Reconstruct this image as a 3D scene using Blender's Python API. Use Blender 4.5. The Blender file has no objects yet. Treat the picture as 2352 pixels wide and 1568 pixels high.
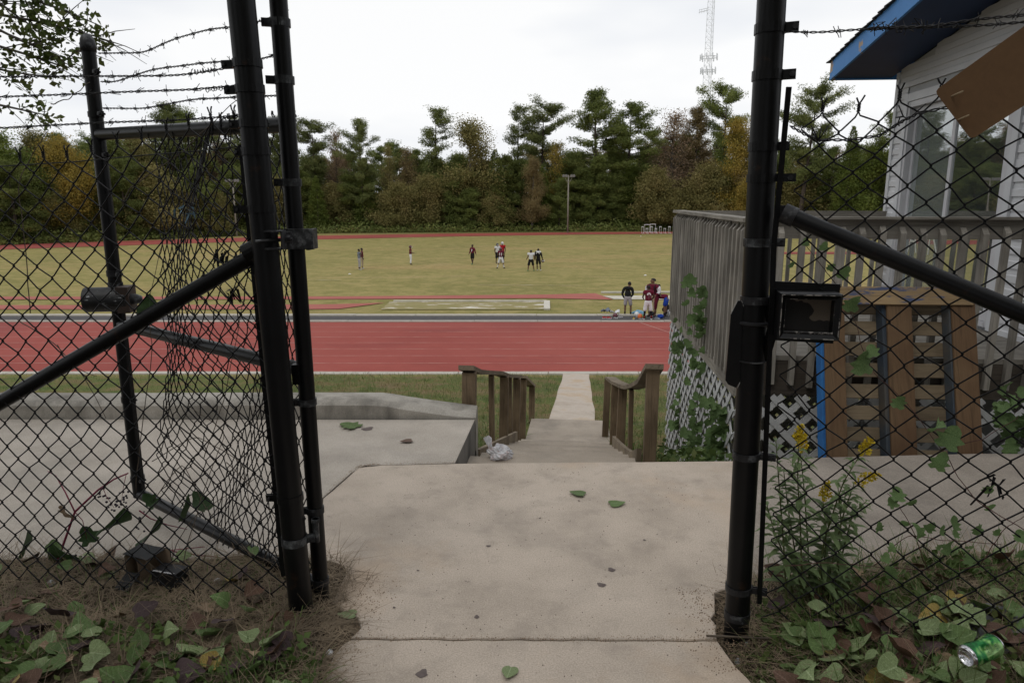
import bpy, math, random
import numpy as np
from mathutils import Vector, Matrix, Euler

random.seed(7)
SC = bpy.context.scene
COL = SC.collection

# ------------------------------------------------------------------ camera
CAM_Z, PITCH, FOC = 1.6, math.radians(11.6), 1600.0        # FOC in units of a 2352 px wide frame
cam = bpy.data.objects.new('camera', bpy.data.cameras.new('camera'))
COL.objects.link(cam)
cam.location = (0, 0, CAM_Z)
cam.rotation_euler = (math.pi / 2 - PITCH, 0, 0)
cam.data.sensor_width = 36.0
cam.data.lens = FOC / 2352.0 * 36.0
cam.data.clip_start, cam.data.clip_end = 0.05, 3000.0
SC.camera = cam

# ------------------------------------------------------------------ sky, sun, exposure
W = bpy.data.worlds.new('World'); SC.world = W; W.use_nodes = True
nt = W.node_tree; nt.nodes.clear()
SUN_EL, SUN_ROT = math.radians(52), math.radians(215)
sky = nt.nodes.new('ShaderNodeTexSky'); sky.sky_type = 'NISHITA'; sky.sun_disc = False
sky.sun_elevation, sky.sun_rotation = SUN_EL, SUN_ROT
hsv = nt.nodes.new('ShaderNodeHueSaturation'); hsv.inputs['Saturation'].default_value = 0.12
tc = nt.nodes.new('ShaderNodeTexCoord'); mp = nt.nodes.new('ShaderNodeMapping')
mp.inputs['Scale'].default_value = (1.0, 1.0, 3.5)
nz = nt.nodes.new('ShaderNodeTexNoise'); nz.inputs['Scale'].default_value = 1.7; nz.inputs['Detail'].default_value = 4
rp = nt.nodes.new('ShaderNodeValToRGB')
rp.color_ramp.elements[0].position = 0.36; rp.color_ramp.elements[0].color = (0.74, 0.78, 0.85, 1)
rp.color_ramp.elements[1].position = 0.60; rp.color_ramp.elements[1].color = (0.99, 0.995, 1.0, 1)
sc10 = nt.nodes.new('ShaderNodeMixRGB'); sc10.blend_type = 'MULTIPLY'; sc10.inputs[0].default_value = 1
sc10.inputs[2].default_value = (10.35, 10.35, 10.35, 1)
mx = nt.nodes.new('ShaderNodeMixRGB'); mx.inputs[0].default_value = 0.92
bg = nt.nodes.new('ShaderNodeBackground'); bg.inputs['Strength'].default_value = 0.10
wo = nt.nodes.new('ShaderNodeOutputWorld')
L = nt.links.new
L(sky.outputs[0], hsv.inputs['Color']); L(tc.outputs['Generated'], mp.inputs[0]); L(mp.outputs[0], nz.inputs['Vector'])
L(nz.outputs['Fac'], rp.inputs[0]); L(rp.outputs[0], sc10.inputs[1]); L(hsv.outputs[0], mx.inputs[1]); L(sc10.outputs[0], mx.inputs[2])
L(mx.outputs[0], bg.inputs['Color']); L(bg.outputs[0], wo.inputs[0])

sun = bpy.data.objects.new('sun', bpy.data.lights.new('sun', 'SUN')); COL.objects.link(sun)
sun.data.energy = 0.6; sun.data.angle = math.radians(25); sun.data.color = (1.0, 0.96, 0.9)
sun.rotation_euler = (math.pi / 2 - SUN_EL, 0, math.pi - SUN_ROT)
SC.view_settings.view_transform = 'Standard'; SC.view_settings.look = 'None'
SC.view_settings.exposure = 0.0; SC.view_settings.gamma = 1.0
SC.view_settings.use_curve_mapping = False
SC.render.engine = 'CYCLES'
SC.cycles.max_bounces = 6; SC.cycles.diffuse_bounces = 3; SC.cycles.glossy_bounces = 3
SC.cycles.transmission_bounces = 4; SC.cycles.transparent_max_bounces = 8
SC.cycles.use_denoising = True

# ------------------------------------------------------------------ helpers
CP, SP = math.cos(PITCH), math.sin(PITCH)
def bearing(px, Y, z=0.0):
    """lateral X at distance Y and height z that lies on a given compass bearing of the survey sheet"""
    return (px - 1176.0) / FOC * (Y * CP - (z - CAM_Z) * SP)
def sight(px, py, Y):
    """surveyed point: bearing px, elevation py, distance Y"""
    a = math.atan((784.0 - py) / FOC) - PITCH
    z = CAM_Z + Y * math.tan(a)
    return Vector((bearing(px, Y, z), Y, z))

def tag(o, label=None, cat=None, group=None, kind=None):
    if label: o['label'] = label
    if cat: o['category'] = cat
    if group: o['group'] = group
    if kind: o['kind'] = kind
    return o

def empty(name, loc=(0, 0, 0), label=None, cat=None, group=None, kind=None, rz=0.0):
    o = bpy.data.objects.new(name, None); COL.objects.link(o)
    o.location = loc; o.rotation_euler = (0, 0, rz); o.empty_display_size = 0.1
    return tag(o, label, cat, group, kind)

def link(name, me, mat=None, parent=None, world=True):
    """one mesh object; vertices are in world space, moved into the parent's space when the parent is not at the origin"""
    o = bpy.data.objects.new(name, me); COL.objects.link(o)
    if mat is not None and len(me.materials) == 0:
        for m in (mat if isinstance(mat, (list, tuple)) else [mat]): me.materials.append(m)
    if parent is not None:
        o.parent = parent
        if world:
            M = Matrix.Identity(4); p = parent
            while p is not None:
                M = Matrix.LocRotScale(p.location, p.rotation_euler, p.scale) @ M; p = p.parent
            me.transform(M.inverted())
    return o

def copy_tree(o, parent=None):
    c = o.copy(); COL.objects.link(c); c.parent = parent
    for ch in list(o.children): copy_tree(ch, c)
    return c

class MB:
    """collects shapes for one mesh"""
    def __init__(s): s.v = []; s.f = []; s.mi = []; s.cur = 0
    def add(s, vs, fs):
        b = len(s.v); s.v.extend([tuple(v) for v in vs]); s.f.extend([tuple(b + i for i in f) for f in fs]); s.mi.extend([s.cur] * len(fs)); return s
    def box(s, c, size, R=None, taper=0.0):
        x, y, z = [k / 2 for k in size]; t = 1 - taper
        P = [(-x, -y, -z), (x, -y, -z), (x, y, -z), (-x, y, -z), (-x * t, -y * t, z), (x * t, -y * t, z), (x * t, y * t, z), (-x * t, y * t, z)]
        c = Vector(c); R = R or Matrix.Identity(3)
        return s.add([R @ Vector(p) + c for p in P], [(0, 3, 2, 1), (4, 5, 6, 7), (0, 1, 5, 4), (1, 2, 6, 5), (2, 3, 7, 6), (3, 0, 4, 7)])
    def bar(s, a, b, w, h, up=(0, 0, 1), bev=0.0, ext=0.0):
        """beam of section w x h from a to b; bev chamfers the long edges"""
        a, b = Vector(a), Vector(b); d = (b - a).normalized(); a = a - d * ext; b = b + d * ext
        x = d.cross(Vector(up));
        if x.length < 1e-5: x = d.cross(Vector((0, 1, 0)))
        x.normalize(); y = x.cross(d); w, h = w / 2, h / 2; e = bev
        if e: pr = [(-w + e, -h), (w - e, -h), (w, -h + e), (w, h - e), (w - e, h), (-w + e, h), (-w, h - e), (-w, -h + e)]
        else: pr = [(-w, -h), (w, -h), (w, h), (-w, h)]
        n = len(pr); vs = [a + x * p + y * q for p, q in pr] + [b + x * p + y * q for p, q in pr]
        fs = [(i, (i + 1) % n, (i + 1) % n + n, i + n) for i in range(n)] + [tuple(range(n - 1, -1, -1)), tuple(range(n, 2 * n))]
        return s.add(vs, fs)
    def tube(s, pts, r, k=8, caps=True, ref=(0.13, 0.97, 0.21)):
        P = np.array([tuple(p) for p in pts], float); n = len(P)
        rr = np.full(n, r) if np.isscalar(r) else np.array(r, float)
        T = np.gradient(P, axis=0); T /= np.linalg.norm(T, axis=1)[:, None] + 1e-12
        X = np.cross(T, np.array(ref)); l = np.linalg.norm(X, axis=1); bad = l < 1e-3
        if bad.any(): X[bad] = np.cross(T[bad], np.array((1, 0.1, 0.2)))
        X /= np.linalg.norm(X, axis=1)[:, None]; Yv = np.cross(T, X)
        a = np.arange(k) * 2 * math.pi / k
        V = P[:, None, :] + rr[:, None, None] * (np.cos(a)[None, :, None] * X[:, None, :] + np.sin(a)[None, :, None] * Yv[:, None, :])
        fs = []
        for i in range(n - 1):
            for j in range(k):
                q = (j + 1) % k; fs.append((i * k + j, i * k + q, (i + 1) * k + q, (i + 1) * k + j))
        if caps: fs.append(tuple(range(k - 1, -1, -1))); fs.append(tuple((n - 1) * k + j for j in range(k)))
        return s.add(V.reshape(-1, 3).tolist(), fs)
    def lathe(s, prof, k=16, M=None):
        """prof: (radius, height) pairs about local z"""
        n = len(prof); vs = []
        for r, z in prof:
            for j in range(k): vs.append((r * math.cos(2 * math.pi * j / k), r * math.sin(2 * math.pi * j / k), z))
        fs = [(i * k + j, i * k + (j + 1) % k, (i + 1) * k + (j + 1) % k, (i + 1) * k + j) for i in range(n - 1) for j in range(k)]
        if prof[0][0] > 1e-6: fs.append(tuple(range(k - 1, -1, -1)))
        if prof[-1][0] > 1e-6: fs.append(tuple((n - 1) * k + j for j in range(k)))
        if M is not None: vs = [M @ Vector(v) for v in vs]
        return s.add(vs, fs)
    def poly_prism(s, pts, z0, z1):
        n = len(pts); vs = [(x, y, z0) for x, y in pts] + [(x, y, z1) for x, y in pts]
        fs = [tuple(range(n - 1, -1, -1)), tuple(range(n, 2 * n))] + [(i, (i + 1) % n, (i + 1) % n + n, i + n) for i in range(n)]
        return s.add(vs, fs)
    def mesh(s, name, smooth=False, weld=False):
        me = bpy.data.meshes.new(name); me.from_pydata(s.v, [], s.f)
        if smooth: me.polygons.foreach_set('use_smooth', [True] * len(me.polygons))
        if any(s.mi): me.polygons.foreach_set('material_index', s.mi)
        me.update(); return me
    def build(s, name, mat=None, parent=None, smooth=False, auto=None):
        me = s.mesh(name, smooth)
        if auto is not None: me.set_sharp_from_angle(angle=math.radians(auto))
        return link(name, me, mat, parent)

def np_mesh(name, V, F):
    """V (n,3), F (m,k) arrays"""
    me = bpy.data.meshes.new(name); k = F.shape[1]
    me.vertices.add(len(V)); me.vertices.foreach_set('co', np.ascontiguousarray(V, dtype=np.float32).ravel())
    me.loops.add(F.size); me.loops.foreach_set('vertex_index', np.ascontiguousarray(F, dtype=np.int32).ravel())
    me.polygons.add(len(F)); me.polygons.foreach_set('loop_start', np.arange(0, F.size, k, dtype=np.int32))
    me.polygons.foreach_set('loop_total', np.full(len(F), k, dtype=np.int32))
    me.update(calc_edges=True); me.validate(); return me

def frame_from(z, x=(1, 0, 0)):
    z = Vector(z).normalized(); x = Vector(x); x = (x - z * x.dot(z)).normalized(); y = z.cross(x)
    return Matrix((x, y, z)).transposed()

# ------------------------------------------------------------------ materials (procedural)
MATS = {}
def mat(name, cols, rough=0.7, scale=8.0, bump=0.0, bscale=None, detail=6.0, stretch=(1, 1, 1), spec=0.4, metal=0.0, coords='Object',
        rand=0.0, trans=0.0, fine=0.0, stops=None, distort=0.0, bdist=0.01, fk=22):
    """cols: list of base colours spread along a noise ramp; rand: per-object value shift; fine: fine speckle"""
    if name in MATS: return MATS[name]
    m = bpy.data.materials.new(name); m.use_nodes = True; t = m.node_tree; N = t.nodes.new; l = t.links.new
    b = t.nodes['Principled BSDF']; b.inputs['Roughness'].default_value = rough; b.inputs['Metallic'].default_value = metal
    b.inputs['Specular IOR Level'].default_value = spec
    c = N('ShaderNodeTexCoord'); mp = N('ShaderNodeMapping'); mp.inputs['Scale'].default_value = stretch; l(c.outputs[coords], mp.inputs[0])
    n = N('ShaderNodeTexNoise'); n.inputs['Scale'].default_value = scale; n.inputs['Detail'].default_value = detail; n.inputs['Distortion'].default_value = distort
    n.inputs['Roughness'].default_value = 0.62
    l(mp.outputs[0], n.inputs['Vector'])
    r = N('ShaderNodeValToRGB'); e = r.color_ramp.elements; k = len(cols)
    st = stops or [0.3 + 0.4 * i / max(1, k - 1) for i in range(k)]
    e[0].position = st[0]; e[0].color = (*cols[0], 1)
    if k == 1: e[1].position = 1; e[1].color = (*cols[0], 1)
    else:
        e[1].position = st[-1]; e[1].color = (*cols[-1], 1)
        for i in range(1, k - 1): q = e.new(st[i]); q.color = (*cols[i], 1)
    l(n.outputs['Fac'], r.inputs[0]); out = r.outputs[0]
    if fine:
        n2 = N('ShaderNodeTexNoise'); n2.inputs['Scale'].default_value = scale * fk; n2.inputs['Detail'].default_value = 5; n2.inputs['Roughness'].default_value = .7; l(mp.outputs[0], n2.inputs['Vector'])
        mr = N('ShaderNodeMapRange'); mr.inputs[1].default_value = 0.3; mr.inputs[2].default_value = 0.7; mr.inputs[3].default_value = 1 - fine; mr.inputs[4].default_value = 1 + fine; l(n2.outputs['Fac'], mr.inputs[0])
        h = N('ShaderNodeHueSaturation'); l(out, h.inputs['Color']); l(mr.outputs[0], h.inputs['Value']); out = h.outputs[0]
    if rand:
        oi = N('ShaderNodeObjectInfo'); mr = N('ShaderNodeMapRange'); mr.inputs[3].default_value = 1 - rand; mr.inputs[4].default_value = 1 + rand; l(oi.outputs['Random'], mr.inputs[0])
        h = N('ShaderNodeHueSaturation'); l(out, h.inputs['Color']); l(mr.outputs[0], h.inputs['Value']); out = h.outputs[0]
    l(out, b.inputs['Base Color'])
    if bump:
        n3 = N('ShaderNodeTexNoise'); n3.inputs['Scale'].default_value = bscale or scale * 4; n3.inputs['Detail'].default_value = 5; l(mp.outputs[0], n3.inputs['Vector'])
        bp = N('ShaderNodeBump'); bp.inputs['Strength'].default_value = bump; bp.inputs['Distance'].default_value = bdist; l(n3.outputs['Fac'], bp.inputs['Height']); l(bp.outputs[0], b.inputs['Normal'])
    if trans:
        tr = N('ShaderNodeBsdfTranslucent'); l(out, tr.inputs['Color']); ms = N('ShaderNodeMixShader'); ms.inputs[0].default_value = trans
        l(b.outputs[0], ms.inputs[1]); l(tr.outputs[0], ms.inputs[2]); l(ms.outputs[0], t.nodes['Material Output'].inputs[0])
    MATS[name] = m; m['col'] = out.node.name; return m

def nodes_of(m): return m.node_tree.nodes, m.node_tree.links, m.node_tree.nodes['Principled BSDF']

def wood(name, dark, light, grain=(1, 1, 1), rough=0.8, rand=0.12, scale=30, stain=None):
    """weathered timber with streaks along the board; grain is squeezed along the long axis"""
    m = mat(name, [dark, light, tuple(0.5 * (a + b) for a, b in zip(dark, light))], rough=rough, scale=scale, bump=0.5, bscale=scale * 2.2, stretch=grain, rand=rand, coords='Object', spec=0.2, distort=0.6, bdist=0.004)
    N, l, b = nodes_of(m)
    src = b.inputs['Base Color'].links[0].from_socket
    c = N.new('ShaderNodeTexCoord'); n = N.new('ShaderNodeTexNoise'); n.inputs['Scale'].default_value = 3.1; n.inputs['Detail'].default_value = 5; l.new(c.outputs['Object'], n.inputs['Vector'])
    mr = N.new('ShaderNodeMapRange'); mr.inputs[1].default_value = 0.35; mr.inputs[2].default_value = 0.68; l.new(n.outputs['Fac'], mr.inputs[0])
    mx = N.new('ShaderNodeMixRGB'); mx.blend_type = 'MIX'; st = stain or tuple(0.55 * a for a in dark); mx.inputs[2].default_value = (*st, 1)
    ml = N.new('ShaderNodeMath'); ml.operation = 'MULTIPLY'; ml.inputs[1].default_value = 0.6; l.new(mr.outputs[0], ml.inputs[0]); l.new(ml.outputs[0], mx.inputs[0]); l.new(src, mx.inputs[1]); l.new(mx.outputs[0], b.inputs['Base Color'])
    return m

def patch(m, colour, scale, lo, hi, coords='Object', stretch=(1, 1, 1), detail=7, amount=1.0, rough=None):
    """lays worn / stained patches of another colour over a material"""
    N, l, b = nodes_of(m); src = b.inputs['Base Color'].links[0].from_socket
    c = N.new('ShaderNodeTexCoord'); mp = N.new('ShaderNodeMapping'); mp.inputs['Scale'].default_value = stretch; mp.inputs['Location'].default_value = (scale * 1.7, 3.1, 0.7); l.new(c.outputs[coords], mp.inputs[0])
    n = N.new('ShaderNodeTexNoise'); n.inputs['Scale'].default_value = scale; n.inputs['Detail'].default_value = detail; n.inputs['Roughness'].default_value = 0.65; l.new(mp.outputs[0], n.inputs['Vector'])
    mr = N.new('ShaderNodeMapRange'); mr.inputs[1].default_value = lo; mr.inputs[2].default_value = hi; mr.inputs[4].default_value = amount; l.new(n.outputs['Fac'], mr.inputs[0])
    mx = N.new('ShaderNodeMixRGB'); mx.inputs[2].default_value = (*colour, 1); l.new(mr.outputs[0], mx.inputs[0]); l.new(src, mx.inputs[1]); l.new(mx.outputs[0], b.inputs['Base Color'])
    return m

M_BLACK = mat('black_enamel', [(0.003, 0.003, 0.0035), (0.006, 0.006, 0.0065)], rough=0.36, scale=6, bump=0.15, bscale=90, spec=0.22, bdist=0.001)
patch(M_BLACK, (0.075, 0.075, 0.075), 38, 0.68, 0.78, detail=9, amount=0.6)
patch(M_BLACK, (0.035, 0.017, 0.009), 9, 0.63, 0.72, detail=10, amount=0.7)
patch(M_BLACK, (0.03, 0.03, 0.03), 3, 0.5, 0.8, detail=10, amount=0.35, stretch=(1, 1, .15))
M_WIRE = mat('black_vinyl_wire', [(0.003, 0.003, 0.0035), (0.007, 0.007, 0.008)], rough=0.5, scale=30, spec=0.2)
M_BARB = mat('dull_barbed_steel', [(0.006, 0.006, 0.0065), (0.022, 0.021, 0.021)], rough=0.55, scale=40, spec=0.25)
M_SCUFF = mat('scuffed_black_band', [(0.007, 0.007, 0.008), (0.018, 0.018, 0.02), (0.12, 0.125, 0.13)], rough=0.5, scale=26, stops=[0.3, 0.56, 0.74], spec=0.3)
M_WORN = mat('half_bare_galvanised_band', [(0.010, 0.010, 0.011), (0.03, 0.032, 0.034), (0.14, 0.145, 0.15)], rough=0.5, scale=34, stops=[0.40, 0.52, 0.72], spec=0.3)
M_CONC = mat('walk_concrete', [(0.385, 0.325, 0.265), (0.475, 0.402, 0.330), (0.53, 0.45, 0.372)], rough=0.92, scale=2.2, bump=0.22, bscale=330, detail=10, fine=0.30, fk=75, spec=0.2, bdist=0.003)
patch(M_CONC, (0.235, 0.203, 0.172), 1.5, 0.52, 0.76, amount=0.6, detail=10)
patch(M_CONC, (0.26, 0.222, 0.185), 6.0, 0.52, 0.70, amount=0.45, detail=10)
patch(M_CONC, (0.48, 0.345, 0.23), 0.9, 0.54, 0.72, amount=0.6)
patch(M_CONC, (0.14, 0.125, 0.11), 17, 0.66, 0.74, amount=0.5)
M_CONC2 = mat('grey_slab_concrete', [(0.325, 0.288, 0.245), (0.405, 0.36, 0.308), (0.46, 0.41, 0.355)], rough=0.92, scale=2.0, bump=0.22, bscale=330, detail=10, fine=0.30, fk=75, spec=0.2, bdist=0.003)
patch(M_CONC2, (0.20, 0.19, 0.17), 1.0, 0.52, 0.74, amount=0.6)
M_CONC3 = mat('shade_toned_right_slab', [(0.205, 0.178, 0.150), (0.275, 0.24, 0.203), (0.33, 0.288, 0.245)], rough=0.92, scale=2.0, bump=0.22, bscale=330, detail=10, fine=0.30, fk=75, spec=0.2, bdist=0.003)  # slab concrete with the shade of house and trees mixed into its colour
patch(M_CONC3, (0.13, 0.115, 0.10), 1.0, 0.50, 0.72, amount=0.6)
M_KERB = mat('weathered_kerb_concrete', [(0.24, 0.222, 0.192), (0.34, 0.315, 0.275), (0.41, 0.38, 0.335)], rough=0.95, scale=5, bump=0.5, bscale=120, detail=10, fine=0.22, spec=0.2, bdist=0.004)
patch(M_KERB, (0.10, 0.092, 0.08), 2.4, 0.48, 0.66, stretch=(1, 1, 0.35), amount=0.75, detail=11)
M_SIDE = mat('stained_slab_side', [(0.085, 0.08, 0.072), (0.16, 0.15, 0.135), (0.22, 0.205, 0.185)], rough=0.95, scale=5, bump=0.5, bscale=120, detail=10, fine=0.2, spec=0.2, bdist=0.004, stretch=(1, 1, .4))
M_STEP = mat('step_concrete', [(0.30, 0.255, 0.205), (0.385, 0.33, 0.27)], rough=0.92, scale=2.4, bump=0.22, bscale=330, detail=10, fine=0.30, fk=75, spec=0.2, bdist=0.003)
patch(M_STEP, (0.20, 0.175, 0.145), 2.0, 0.5, 0.72, amount=0.7)
M_LOWPATH = mat('lower_path_concrete', [(0.37, 0.31, 0.25), (0.45, 0.39, 0.33), (0.42, 0.31, 0.20)], rough=0.92, scale=1.2, bump=0.3, bscale=90, detail=9, fine=0.12, spec=0.2)
M_LITEKERB = mat('pale_track_kerb', [(0.36, 0.33, 0.28), (0.47, 0.44, 0.38)], rough=0.9, scale=3, bump=0.3, fine=0.12)
M_RAILWOOD = wood('stained_rail_timber', (0.085, 0.06, 0.037), (0.20, 0.145, 0.092), grain=(1, 1, 0.06), scale=34)
M_RAILTOP = wood('weathered_rail_cap', (0.125, 0.098, 0.068), (0.26, 0.21, 0.15), grain=(1, 0.08, 1), scale=34)
M_DECK_V = wood('grey_baluster_timber', (0.15, 0.138, 0.12), (0.31, 0.288, 0.252), grain=(1, 1, 0.05), scale=40, rand=0.22)
M_DECK_U = wood('grey_deck_board', (0.125, 0.115, 0.10), (0.25, 0.232, 0.202), grain=(0.05, 1, 1), scale=40, rand=0.12)
M_DECK_S = wood('grey_side_board', (0.145, 0.132, 0.113), (0.29, 0.268, 0.232), grain=(1, 0.05, 1), scale=40, rand=0.12)
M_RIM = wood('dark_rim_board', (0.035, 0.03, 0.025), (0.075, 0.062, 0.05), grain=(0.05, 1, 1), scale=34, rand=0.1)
M_LATTICE = mat('weathered_white_lattice', [(0.42, 0.425, 0.425), (0.55, 0.555, 0.555)], rough=0.75, scale=9, rand=0.1)
M_PAL_OR = wood('orange_pallet_plank', (0.062, 0.040, 0.022), (0.132, 0.083, 0.045), grain=(1, 0.05, 0.05), scale=30, rand=0.12, stain=(0.07, 0.035, 0.018))
M_PAL_GR = wood('greyed_pallet_slat', (0.11, 0.082, 0.052), (0.20, 0.155, 0.10), grain=(0.05, 1, 1), scale=32, rand=0.15)
M_PAL_TOP = wood('pale_pallet_end_plank', (0.20, 0.135, 0.07), (0.33, 0.235, 0.13), grain=(0.05, 1, 1), scale=32, rand=0.05)
patch(M_PAL_TOP, (0.02, 0.06, 0.16), 9, 0.53, 0.6, stretch=(0.6, 3, 3), amount=0.8)
M_PAL_BLUE = mat('blue_pallet_paint', [(0.012, 0.09, 0.27), (0.02, 0.14, 0.37)], rough=0.7, scale=8, bump=0.3, rand=0.1)
patch(M_PAL_BLUE, (0.26, 0.17, 0.09), 20, 0.68, 0.74)
M_PAL_FADE = mat('faded_blue_pallet_block', [(0.015, 0.03, 0.055), (0.045, 0.055, 0.065), (0.11, 0.085, 0.055)], rough=0.8, scale=6, stretch=(1, 0.3, 0.3), rand=0.15)
M_SIDING = mat('white_vinyl_siding', [(0.48, 0.485, 0.50), (0.56, 0.565, 0.58)], rough=0.5, scale=1.5, spec=0.35, rand=0.03)
M_TRIM = mat('white_vinyl_trim', [(0.50, 0.51, 0.53), (0.57, 0.58, 0.60)], rough=0.45, scale=3, spec=0.35)
M_BLUE = mat('blue_fascia_paint', [(0.040, 0.185, 0.47), (0.055, 0.225, 0.54)], rough=0.6, scale=3, bump=0.1)
patch(M_BLUE, (0.36, 0.265, 0.17), 3.4, 0.625, 0.645, detail=9)
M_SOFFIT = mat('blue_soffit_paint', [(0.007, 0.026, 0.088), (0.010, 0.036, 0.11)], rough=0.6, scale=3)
M_SHINGLE = mat('asphalt_shingle', [(0.025, 0.025, 0.026), (0.06, 0.058, 0.056)], rough=0.95, scale=40, bump=0.5)
M_TRACK = mat('red_track_surface', [(0.242, 0.052, 0.041), (0.282, 0.064, 0.050), (0.312, 0.079, 0.062)], rough=0.9, scale=0.16, detail=9, fine=0.05, coords='Object', bump=0.2, bscale=40, spec=0.2, stretch=(1, 1.6, 1))
patch(M_TRACK, (0.185, 0.042, 0.038), 0.35, 0.56, 0.72, stretch=(0.5, 1.6, 1), amount=0.6)
patch(M_TRACK, (0.205, 0.048, 0.043), 0.11, 0.47, 0.60, stretch=(1, 0.35, 1), amount=0.55, detail=2)
M_TRACKFAR = mat('faded_red_runway', [(0.31, 0.08, 0.062), (0.36, 0.115, 0.085)], rough=0.9, scale=0.3, detail=8)
M_LINE = mat('worn_white_lane_paint', [(0.30, 0.08, 0.066), (0.45, 0.26, 0.22)], rough=0.85, scale=1.6, detail=9, stops=[0.34, 0.66])
M_ASPH = mat('dark_asphalt', [(0.045, 0.043, 0.045), (0.075, 0.07, 0.07)], rough=0.92, scale=4, fine=0.2)
M_SAND = mat('white_pit_sand', [(0.40, 0.36, 0.28), (0.62, 0.59, 0.52)], rough=0.95, scale=1.4, fine=0.1)
M_CHALK = mat('pale_board_edge', [(0.45, 0.42, 0.35), (0.60, 0.57, 0.50)], rough=0.9, scale=3)
M_LEAF = {}
def leafmat(name, cols, trans=0.3, rough=0.6, scale=1.2, rand=0.12):
    M_LEAF[name] = mat('foliage_' + name, cols, rough=rough, scale=scale, trans=trans, rand=rand, spec=0.15, detail=4); return M_LEAF[name]
leafmat('pine', [(0.095, 0.122, 0.035), (0.164, 0.197, 0.054), (0.251, 0.279, 0.083)], trans=0.22, scale=0.35)
leafmat('pinelight', [(0.098, 0.118, 0.040), (0.157, 0.183, 0.061), (0.227, 0.238, 0.086)], trans=0.25, scale=0.4)
leafmat('dark', [(0.069, 0.090, 0.026), (0.122, 0.147, 0.040), (0.211, 0.218, 0.062)], trans=0.2, scale=0.3)
leafmat('olive', [(0.127, 0.122, 0.040), (0.226, 0.200, 0.073), (0.300, 0.237, 0.101)], scale=0.35)
leafmat('brown', [(0.142, 0.110, 0.050), (0.231, 0.173, 0.077), (0.291, 0.234, 0.106)], scale=0.35)
leafmat('rust', [(0.205, 0.134, 0.081), (0.301, 0.212, 0.132), (0.359, 0.277, 0.178)], scale=0.35)
leafmat('yellow', [(0.163, 0.134, 0.030), (0.286, 0.216, 0.045), (0.377, 0.264, 0.065)], scale=0.4)
leafmat('green', [(0.077, 0.106, 0.023), (0.132, 0.169, 0.036), (0.215, 0.234, 0.055)], scale=0.4)
leafmat('near', [(0.046, 0.072, 0.017), (0.091, 0.124, 0.031), (0.150, 0.150, 0.048)], scale=3.0)
M_BARK = mat('pine_bark', [(0.035, 0.026, 0.02), (0.085, 0.065, 0.05)], rough=0.95, scale=3, stretch=(3, 3, 0.6), bump=0.5, rand=0.1)
M_BARKG = mat('grey_bark', [(0.055, 0.048, 0.04), (0.13, 0.115, 0.10)], rough=0.95, scale=4, stretch=(3, 3, 0.6), bump=0.5)

# ================================================================== THE SETTING
FZ = -4.2                                                    # level of the sports field
def smooth(a, b, x): t = np.clip((x - a) / (b - a), 0, 1); return t * t * (3 - 2 * t)
PY = np.array([-60, 4.02, 4.12, 8.8, 10.4, 13.0, 13.9, 22.4, 23.0, 900.0])
PZ = np.array([-.10, -.10, -.30, -1.74, -1.86, -2.82, -3.02, -4.20, FZ - .03, FZ - .03])
PYL = np.array([-60, 5.1, 5.3, 9.5, 13.9, 22.4, 23.0, 900.0])
PZL = np.array([-.10, -.10, -.22, -1.70, -2.95, -4.17, FZ - .03, FZ - .03])
rngG = np.random.default_rng(3)
def hump(x, y):
    return 0.5 * np.sin(1.3 * x + .7 * y) + 0.3 * np.sin(2.9 * x - 1.9 * y + 1) + 0.2 * np.sin(5.1 * x + 4.3 * y + 2)
def ground_z(x, y):
    x = np.asarray(x, float); y = np.asarray(y, float)
    zr = np.interp(y, PY, PZ); zl = np.interp(y, PYL, PZL)
    w = smooth(-0.9, -0.35, x - 0.08 * (y - 5)); z = zl * (1 - w) + zr * w
    z = z + 0.03 * hump(x, y) * smooth(5.5, 7.0, y) * (1 - smooth(20, 22, y))
    # soil and litter banks either side of the gateway
    left = smooth(-0.56, -0.80, x) * (1 - smooth(2.80, 3.06, y + 0.04 * np.sin(7 * x))) * (0.135 + 0.015 * hump(3 * x, 3 * y))
    left2 = (1 - smooth(2.36, 2.50, y)) * smooth(-0.50, -0.66, x) * 0.11
    right = smooth(0.74, 1.12, x) * (1 - smooth(2.60, 2.88, y + 0.04 * np.sin(6 * x))) * (0.15 + 0.09 * smooth(0.9, 1.7, x) + 0.015 * hump(3 * x, 3 * y))
    z = z + np.maximum(left, left2) + right
    z = z + (smooth(60, 95, np.abs(x)) * 0.4 + smooth(135, 220, y) * 1.2) * smooth(24, 40, y)
    return z

xs = np.unique(np.concatenate([np.linspace(-5, 5, 201), np.linspace(-16, 16, 129), np.linspace(-90, 90, 73), np.sign(np.linspace(-1, 1, 25)) * np.linspace(-1, 1, 25) ** 2 * 700]))
ys = np.unique(np.concatenate([np.linspace(0.4, 5.6, 131), np.linspace(5.6, 24, 150), np.linspace(24, 140, 59), np.linspace(140, 900, 20), np.array([-40, -15, -6, -3, -1.5, -0.6, 0.0])]))
GX, GY = np.meshgrid(xs, ys); GZ = ground_z(GX, GY)
V = np.stack([GX, GY, GZ], -1).reshape(-1, 3); nx = len(xs)
i = np.arange(len(ys) - 1)[:, None] * nx + np.arange(nx - 1)[None, :]; i = i.ravel()
me = np_mesh('ground', V, np.stack([i, i + 1, i + 1 + nx, i + nx], 1)); me.polygons.foreach_set('use_smooth', [True] * len(me.polygons))

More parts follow.
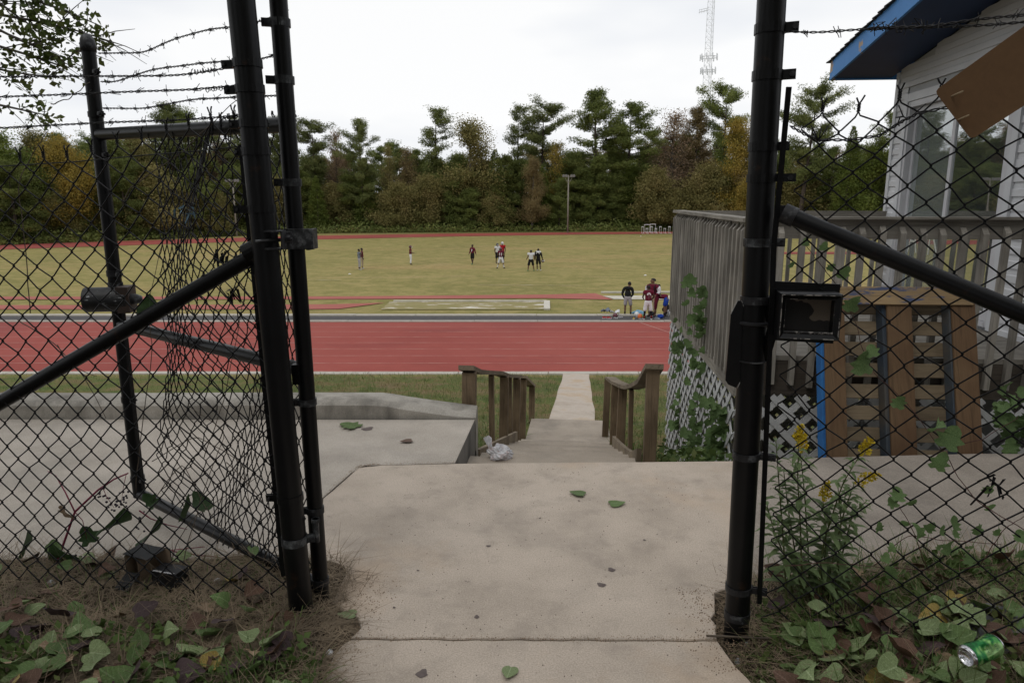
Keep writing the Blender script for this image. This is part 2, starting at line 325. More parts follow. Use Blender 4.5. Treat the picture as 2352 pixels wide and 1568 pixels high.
# ground material: soil by the gate, rough grass on the bank, mown grass on the field
M_GROUND = mat('ground_soil_and_grass', [(0.195, 0.173, 0.064), (0.262, 0.227, 0.081), (0.318, 0.265, 0.106)], rough=0.95, scale=0.12, detail=12, fine=0.0, bump=0.6, bscale=9, spec=0.1, bdist=0.03, coords='Object')
N, l, B = nodes_of(M_GROUND)
geo = N.new('ShaderNodeNewGeometry'); sep = N.new('ShaderNodeSeparateXYZ'); l.new(geo.outputs['Position'], sep.inputs[0])
def nz_(scale, detail=8, st=(1, 1, 1), rough=.65):
    mp = N.new('ShaderNodeMapping'); mp.inputs['Scale'].default_value = st; l.new(geo.outputs['Position'], mp.inputs[0])
    n = N.new('ShaderNodeTexNoise'); n.inputs['Scale'].default_value = scale; n.inputs['Detail'].default_value = detail; n.inputs['Roughness'].default_value = rough; l.new(mp.outputs[0], n.inputs['Vector']); return n.outputs['Fac']
def ramp_(fac, stops):
    r = N.new('ShaderNodeValToRGB'); e = r.color_ramp.elements; e[0].position, e[0].color = stops[0][0], (*stops[0][1], 1); e[1].position, e[1].color = stops[-1][0], (*stops[-1][1], 1)
    for p, c in stops[1:-1]: q = e.new(p); q.color = (*c, 1)
    l.new(fac, r.inputs[0]); return r.outputs[0]
def mix_(f, a, b, mode='MIX'):
    m = N.new('ShaderNodeMixRGB'); m.blend_type = mode
    for s, v in ((0, f), (1, a), (2, b)):
        if hasattr(v, 'is_linked') or hasattr(v, 'node'): l.new(v, m.inputs[s])
        elif isinstance(v, (int, float)): m.inputs[s].default_value = v
        else: m.inputs[s].default_value = (*v, 1)
    return m.outputs[0]
def rng_(v, a, b, lo=0., hi=1.):
    r = N.new('ShaderNodeMapRange'); r.inputs[1].default_value = a; r.inputs[2].default_value = b; r.inputs[3].default_value = lo; r.inputs[4].default_value = hi; l.new(v, r.inputs[0]); return r.outputs[0]
def add_(a, b, k=1.0):
    m = N.new('ShaderNodeMath'); m.operation = 'MULTIPLY_ADD'; l.new(b, m.inputs[0]); m.inputs[1].default_value = k; l.new(a, m.inputs[2]); return m.outputs[0]
field = B.inputs['Base Color'].links[0].from_socket
field = mix_(rng_(nz_(0.55, 12, (0.8, 1.25, 1)), .42, .70), field, (0.155, 0.15, 0.04))
field = mix_(rng_(nz_(0.07, 6, (0.7, 1.6, 1)), .52, .66), field, (0.335, 0.235, 0.105))
field = mix_(rng_(nz_(0.16, 11, (0.6, 1.6, 1)), .60, .72), field, (0.37, 0.27, 0.14))
field = mix_(rng_(nz_(2.6, 9), .38, .66, 0, .6), field, (0.115, 0.115, 0.03))
field = mix_(rng_(nz_(9, 4), .4, .66, 0, .30), field, (0.40, 0.33, 0.14))
field = mix_(rng_(nz_(0.9, 11), .46, .64, 0, .55), field, (0.36, 0.285, 0.12))
bank = ramp_(nz_(0.9, 10), [(0.36, (0.085, 0.115, 0.032)), (0.49, (0.135, 0.145, 0.045)), (0.53, (0.17, 0.135, 0.055)), (0.66, (0.21, 0.145, 0.085))])
bank = mix_(rng_(nz_(11, 6), .4, .7, 0, .6), bank, (0.045, 0.055, 0.018))
soil = ramp_(nz_(4.5, 10), [(0.34, (0.035, 0.026, 0.019)), (0.52, (0.068, 0.05, 0.036)), (0.7, (0.125, 0.082, 0.052))])
soil = mix_(rng_(nz_(45, 5), .45, .7, 0, .6), soil, (0.04, 0.03, 0.022))
yv = sep.outputs['Y']; wob = nz_(0.6, 6)
col = mix_(rng_(add_(yv, wob, 2.0), 5.3, 6.3), soil, bank)
col = mix_(rng_(add_(yv, wob, 2.0), 23.0, 24.0), col, field)
far = mix_(rng_(nz_(0.8, 8, (0.5, 1.5, 1)), .4, .62), (0.085, 0.105, 0.03), (0.17, 0.145, 0.05))
col = mix_(rng_(yv, 112, 124), col, far)
l.new(col, B.inputs['Base Color'])
tag(link('ground', me, M_GROUND), 'sports field, grassy bank and soil around the gate', None, None, 'structure')

# ---- concrete by the gate (top at z = 0)
def slab(name, pts, z0, z1, m, label=None, bev=0.004, side=None):
    mb = MB(); n = len(pts); A = np.array(pts, float); c = A.mean(0)
    def inset(d):
        o = []
        for k in range(n):
            p, q, r = A[k - 1], A[k], A[(k + 1) % n]; e1 = (q - p) / np.linalg.norm(q - p); e2 = (r - q) / np.linalg.norm(r - q)
            nn = np.array([-e1[1] - e2[1], e1[0] + e2[0]]); nn /= np.linalg.norm(nn) + 1e-9; o.append(q + nn * d)
        return o
    I = inset(bev)
    vs = [(x, y, z0) for x, y in A] + [(x, y, z1 - bev) for x, y in A] + [(x, y, z1) for x, y in I]
    fs = [(k, (k + 1) % n, (k + 1) % n + n, k + n) for k in range(n)] + [(k + n, (k + 1) % n + n, (k + 1) % n + 2 * n, k + 2 * n) for k in range(n)] + [tuple(range(2 * n, 3 * n))]
    mb.add(vs, fs)
    if side: mb.mi = [1] * n + [0] * (len(fs) - n)
    o = mb.build(name, [m, side] if side else m); tag(o, label, None, None, 'structure'); return o
def ragged(a, b, n, amp, seed):
    r = random.Random(seed); a = Vector(a); b = Vector(b); d = (b - a); p = Vector((-d.y, d.x)).normalized()
    return [tuple(a + d * (k / n) + p * (r.uniform(-amp, amp) if 0 < k < n else 0)) for k in range(n)]
# the walk through the gate: two pours with an open joint between
joint = ragged((0.76, 2.308), (-0.60, 2.318), 26, 0.0035, 1)
joint_b = [(x, y - 0.010) for x, y in joint] + [(-0.60, 2.306)]
lo = ragged((-0.80, -0.4), (0.92, -0.4), 1, 0, 2) + ragged((0.92, -0.4), (0.83, 1.95), 6, .01, 3) + ragged((0.83, 1.95), (0.745, 2.298), 5, .012, 4)
lo += [p for p in joint_b[0:]] + ragged((-0.62, 2.28), (-0.70, 2.05), 4, .012, 5) + ragged((-0.70, 2.05), (-0.80, -0.4), 4, .012, 6)
slab('walk', lo, -0.12, 0.0, M_CONC, 'near pour of the concrete walk before the gate')
hi = joint[::-1] + [(0.76, 2.308)]
hi = ragged((-0.60, 2.318), (0.76, 2.308), 26, 0.0035, 1)
up = [(-0.60, 2.318)] + [p for p in joint[::-1]][:-1] + [(0.76, 2.308)]
up += ragged((0.77, 2.36), (0.80, 2.52), 4, .012, 8) + ragged((0.84, 2.62), (0.97, 2.70), 3, .01, 9) + ragged((1.0, 2.73), (1.47, 4.10), 10, .004, 10)
up += ragged((1.47, 4.10), (-0.30, 4.06), 8, .003, 11) + ragged((-0.37, 4.055), (-0.90, 4.02), 5, .004, 12) + ragged((-0.93, 3.99), (-1.03, 3.55), 5, .004, 13) + ragged((-1.03, 3.55), (-0.86, 2.90), 5, .004, 14)
up += ragged((-0.84, 2.80), (-0.78, 2.62), 3, .012, 15) + ragged((-0.70, 2.52), (-0.565, 2.42), 4, .012, 16) + [(-0.575, 2.38)]
slab('walk', up, -0.12, 0.0, M_CONC, 'concrete walk through the gateway to the stair head')
# slab right of the walk, in front of the deck
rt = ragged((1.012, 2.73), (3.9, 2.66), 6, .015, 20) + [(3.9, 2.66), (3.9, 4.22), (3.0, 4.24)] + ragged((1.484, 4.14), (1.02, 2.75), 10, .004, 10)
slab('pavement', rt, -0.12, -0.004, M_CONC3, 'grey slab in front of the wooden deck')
# slab left of the walk, up to the kerb; its far right end stands above the stair
lf = [(-7.0, 2.86)] + ragged((-4.5, 2.87), (-0.875, 2.90), 12, .012, 22) + ragged((-0.867, 2.90), (-1.036, 3.55), 5, .003, 14)[0:] + ragged((-1.036, 3.55), (-0.936, 3.995), 5, .003, 13) + [(-0.905, 4.026), (-0.62, 4.044), (-0.352, 4.064), (-0.275, 4.92), (-7.0, 4.95)]
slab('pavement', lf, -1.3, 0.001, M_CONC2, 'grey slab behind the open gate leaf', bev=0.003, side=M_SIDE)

# kerb along the back of the left slab, ending in a ramped nose by the stair
mb = MB(); prof = lambda h: [(0.0, -0.25), (0.0, max(h - 0.03, 0.002)), (0.035, h), (0.23, h + 0.006), (0.27, h - 0.02), (0.27, -0.9)]
stn = [(-7.0, .125, 0), (-4.5, .128, 0), (-3.0, .123, 0), (-2.0, .128, 0), (-1.2, .128, 0), (-1.0, .127, 0), (-0.92, .118, 0), (-0.80, .096, 0.0), (-0.60, .066, 0.0), (-0.42, .042, 0.0), (-0.268, .022, 0.0)]
vs = []
for x, h, d in stn: vs += [(x, 4.945 + d + p, q + 0.004 if q > 0 else q) for p, q in prof(h)]
k = 6; fs = [(a * k + j, (a + 1) * k + j, (a + 1) * k + j + 1, a * k + j + 1) for a in range(len(stn) - 1) for j in range(k - 1)] + [tuple((len(stn) - 1) * k + j for j in range(k))]
mb.add(vs, fs); o = mb.build('kerb', M_KERB, smooth=True, auto=40)
tag(o, 'low concrete kerb with ramped end behind the left slab', 'kerb')

# ---- stair down the bank
SD = Vector((0.102, 0.9948, 0)).normalized(); SN = Vector((SD.y, -SD.x, 0))
S0 = Vector((0.245, 4.06, 0))
def stair(t, s, z=0.0): return S0 + SD * t + SN * s + Vector((0, 0, z))
st = empty('stairs', (0.3, 4.1, 0), 'concrete stair going down the grassy bank', None, None, 'structure')
HWD = 0.60; NST, RISE, RUN = 9, 0.172, 0.53
for k in range(1, NST + 1):
    w = HWD + (0.02 if k % 3 == 0 else 0.0) + random.uniform(-.012, .012); t0, t1 = RUN * (k - 1) - 0.02, RUN * k; z1 = -RISE * k; b_ = 0.012
    wl = w
    P = [stair(t0, -wl, z1 - .35), stair(t1, -wl, z1 - .35), stair(t1, w, z1 - .35), stair(t0, w, z1 - .35),
         stair(t0, -wl, z1), stair(t1 - b_, -wl, z1), stair(t1 - b_, w, z1), stair(t0, w, z1), stair(t1, -wl, z1 - b_), stair(t1, w, z1 - b_)]
    mb = MB(); mb.add(P, [(4, 7, 6, 5), (5, 6, 9, 8), (8, 9, 2, 1), (0, 4, 5, 8, 1), (3, 2, 9, 6, 7), (0, 3, 7, 4), (0, 1, 2, 3)][:]); mb.build('step', M_STEP, st)
tl = RUN * NST
mb = MB()
for a, b_, z1, w in ((tl - .02, tl + 1.72, -RISE * (NST) - 0.175, 0.60),):
    P = [stair(a, -w, z1 - .4), stair(b_, -w, z1 - .5), stair(b_, w, z1 - .5), stair(a, w, z1 - .4), stair(a, -w, z1), stair(b_, -w, z1 - .09), stair(b_, w, z1 - .09), stair(a, w, z1)]
    mb.add(P, [(4, 7, 6, 5), (5, 6, 2, 1), (0, 4, 5, 1), (3, 2, 6, 7), (0, 3, 7, 4)])
mb.build('landing', M_STEP, st)
for k in range(1, 6):
    t0 = tl + 1.72 + .5 * (k - 1) - .02; z1 = -RISE * NST - .265 - .185 * k; w = 0.56; mb = MB()
    mb.box(stair(t0 + .26, 0, z1 - .2), (2 * w, .52, .4), Matrix((SN, SD, Vector((0, 0, 1)))).transposed()); mb.build('step', M_STEP, st)
# lower path to the track
mb = MB(); pc = [(-0.06, 9.0 + 0.2), (0, 0)]
t0 = tl + 1.72 + 2.48; ptsL, ptsR = [], []
for k in range(15):
    u = k / 14; t = t0 + (18.75 - t0) * u; y = stair(t, 0).y; z = float(np.interp(y, PY, PZ)) + 0.05
    wv = 0.50 - 0.07 * u + 0.008 * math.sin(5.1 * k) ; ptsL.append(stair(t, -wv - .01 * math.sin(k), z)); ptsR.append(stair(t, wv + .01 * math.cos(1.7 * k), z))
n = len(ptsL); dn = Vector((0, 0, -.2))
vs = ptsL + ptsR + [p + dn for p in ptsL] + [p + dn for p in ptsR]
fs = [(k, k + n, k + n + 1, k + 1) for k in range(n - 1)] + [(k, k + 1, k + 1 + 2 * n, k + 2 * n) for k in range(n - 1)] + [(k + n, k + 3 * n, k + 1 + 3 * n, k + n + 1) for k in range(n - 1)] + [(0, 2 * n, 3 * n, n)]
mb.add(vs, fs); tag(mb.build('path', M_LOWPATH), 'pale concrete path from the stair foot to the track', None, None, 'structure')

# ---- running track, lanes and kerbs
def strip(name, m, L, R, z, label, kind='structure', cat=None, thick=0.0, parent=None):
    n = len(L); vs = [(x, y, z) for x, y in L] + [(x, y, z) for x, y in R]; fs = [(k, k + n, k + n + 1, k + 1) for k in range(n - 1)]
    if thick: vs += [(x, y, z - thick) for x, y in L] + [(x, y, z - thick) for x, y in R]; fs += [(k, k + 1, k + 1 + 2 * n, k + 2 * n) for k in range(n - 1)] + [(k + n, k + 3 * n, k + 1 + 3 * n, k + n + 1) for k in range(n - 1)]
    # keep faces up
    mb = MB(); a = Vector(vs[fs[0][0]]); nn = (Vector(vs[fs[0][1]]) - a).cross(Vector(vs[fs[0][2]]) - a)
    mb.add(vs, fs if nn.z > 0 else [tuple(reversed(f)) for f in fs]); o = mb.build(name, m, parent)
    if label: tag(o, label, cat, None, kind)
    return o
X0, X1 = -75.0, 60.0
T0, T1 = 23.05, 32.9
trk = strip('running_track', M_TRACK, [(X0, T0), (X1, T0)], [(X0, T1), (X1, T1)], FZ, 'red running track along the foot of the bank')
for k in range(9):
    y = T0 + 0.10 + (T1 - T0 - 0.2) * k / 8
    strip('lane_line', M_LINE, [(X0, y), (X1, y)], [(X0, y + .05), (X1, y + .05)], FZ + 0.004, None, parent=trk)
strip('finish_line', M_LINE, [(9.0, T0 + .9), (6.05, T1 - .1)], [(9.07, T0 + .9), (6.12, T1 - .1)], FZ + 0.008, None, parent=trk)
def kerbrow(name, y0, y1, h, m, seg, label, x0=X0, x1=X1):
    e = empty(name, (0, y0, FZ), label, None, None, 'structure'); x = x0
    mbr = MB(); mbr.box((seg / 2 - .012, (y1 - y0) / 2, h / 2 - .1), (seg - .024, y1 - y0, h + .2)); me = mbr.mesh('kerb_stone'); me.materials.append(m)
    while x < x1:
        if -30 < x < 28:
            o = bpy.data.objects.new('kerb_stone', me); COL.objects.link(o); o.parent = e; o.location = (x, random.uniform(-.012, .012), random.uniform(-.006, .006))
        x += seg
    return e
kerbrow('track_kerb', 22.72, 23.03, 0.03, M_LITEKERB, 3.05, 'pale kerb on the bank side of the track')
kerbrow('track_kerb', 32.93, 33.18, 0.04, M_LITEKERB, 3.05, 'pale inner kerb of the track beside the asphalt strip')
strip('asphalt_strip', M_ASPH, [(X0, 33.2), (X1, 33.2)], [(X0, 34.55), (X1, 34.55)], FZ + .004, 'dark asphalt strip between track and field')
kerbrow('track_kerb', 34.57, 34.95, 0.06, M_LITEKERB, 3.05, 'pale kerb between asphalt strip and grass')
# far straight and bend of the track
ctr = [(-110, 60), (-80, 75), (-62, 85.5), (-46, 96.5), (-31, 106), (-10, 114), (10, 119.0), (27, 121.6), (40, 120), (52, 113), (60, 100), (61, 88)]
Lf, Rf = [], []
for k in range(len(ctr)):
    a = Vector(ctr[max(0, k - 1)]); b_ = Vector(ctr[min(len(ctr) - 1, k + 1)]); d = (b_ - a).normalized(); p = Vector((-d.y, d.x)); hw = np.interp(k, [0, 2, 4, 7, 9, 11], [5, 5, 5.2, 3.2, 3.5, 4])
    Lf.append(tuple(Vector(ctr[k]) + p * hw)); Rf.append(tuple(Vector(ctr[k]) - p * hw))
strip('far_track', M_TRACK, Lf, Rf, FZ + .004, 'red far straight of the track below the wood')
strip('far_runway', M_TRACK, [(27, 74.5), (62, 74.5)], [(27, 77.5), (62, 77.5)], FZ + .004, 'red strip on the field seen through the deck balusters')
# jumping runways and sand pits in the infield
strip('runway', M_TRACKFAR, [(-75, 40.5), (-20, 40.5), (-10, 40.6), (2, 41.0), (5.9, 40.4)], [(-75, 41.7), (-20, 41.7), (-10, 41.8), (2, 42.6), (5.2, 43.2)], FZ + .006, 'red jumping runway ending at the white sand pit')
strip('runway', M_TRACKFAR, [(-75, 36.7), (-20, 36.8), (-11, 36.8), (-9.3, 36.9)], [(-75, 38.1), (-20, 38.3), (-10, 38.6), (-7.2, 39.2)], FZ + .006, 'red jumping runway in front, beside the overgrown pit')
M_PIT = mat('overgrown_pit_sand', [(0.225, 0.198, 0.072), (0.27, 0.222, 0.095), (0.46, 0.41, 0.32), (0.66, 0.63, 0.56)], rough=0.95, scale=0.75, detail=11, stops=[0.42, 0.55, 0.59, 0.65], stretch=(0.9, 2.2, 1), fine=0.12)
strip('sand_pit', M_PIT, [(-7.0, 36.75), (1.75, 36.75)], [(-7.0, 39.55), (1.9, 39.55)], FZ + .004, 'overgrown sand pit with white sand showing through')
pe = empty('pit_edging', (1.8, 37, FZ), 'pale timber edging round the overgrown sand pit', 'edging')
for a, b_ in (((-6.8, 39.66), (1.98, 39.66)), ((1.86, 36.7), (2.0, 39.6))):
    mb = MB(); mb.bar((*a, FZ + .03), (*b_, FZ + .03), .16 if a[0] < 0 else .34, .09); mb.build('edge_board', M_CHALK, pe)
strip('sand_pit', M_SAND, [(6.0, 40.6), (9.6, 40.4), (15, 40.3)], [(5.5, 42.0), (9.0, 42.2), (15, 42.3)], FZ + .005, 'white sand pit behind the four people at the asphalt strip')
mb = MB(); mb.bar((5.6, 43.5, FZ + .03), (15, 43.7, FZ + .03), .22, .08); tag(mb.build('pit_edging', M_CHALK), 'pale timber edging behind the white sand pit', 'edging')
# chalk remains on the grass
M_CHALKF = mat('faint_chalk', [(0.30, 0.245, 0.085), (0.52, 0.45, 0.30)], rough=0.95, scale=2.2, detail=10, stops=[0.48, 0.62], stretch=(.5, 3, 1))
strip('field_marking', M_CHALKF, [(-2.3, 47.6), (4.6, 47.2)], [(-2.3, 47.85), (4.6, 47.45)], FZ - .012, 'faint chalk line on the grass')
strip('field_marking', M_CHALKF, [(-15.5, 50.4), (-12.4, 50.3)], [(-15.5, 50.7), (-12.4, 50.55)], FZ - .012, 'faint chalk patch on the grass beyond the gate leaf')

# ================================================================== GATE AND FENCES
def band(parent, P, r, axis, lug_dir, h=0.024, m=None, lug=0.05, bolt=True, t=0.004):
    """tension band: a ring round a pipe with a bolted lug"""
    z = Vector(axis).normalized(); R = frame_from(z, lug_dir); P = Vector(P); mb = MB()
    M = Matrix.Translation(P) @ R.to_4x4()
    mb.lathe([(r + .0005, -h / 2), (r + t, -h / 2), (r + t, h / 2), (r + .0005, h / 2)], 24, M)
    x = R @ Vector((1, 0, 0))
    if lug:
        for s in (-1, 1): mb.box(P + x * (r + lug / 2 - .004) + (R @ Vector((0, s * 0.006, 0))), (lug, .0035, h), R)
    o = mb.build('band', m or M_BLACK, parent, smooth=False)
    if lug and bolt:
        mb = MB(); c = P + x * (r + lug * .68); y = R @ Vector((0, 1, 0))
        mb.tube([c - y * .013, c + y * .016], .0055, 6); mb.tube([c - y * .017, c - y * .012], .009, 8)
        link('bolt', mb.mesh('bolt'), M_SCUFF, o)
    return o

def wire_mesh(name, parent, W, origin_fn, wires, rows, CW=0.0470, RH=0.0505, r=0.0027, tips=True, seed=0, zb=0.03, m=None, jit=0.0025, bottom=True):
    """woven chain link: every wire is a flattened spiral hooked into its neighbours.  origin_fn(u, z, d) -> world point"""
    rg = np.random.default_rng(seed); mb = MB(); dd = r * 1.05; hook = r * 1.1
    NJ = rg.normal(0, jit, (wires + 2, rows + 2, 2))
    for i in range(wires):
        P = []
        for j in range(rows + 1):
            left = (i + j) % 2 == 0; c = i if left else i + 1; s = -1 if left else 1
            u = c * CW + NJ[c, j, 0]; z = zb + j * RH + NJ[c, j, 1]
            d0 = dd if left else -dd
            # strand arrives on one face, turns round the hook, leaves on the other
            P += [(u - s * .0065, z - .0085, -d0), (u + s * hook * .6, z - .003, -d0 * .8), (u + s * hook * .6, z + .003, d0 * .8), (u - s * .0065, z + .0085, d0)]
        if tips:
            c = i if (i + rows) % 2 == 0 else i + 1; s = -1 if c == i else 1
            u = c * CW + NJ[c, rows, 0]; z = zb + rows * RH + NJ[c, rows, 1]; P = P[:-3]
            hh = 0.030; ph = 0 if s > 0 else math.pi; tw = 2.2 * 2 * math.pi
            for q in range(1, 9):
                a = ph + tw * q / 8; P.append((u + .0042 * math.cos(a), z + hh * q / 8, .0042 * math.sin(a)))
            sp = rg.uniform(.008, .014); P.append((u + s * sp * .5, z + hh + .008, .003)); P.append((u + s * sp, z + hh + .019, rg.uniform(-.006, .006)))
        mb.tube([origin_fn(*p) for p in P], r, 5, caps=True)
    return mb.build(name, m or M_WIRE, parent, smooth=True)

def barbed(name, pts, label, group='barbed wire strands', sag=0.0, seed=0, step=0.115, r=0.0019, twist=0.052, fray=None):
    """two twisted strands with four-point barbs; pts are world points joined by a smooth line"""
    rg = random.Random(seed); P = [Vector(p) for p in pts]; seg = [0]
    for a, b in zip(P, P[1:]): seg.append(seg[-1] + (b - a).length)
    Lt = seg[-1]; n = int(Lt / 0.006); C = []
    px = [np.interp(np.linspace(0, Lt, n), seg, [p[k] for p in P]) for k in range(3)]
    if len(P) > 2:
        ker = np.hanning(41); ker /= ker.sum()
        px = [np.convolve(np.pad(a, 20, mode='reflect', reflect_type='odd'), ker, 'valid') for a in px]
    C = np.stack(px, 1); s = np.linspace(0, Lt, n); C[:, 2] -= sag * 4 * (s / Lt) * (1 - s / Lt)
    T = np.gradient(C, axis=0); T /= np.linalg.norm(T, axis=1)[:, None]; X = np.cross(T, (0, 0, 1.)); X /= np.linalg.norm(X, axis=1)[:, None]; Yv = np.cross(X, T)
    e = empty(name, tuple(P[0]), label, 'barbed wire', group)
    for ph in (0, math.pi):
        a = 2 * math.pi * s / twist + ph; S = C + .0024 * (np.cos(a)[:, None] * X + np.sin(a)[:, None] * Yv)
        mb = MB(); mb.tube(S[::1], r, 5); mb.build('strand', M_BARB, e, smooth=True)
    t = rg.uniform(.02, .08)
    while t < Lt - .01:
        k = min(n - 1, int(t / Lt * n)); c = Vector(C[k]); tv = Vector(T[k]); x = Vector(X[k]); y = Vector(Yv[k]); mb = MB()
        for q in range(2):
            a0 = rg.uniform(0, 6.28); pts_ = []; off = tv * (q * .005 - .0025)
            d0 = x * math.cos(a0) + y * math.sin(a0); d1 = y * math.cos(a0) - x * math.sin(a0)
            pts_.append(c + off + d0 * .019 + tv * rg.uniform(-.009, .009) + d1 * .004)
            for w in range(9):
                b = a0 + math.pi / 2 + w * math.pi / 4; pts_.append(c + off * (1 + w * .12) + (x * math.cos(b) + y * math.sin(b)) * .0052)
            pts_.append(c + off * 2 - d0 * .019 + tv * rg.uniform(-.009, .009) + d1 * .004)
            mb.tube(pts_, .0012, 4)
        mb.build('barb', M_BARB, e)
        t += step * rg.uniform(.85, 1.15)
    return e

# ---------------- left gate post
LP0 = Vector((-0.812, 2.435, -0.10)); LP1 = Vector((-0.895, 2.44, 2.75))
def lp(z): t = (z - LP0.z) / (LP1.z - LP0.z); return LP0.lerp(LP1, t)
gpl = empty('gate_post', tuple(lp(0)), 'thick black steel post on the left of the open gateway', 'gate post')
mb = MB(); mb.tube([LP0, LP1], 0.0445, 28); mb.build('pipe', M_BLACK, gpl, smooth=True, auto=40)
for z, dr, m, lg in ((2.035, (-1, .05, 0), M_BLACK, .045), (1.955, (-1, .05, 0), M_BLACK, .045), (1.845, (-1, .05, 0), M_BLACK, .04), (1.755, (-1, .05, 0), M_BLACK, .03), (1.565, (-1, .02, 0), M_BLACK, .055),
                     (0.505, (-1, .05, 0), M_BLACK, .05)):
    band(gpl, lp(z), .0445, LP1 - LP0, dr, m=m, lug=lg, h=.026)
# ---------------- left fence run
FL0 = Vector((-0.875, 2.47, 0)); FLD = Vector((-1.42, 0.155, 0)).normalized(); FLN = Vector((-FLD.y, FLD.x, 0))
cf = empty('chain_link_fence', tuple(FL0), 'black chain link fence left of the gateway', 'fence')
def fl(u, z, d):
    k = max(0.0, 1 - u / .35)
    z2 = z - 0.115 * smooth(0.0, 0.8, u) * (z / 1.85) + .012 * math.sin(3.1 * u + 1) * (z / 1.8)
    uu = u + .012 * math.sin(3.1 * z + 2 * u) - k * .045 * (z - 1.0) * -1.0
    dd = d + .02 * math.sin(2.3 * u + 1.7 * z)
    return FL0 + FLD * uu + FLN * dd + Vector((0, 0, z2 + .055))
wire_mesh('chain_link_mesh', cf, None, fl, 43, 35, seed=1)
mb = MB(); mb.bar(sight(553, 332, 2.47), sight(651, 1322, 2.46), .016, .006, up=(0, 1, 0)); mb.build('tension_bar', M_BLACK, cf)
br0 = sight(592, 582, 2.47); br1 = Vector((-2.3, 2.66, 0)); br1.z = sight(0, 925, 2.6).z - .03
br1 = sight(-30, 942, 2.64)
mb = MB(); mb.tube([br0, br1], .0285, 18); mb.build('brace', M_BLACK, cf, smooth=True, auto=40)
mb = MB(); c = sight(597, 575, 2.455); mb.box(c, (.07, .03, .05)); mb.tube([c + Vector((-.05, 0, -.012)), c + Vector((-.005, 0, .01))], .034, 16); mb.build('brace_cup', M_BLACK, cf)
mb = MB(); tw = [sight(-10, 383, 2.66), sight(170, 372, 2.62), sight(330, 357, 2.58), sight(470, 346, 2.52), sight(565, 335, 2.47)]; mb.tube(tw, .0021, 5); mb.build('tension_wire', M_BARB, cf, smooth=True)
barbed('barbed_wire', [sight(-25, 177, 2.68), sight(120, 174, 2.64), sight(210, 173, 2.62), sight(400, 172, 2.54), sight(430, 170, 2.53), sight(543, 153, 2.47)], 'highest barbed strand along the left fence top', sag=.004, seed=1)
barbed('barbed_wire', [sight(-25, 224, 2.68), sight(140, 218, 2.64), sight(300, 211, 2.58), sight(430, 207, 2.53), sight(546, 197, 2.47)], 'middle barbed strand along the left fence top', seed=2)
barbed('barbed_wire', [sight(-25, 296, 2.68), sight(120, 288, 2.64), sight(260, 281, 2.60), sight(420, 276, 2.54), sight(550, 266, 2.47)], 'lowest barbed strand touching the left fence mesh tips', seed=3)
mb = MB()
for cx, cy in ((470, 163), (495, 204), (530, 268)):
    rr = random.Random(cx); c = sight(cx, cy, 2.5); d = Vector((1, 0, .12)); pts_ = []
    for q in range(60):
        a = q * .8; pts_.append(c + d * (.07 * (q / 60 - .5)) + Vector((0, math.cos(a), math.sin(a))) * (.006 + .003 * math.sin(q * .31)))
    mb.tube(pts_, .0016, 4)
mb.build('wire_splice', M_BARB, cf)

# ---------------- gate leaf, swung open behind the fence
GH = Vector((-0.768, 2.545, 0)); GF = Vector((-1.955, 3.42, 0)); GD = (GF - GH).normalized(); GL = (GF - GH).length; GN = Vector((-GD.y, GD.x, 0))
gate = empty('gate', tuple(GH), 'black chain link gate leaf swung open behind the left fence', 'gate')
def g(u, z, d=0.0): return GH + GD * u + GN * d + Vector((0, 0, z))
mb = MB(); mb.tube([Vector((-0.768, 2.545, .02)), Vector((-0.795, 2.54, 2.7))], .0305, 22); mb.build('hinge_stile', M_BLACK, gate, smooth=True, auto=40)
mb = MB(); mb.tube([g(GL, .07), g(GL, 2.27)], .0305, 22); fs_ = mb.build('latch_stile', M_BLACK, gate, smooth=True, auto=40)
mb = MB(); mb.lathe([(.034, 0), (.034, .03), (.031, .05), (.022, .068), (.010, .078), (0, .081)], 18, Matrix.Translation(g(GL, 2.262))); mb.build('post_cap', M_SCUFF, fs_, smooth=True)
for z, r_, z2 in ((1.895, .0275, 1.855), (0.985, .0275, .965), (0.085, .0275, .075)):
    mb = MB(); mb.tube([g(GL - .02, z), g(.03, z2)], r_, 18); mb.build('rail', M_BLACK, gate, smooth=True, auto=40)
for k, (z, m) in enumerate(((2.36, M_WORN), (2.185, M_WORN), (2.0, M_WORN), (1.655, M_WORN), (1.285, M_SCUFF), (0.845, M_WORN), (0.405, M_SCUFF), (0.10, M_SCUFF))):
    if z < 1.2 or z > 1.5: band(gate, (-0.768 - .0102 * z, 2.545, z), .0305, (0, 0, 1), (-1, -.25, 0), m=m, lug=.035, h=.026)
for z in (2.17, 1.985, 1.80): band(gate, g(GL, z), .0305, (0, 0, 1), -GD, m=M_BLACK, lug=.04, h=.024)
def gm(u, z, d):
    v = 1 - z / 1.86
    left = 1.02 + .10 * math.sin(5.2 * v + .4) + .30 * smooth(.35, 1.0, v) - .03
    W_ = 38 * .0470; t = u / W_
    t2 = t + .022 * math.sin(6.28 * t + 3 * z) + .010 * math.sin(13 * t + 6 * z)
    uu = .035 + t2 * (left - .035) + .012 * math.sin(9 * z + 11 * t)
    dd = d + .04 * math.sin(6 * t + 3.2 * z) * smooth(0, .2, t) + .015 * math.sin(13 * t + 5 * z)
    return g(uu, z * 0.985 + .02 * math.sin(8 * t) + .02, dd - .01)
wire_mesh('chain_link_mesh', gate, None, gm, 38, 36, seed=4, r=.0025, jit=.007)
mb = MB(); mb.tube([g(.035, 1.86, -.03), g(.10, 1.86, .03)], .0022, 4)
for u in (.25, .42, .78, .98):
    c = g(u, 1.87); mb.tube([c + Vector((0, .032 * math.cos(a), .032 * math.sin(a))) for a in np.linspace(0, 6.0, 14)] + [c + Vector((.01, 0, -.09))], .0024, 5)
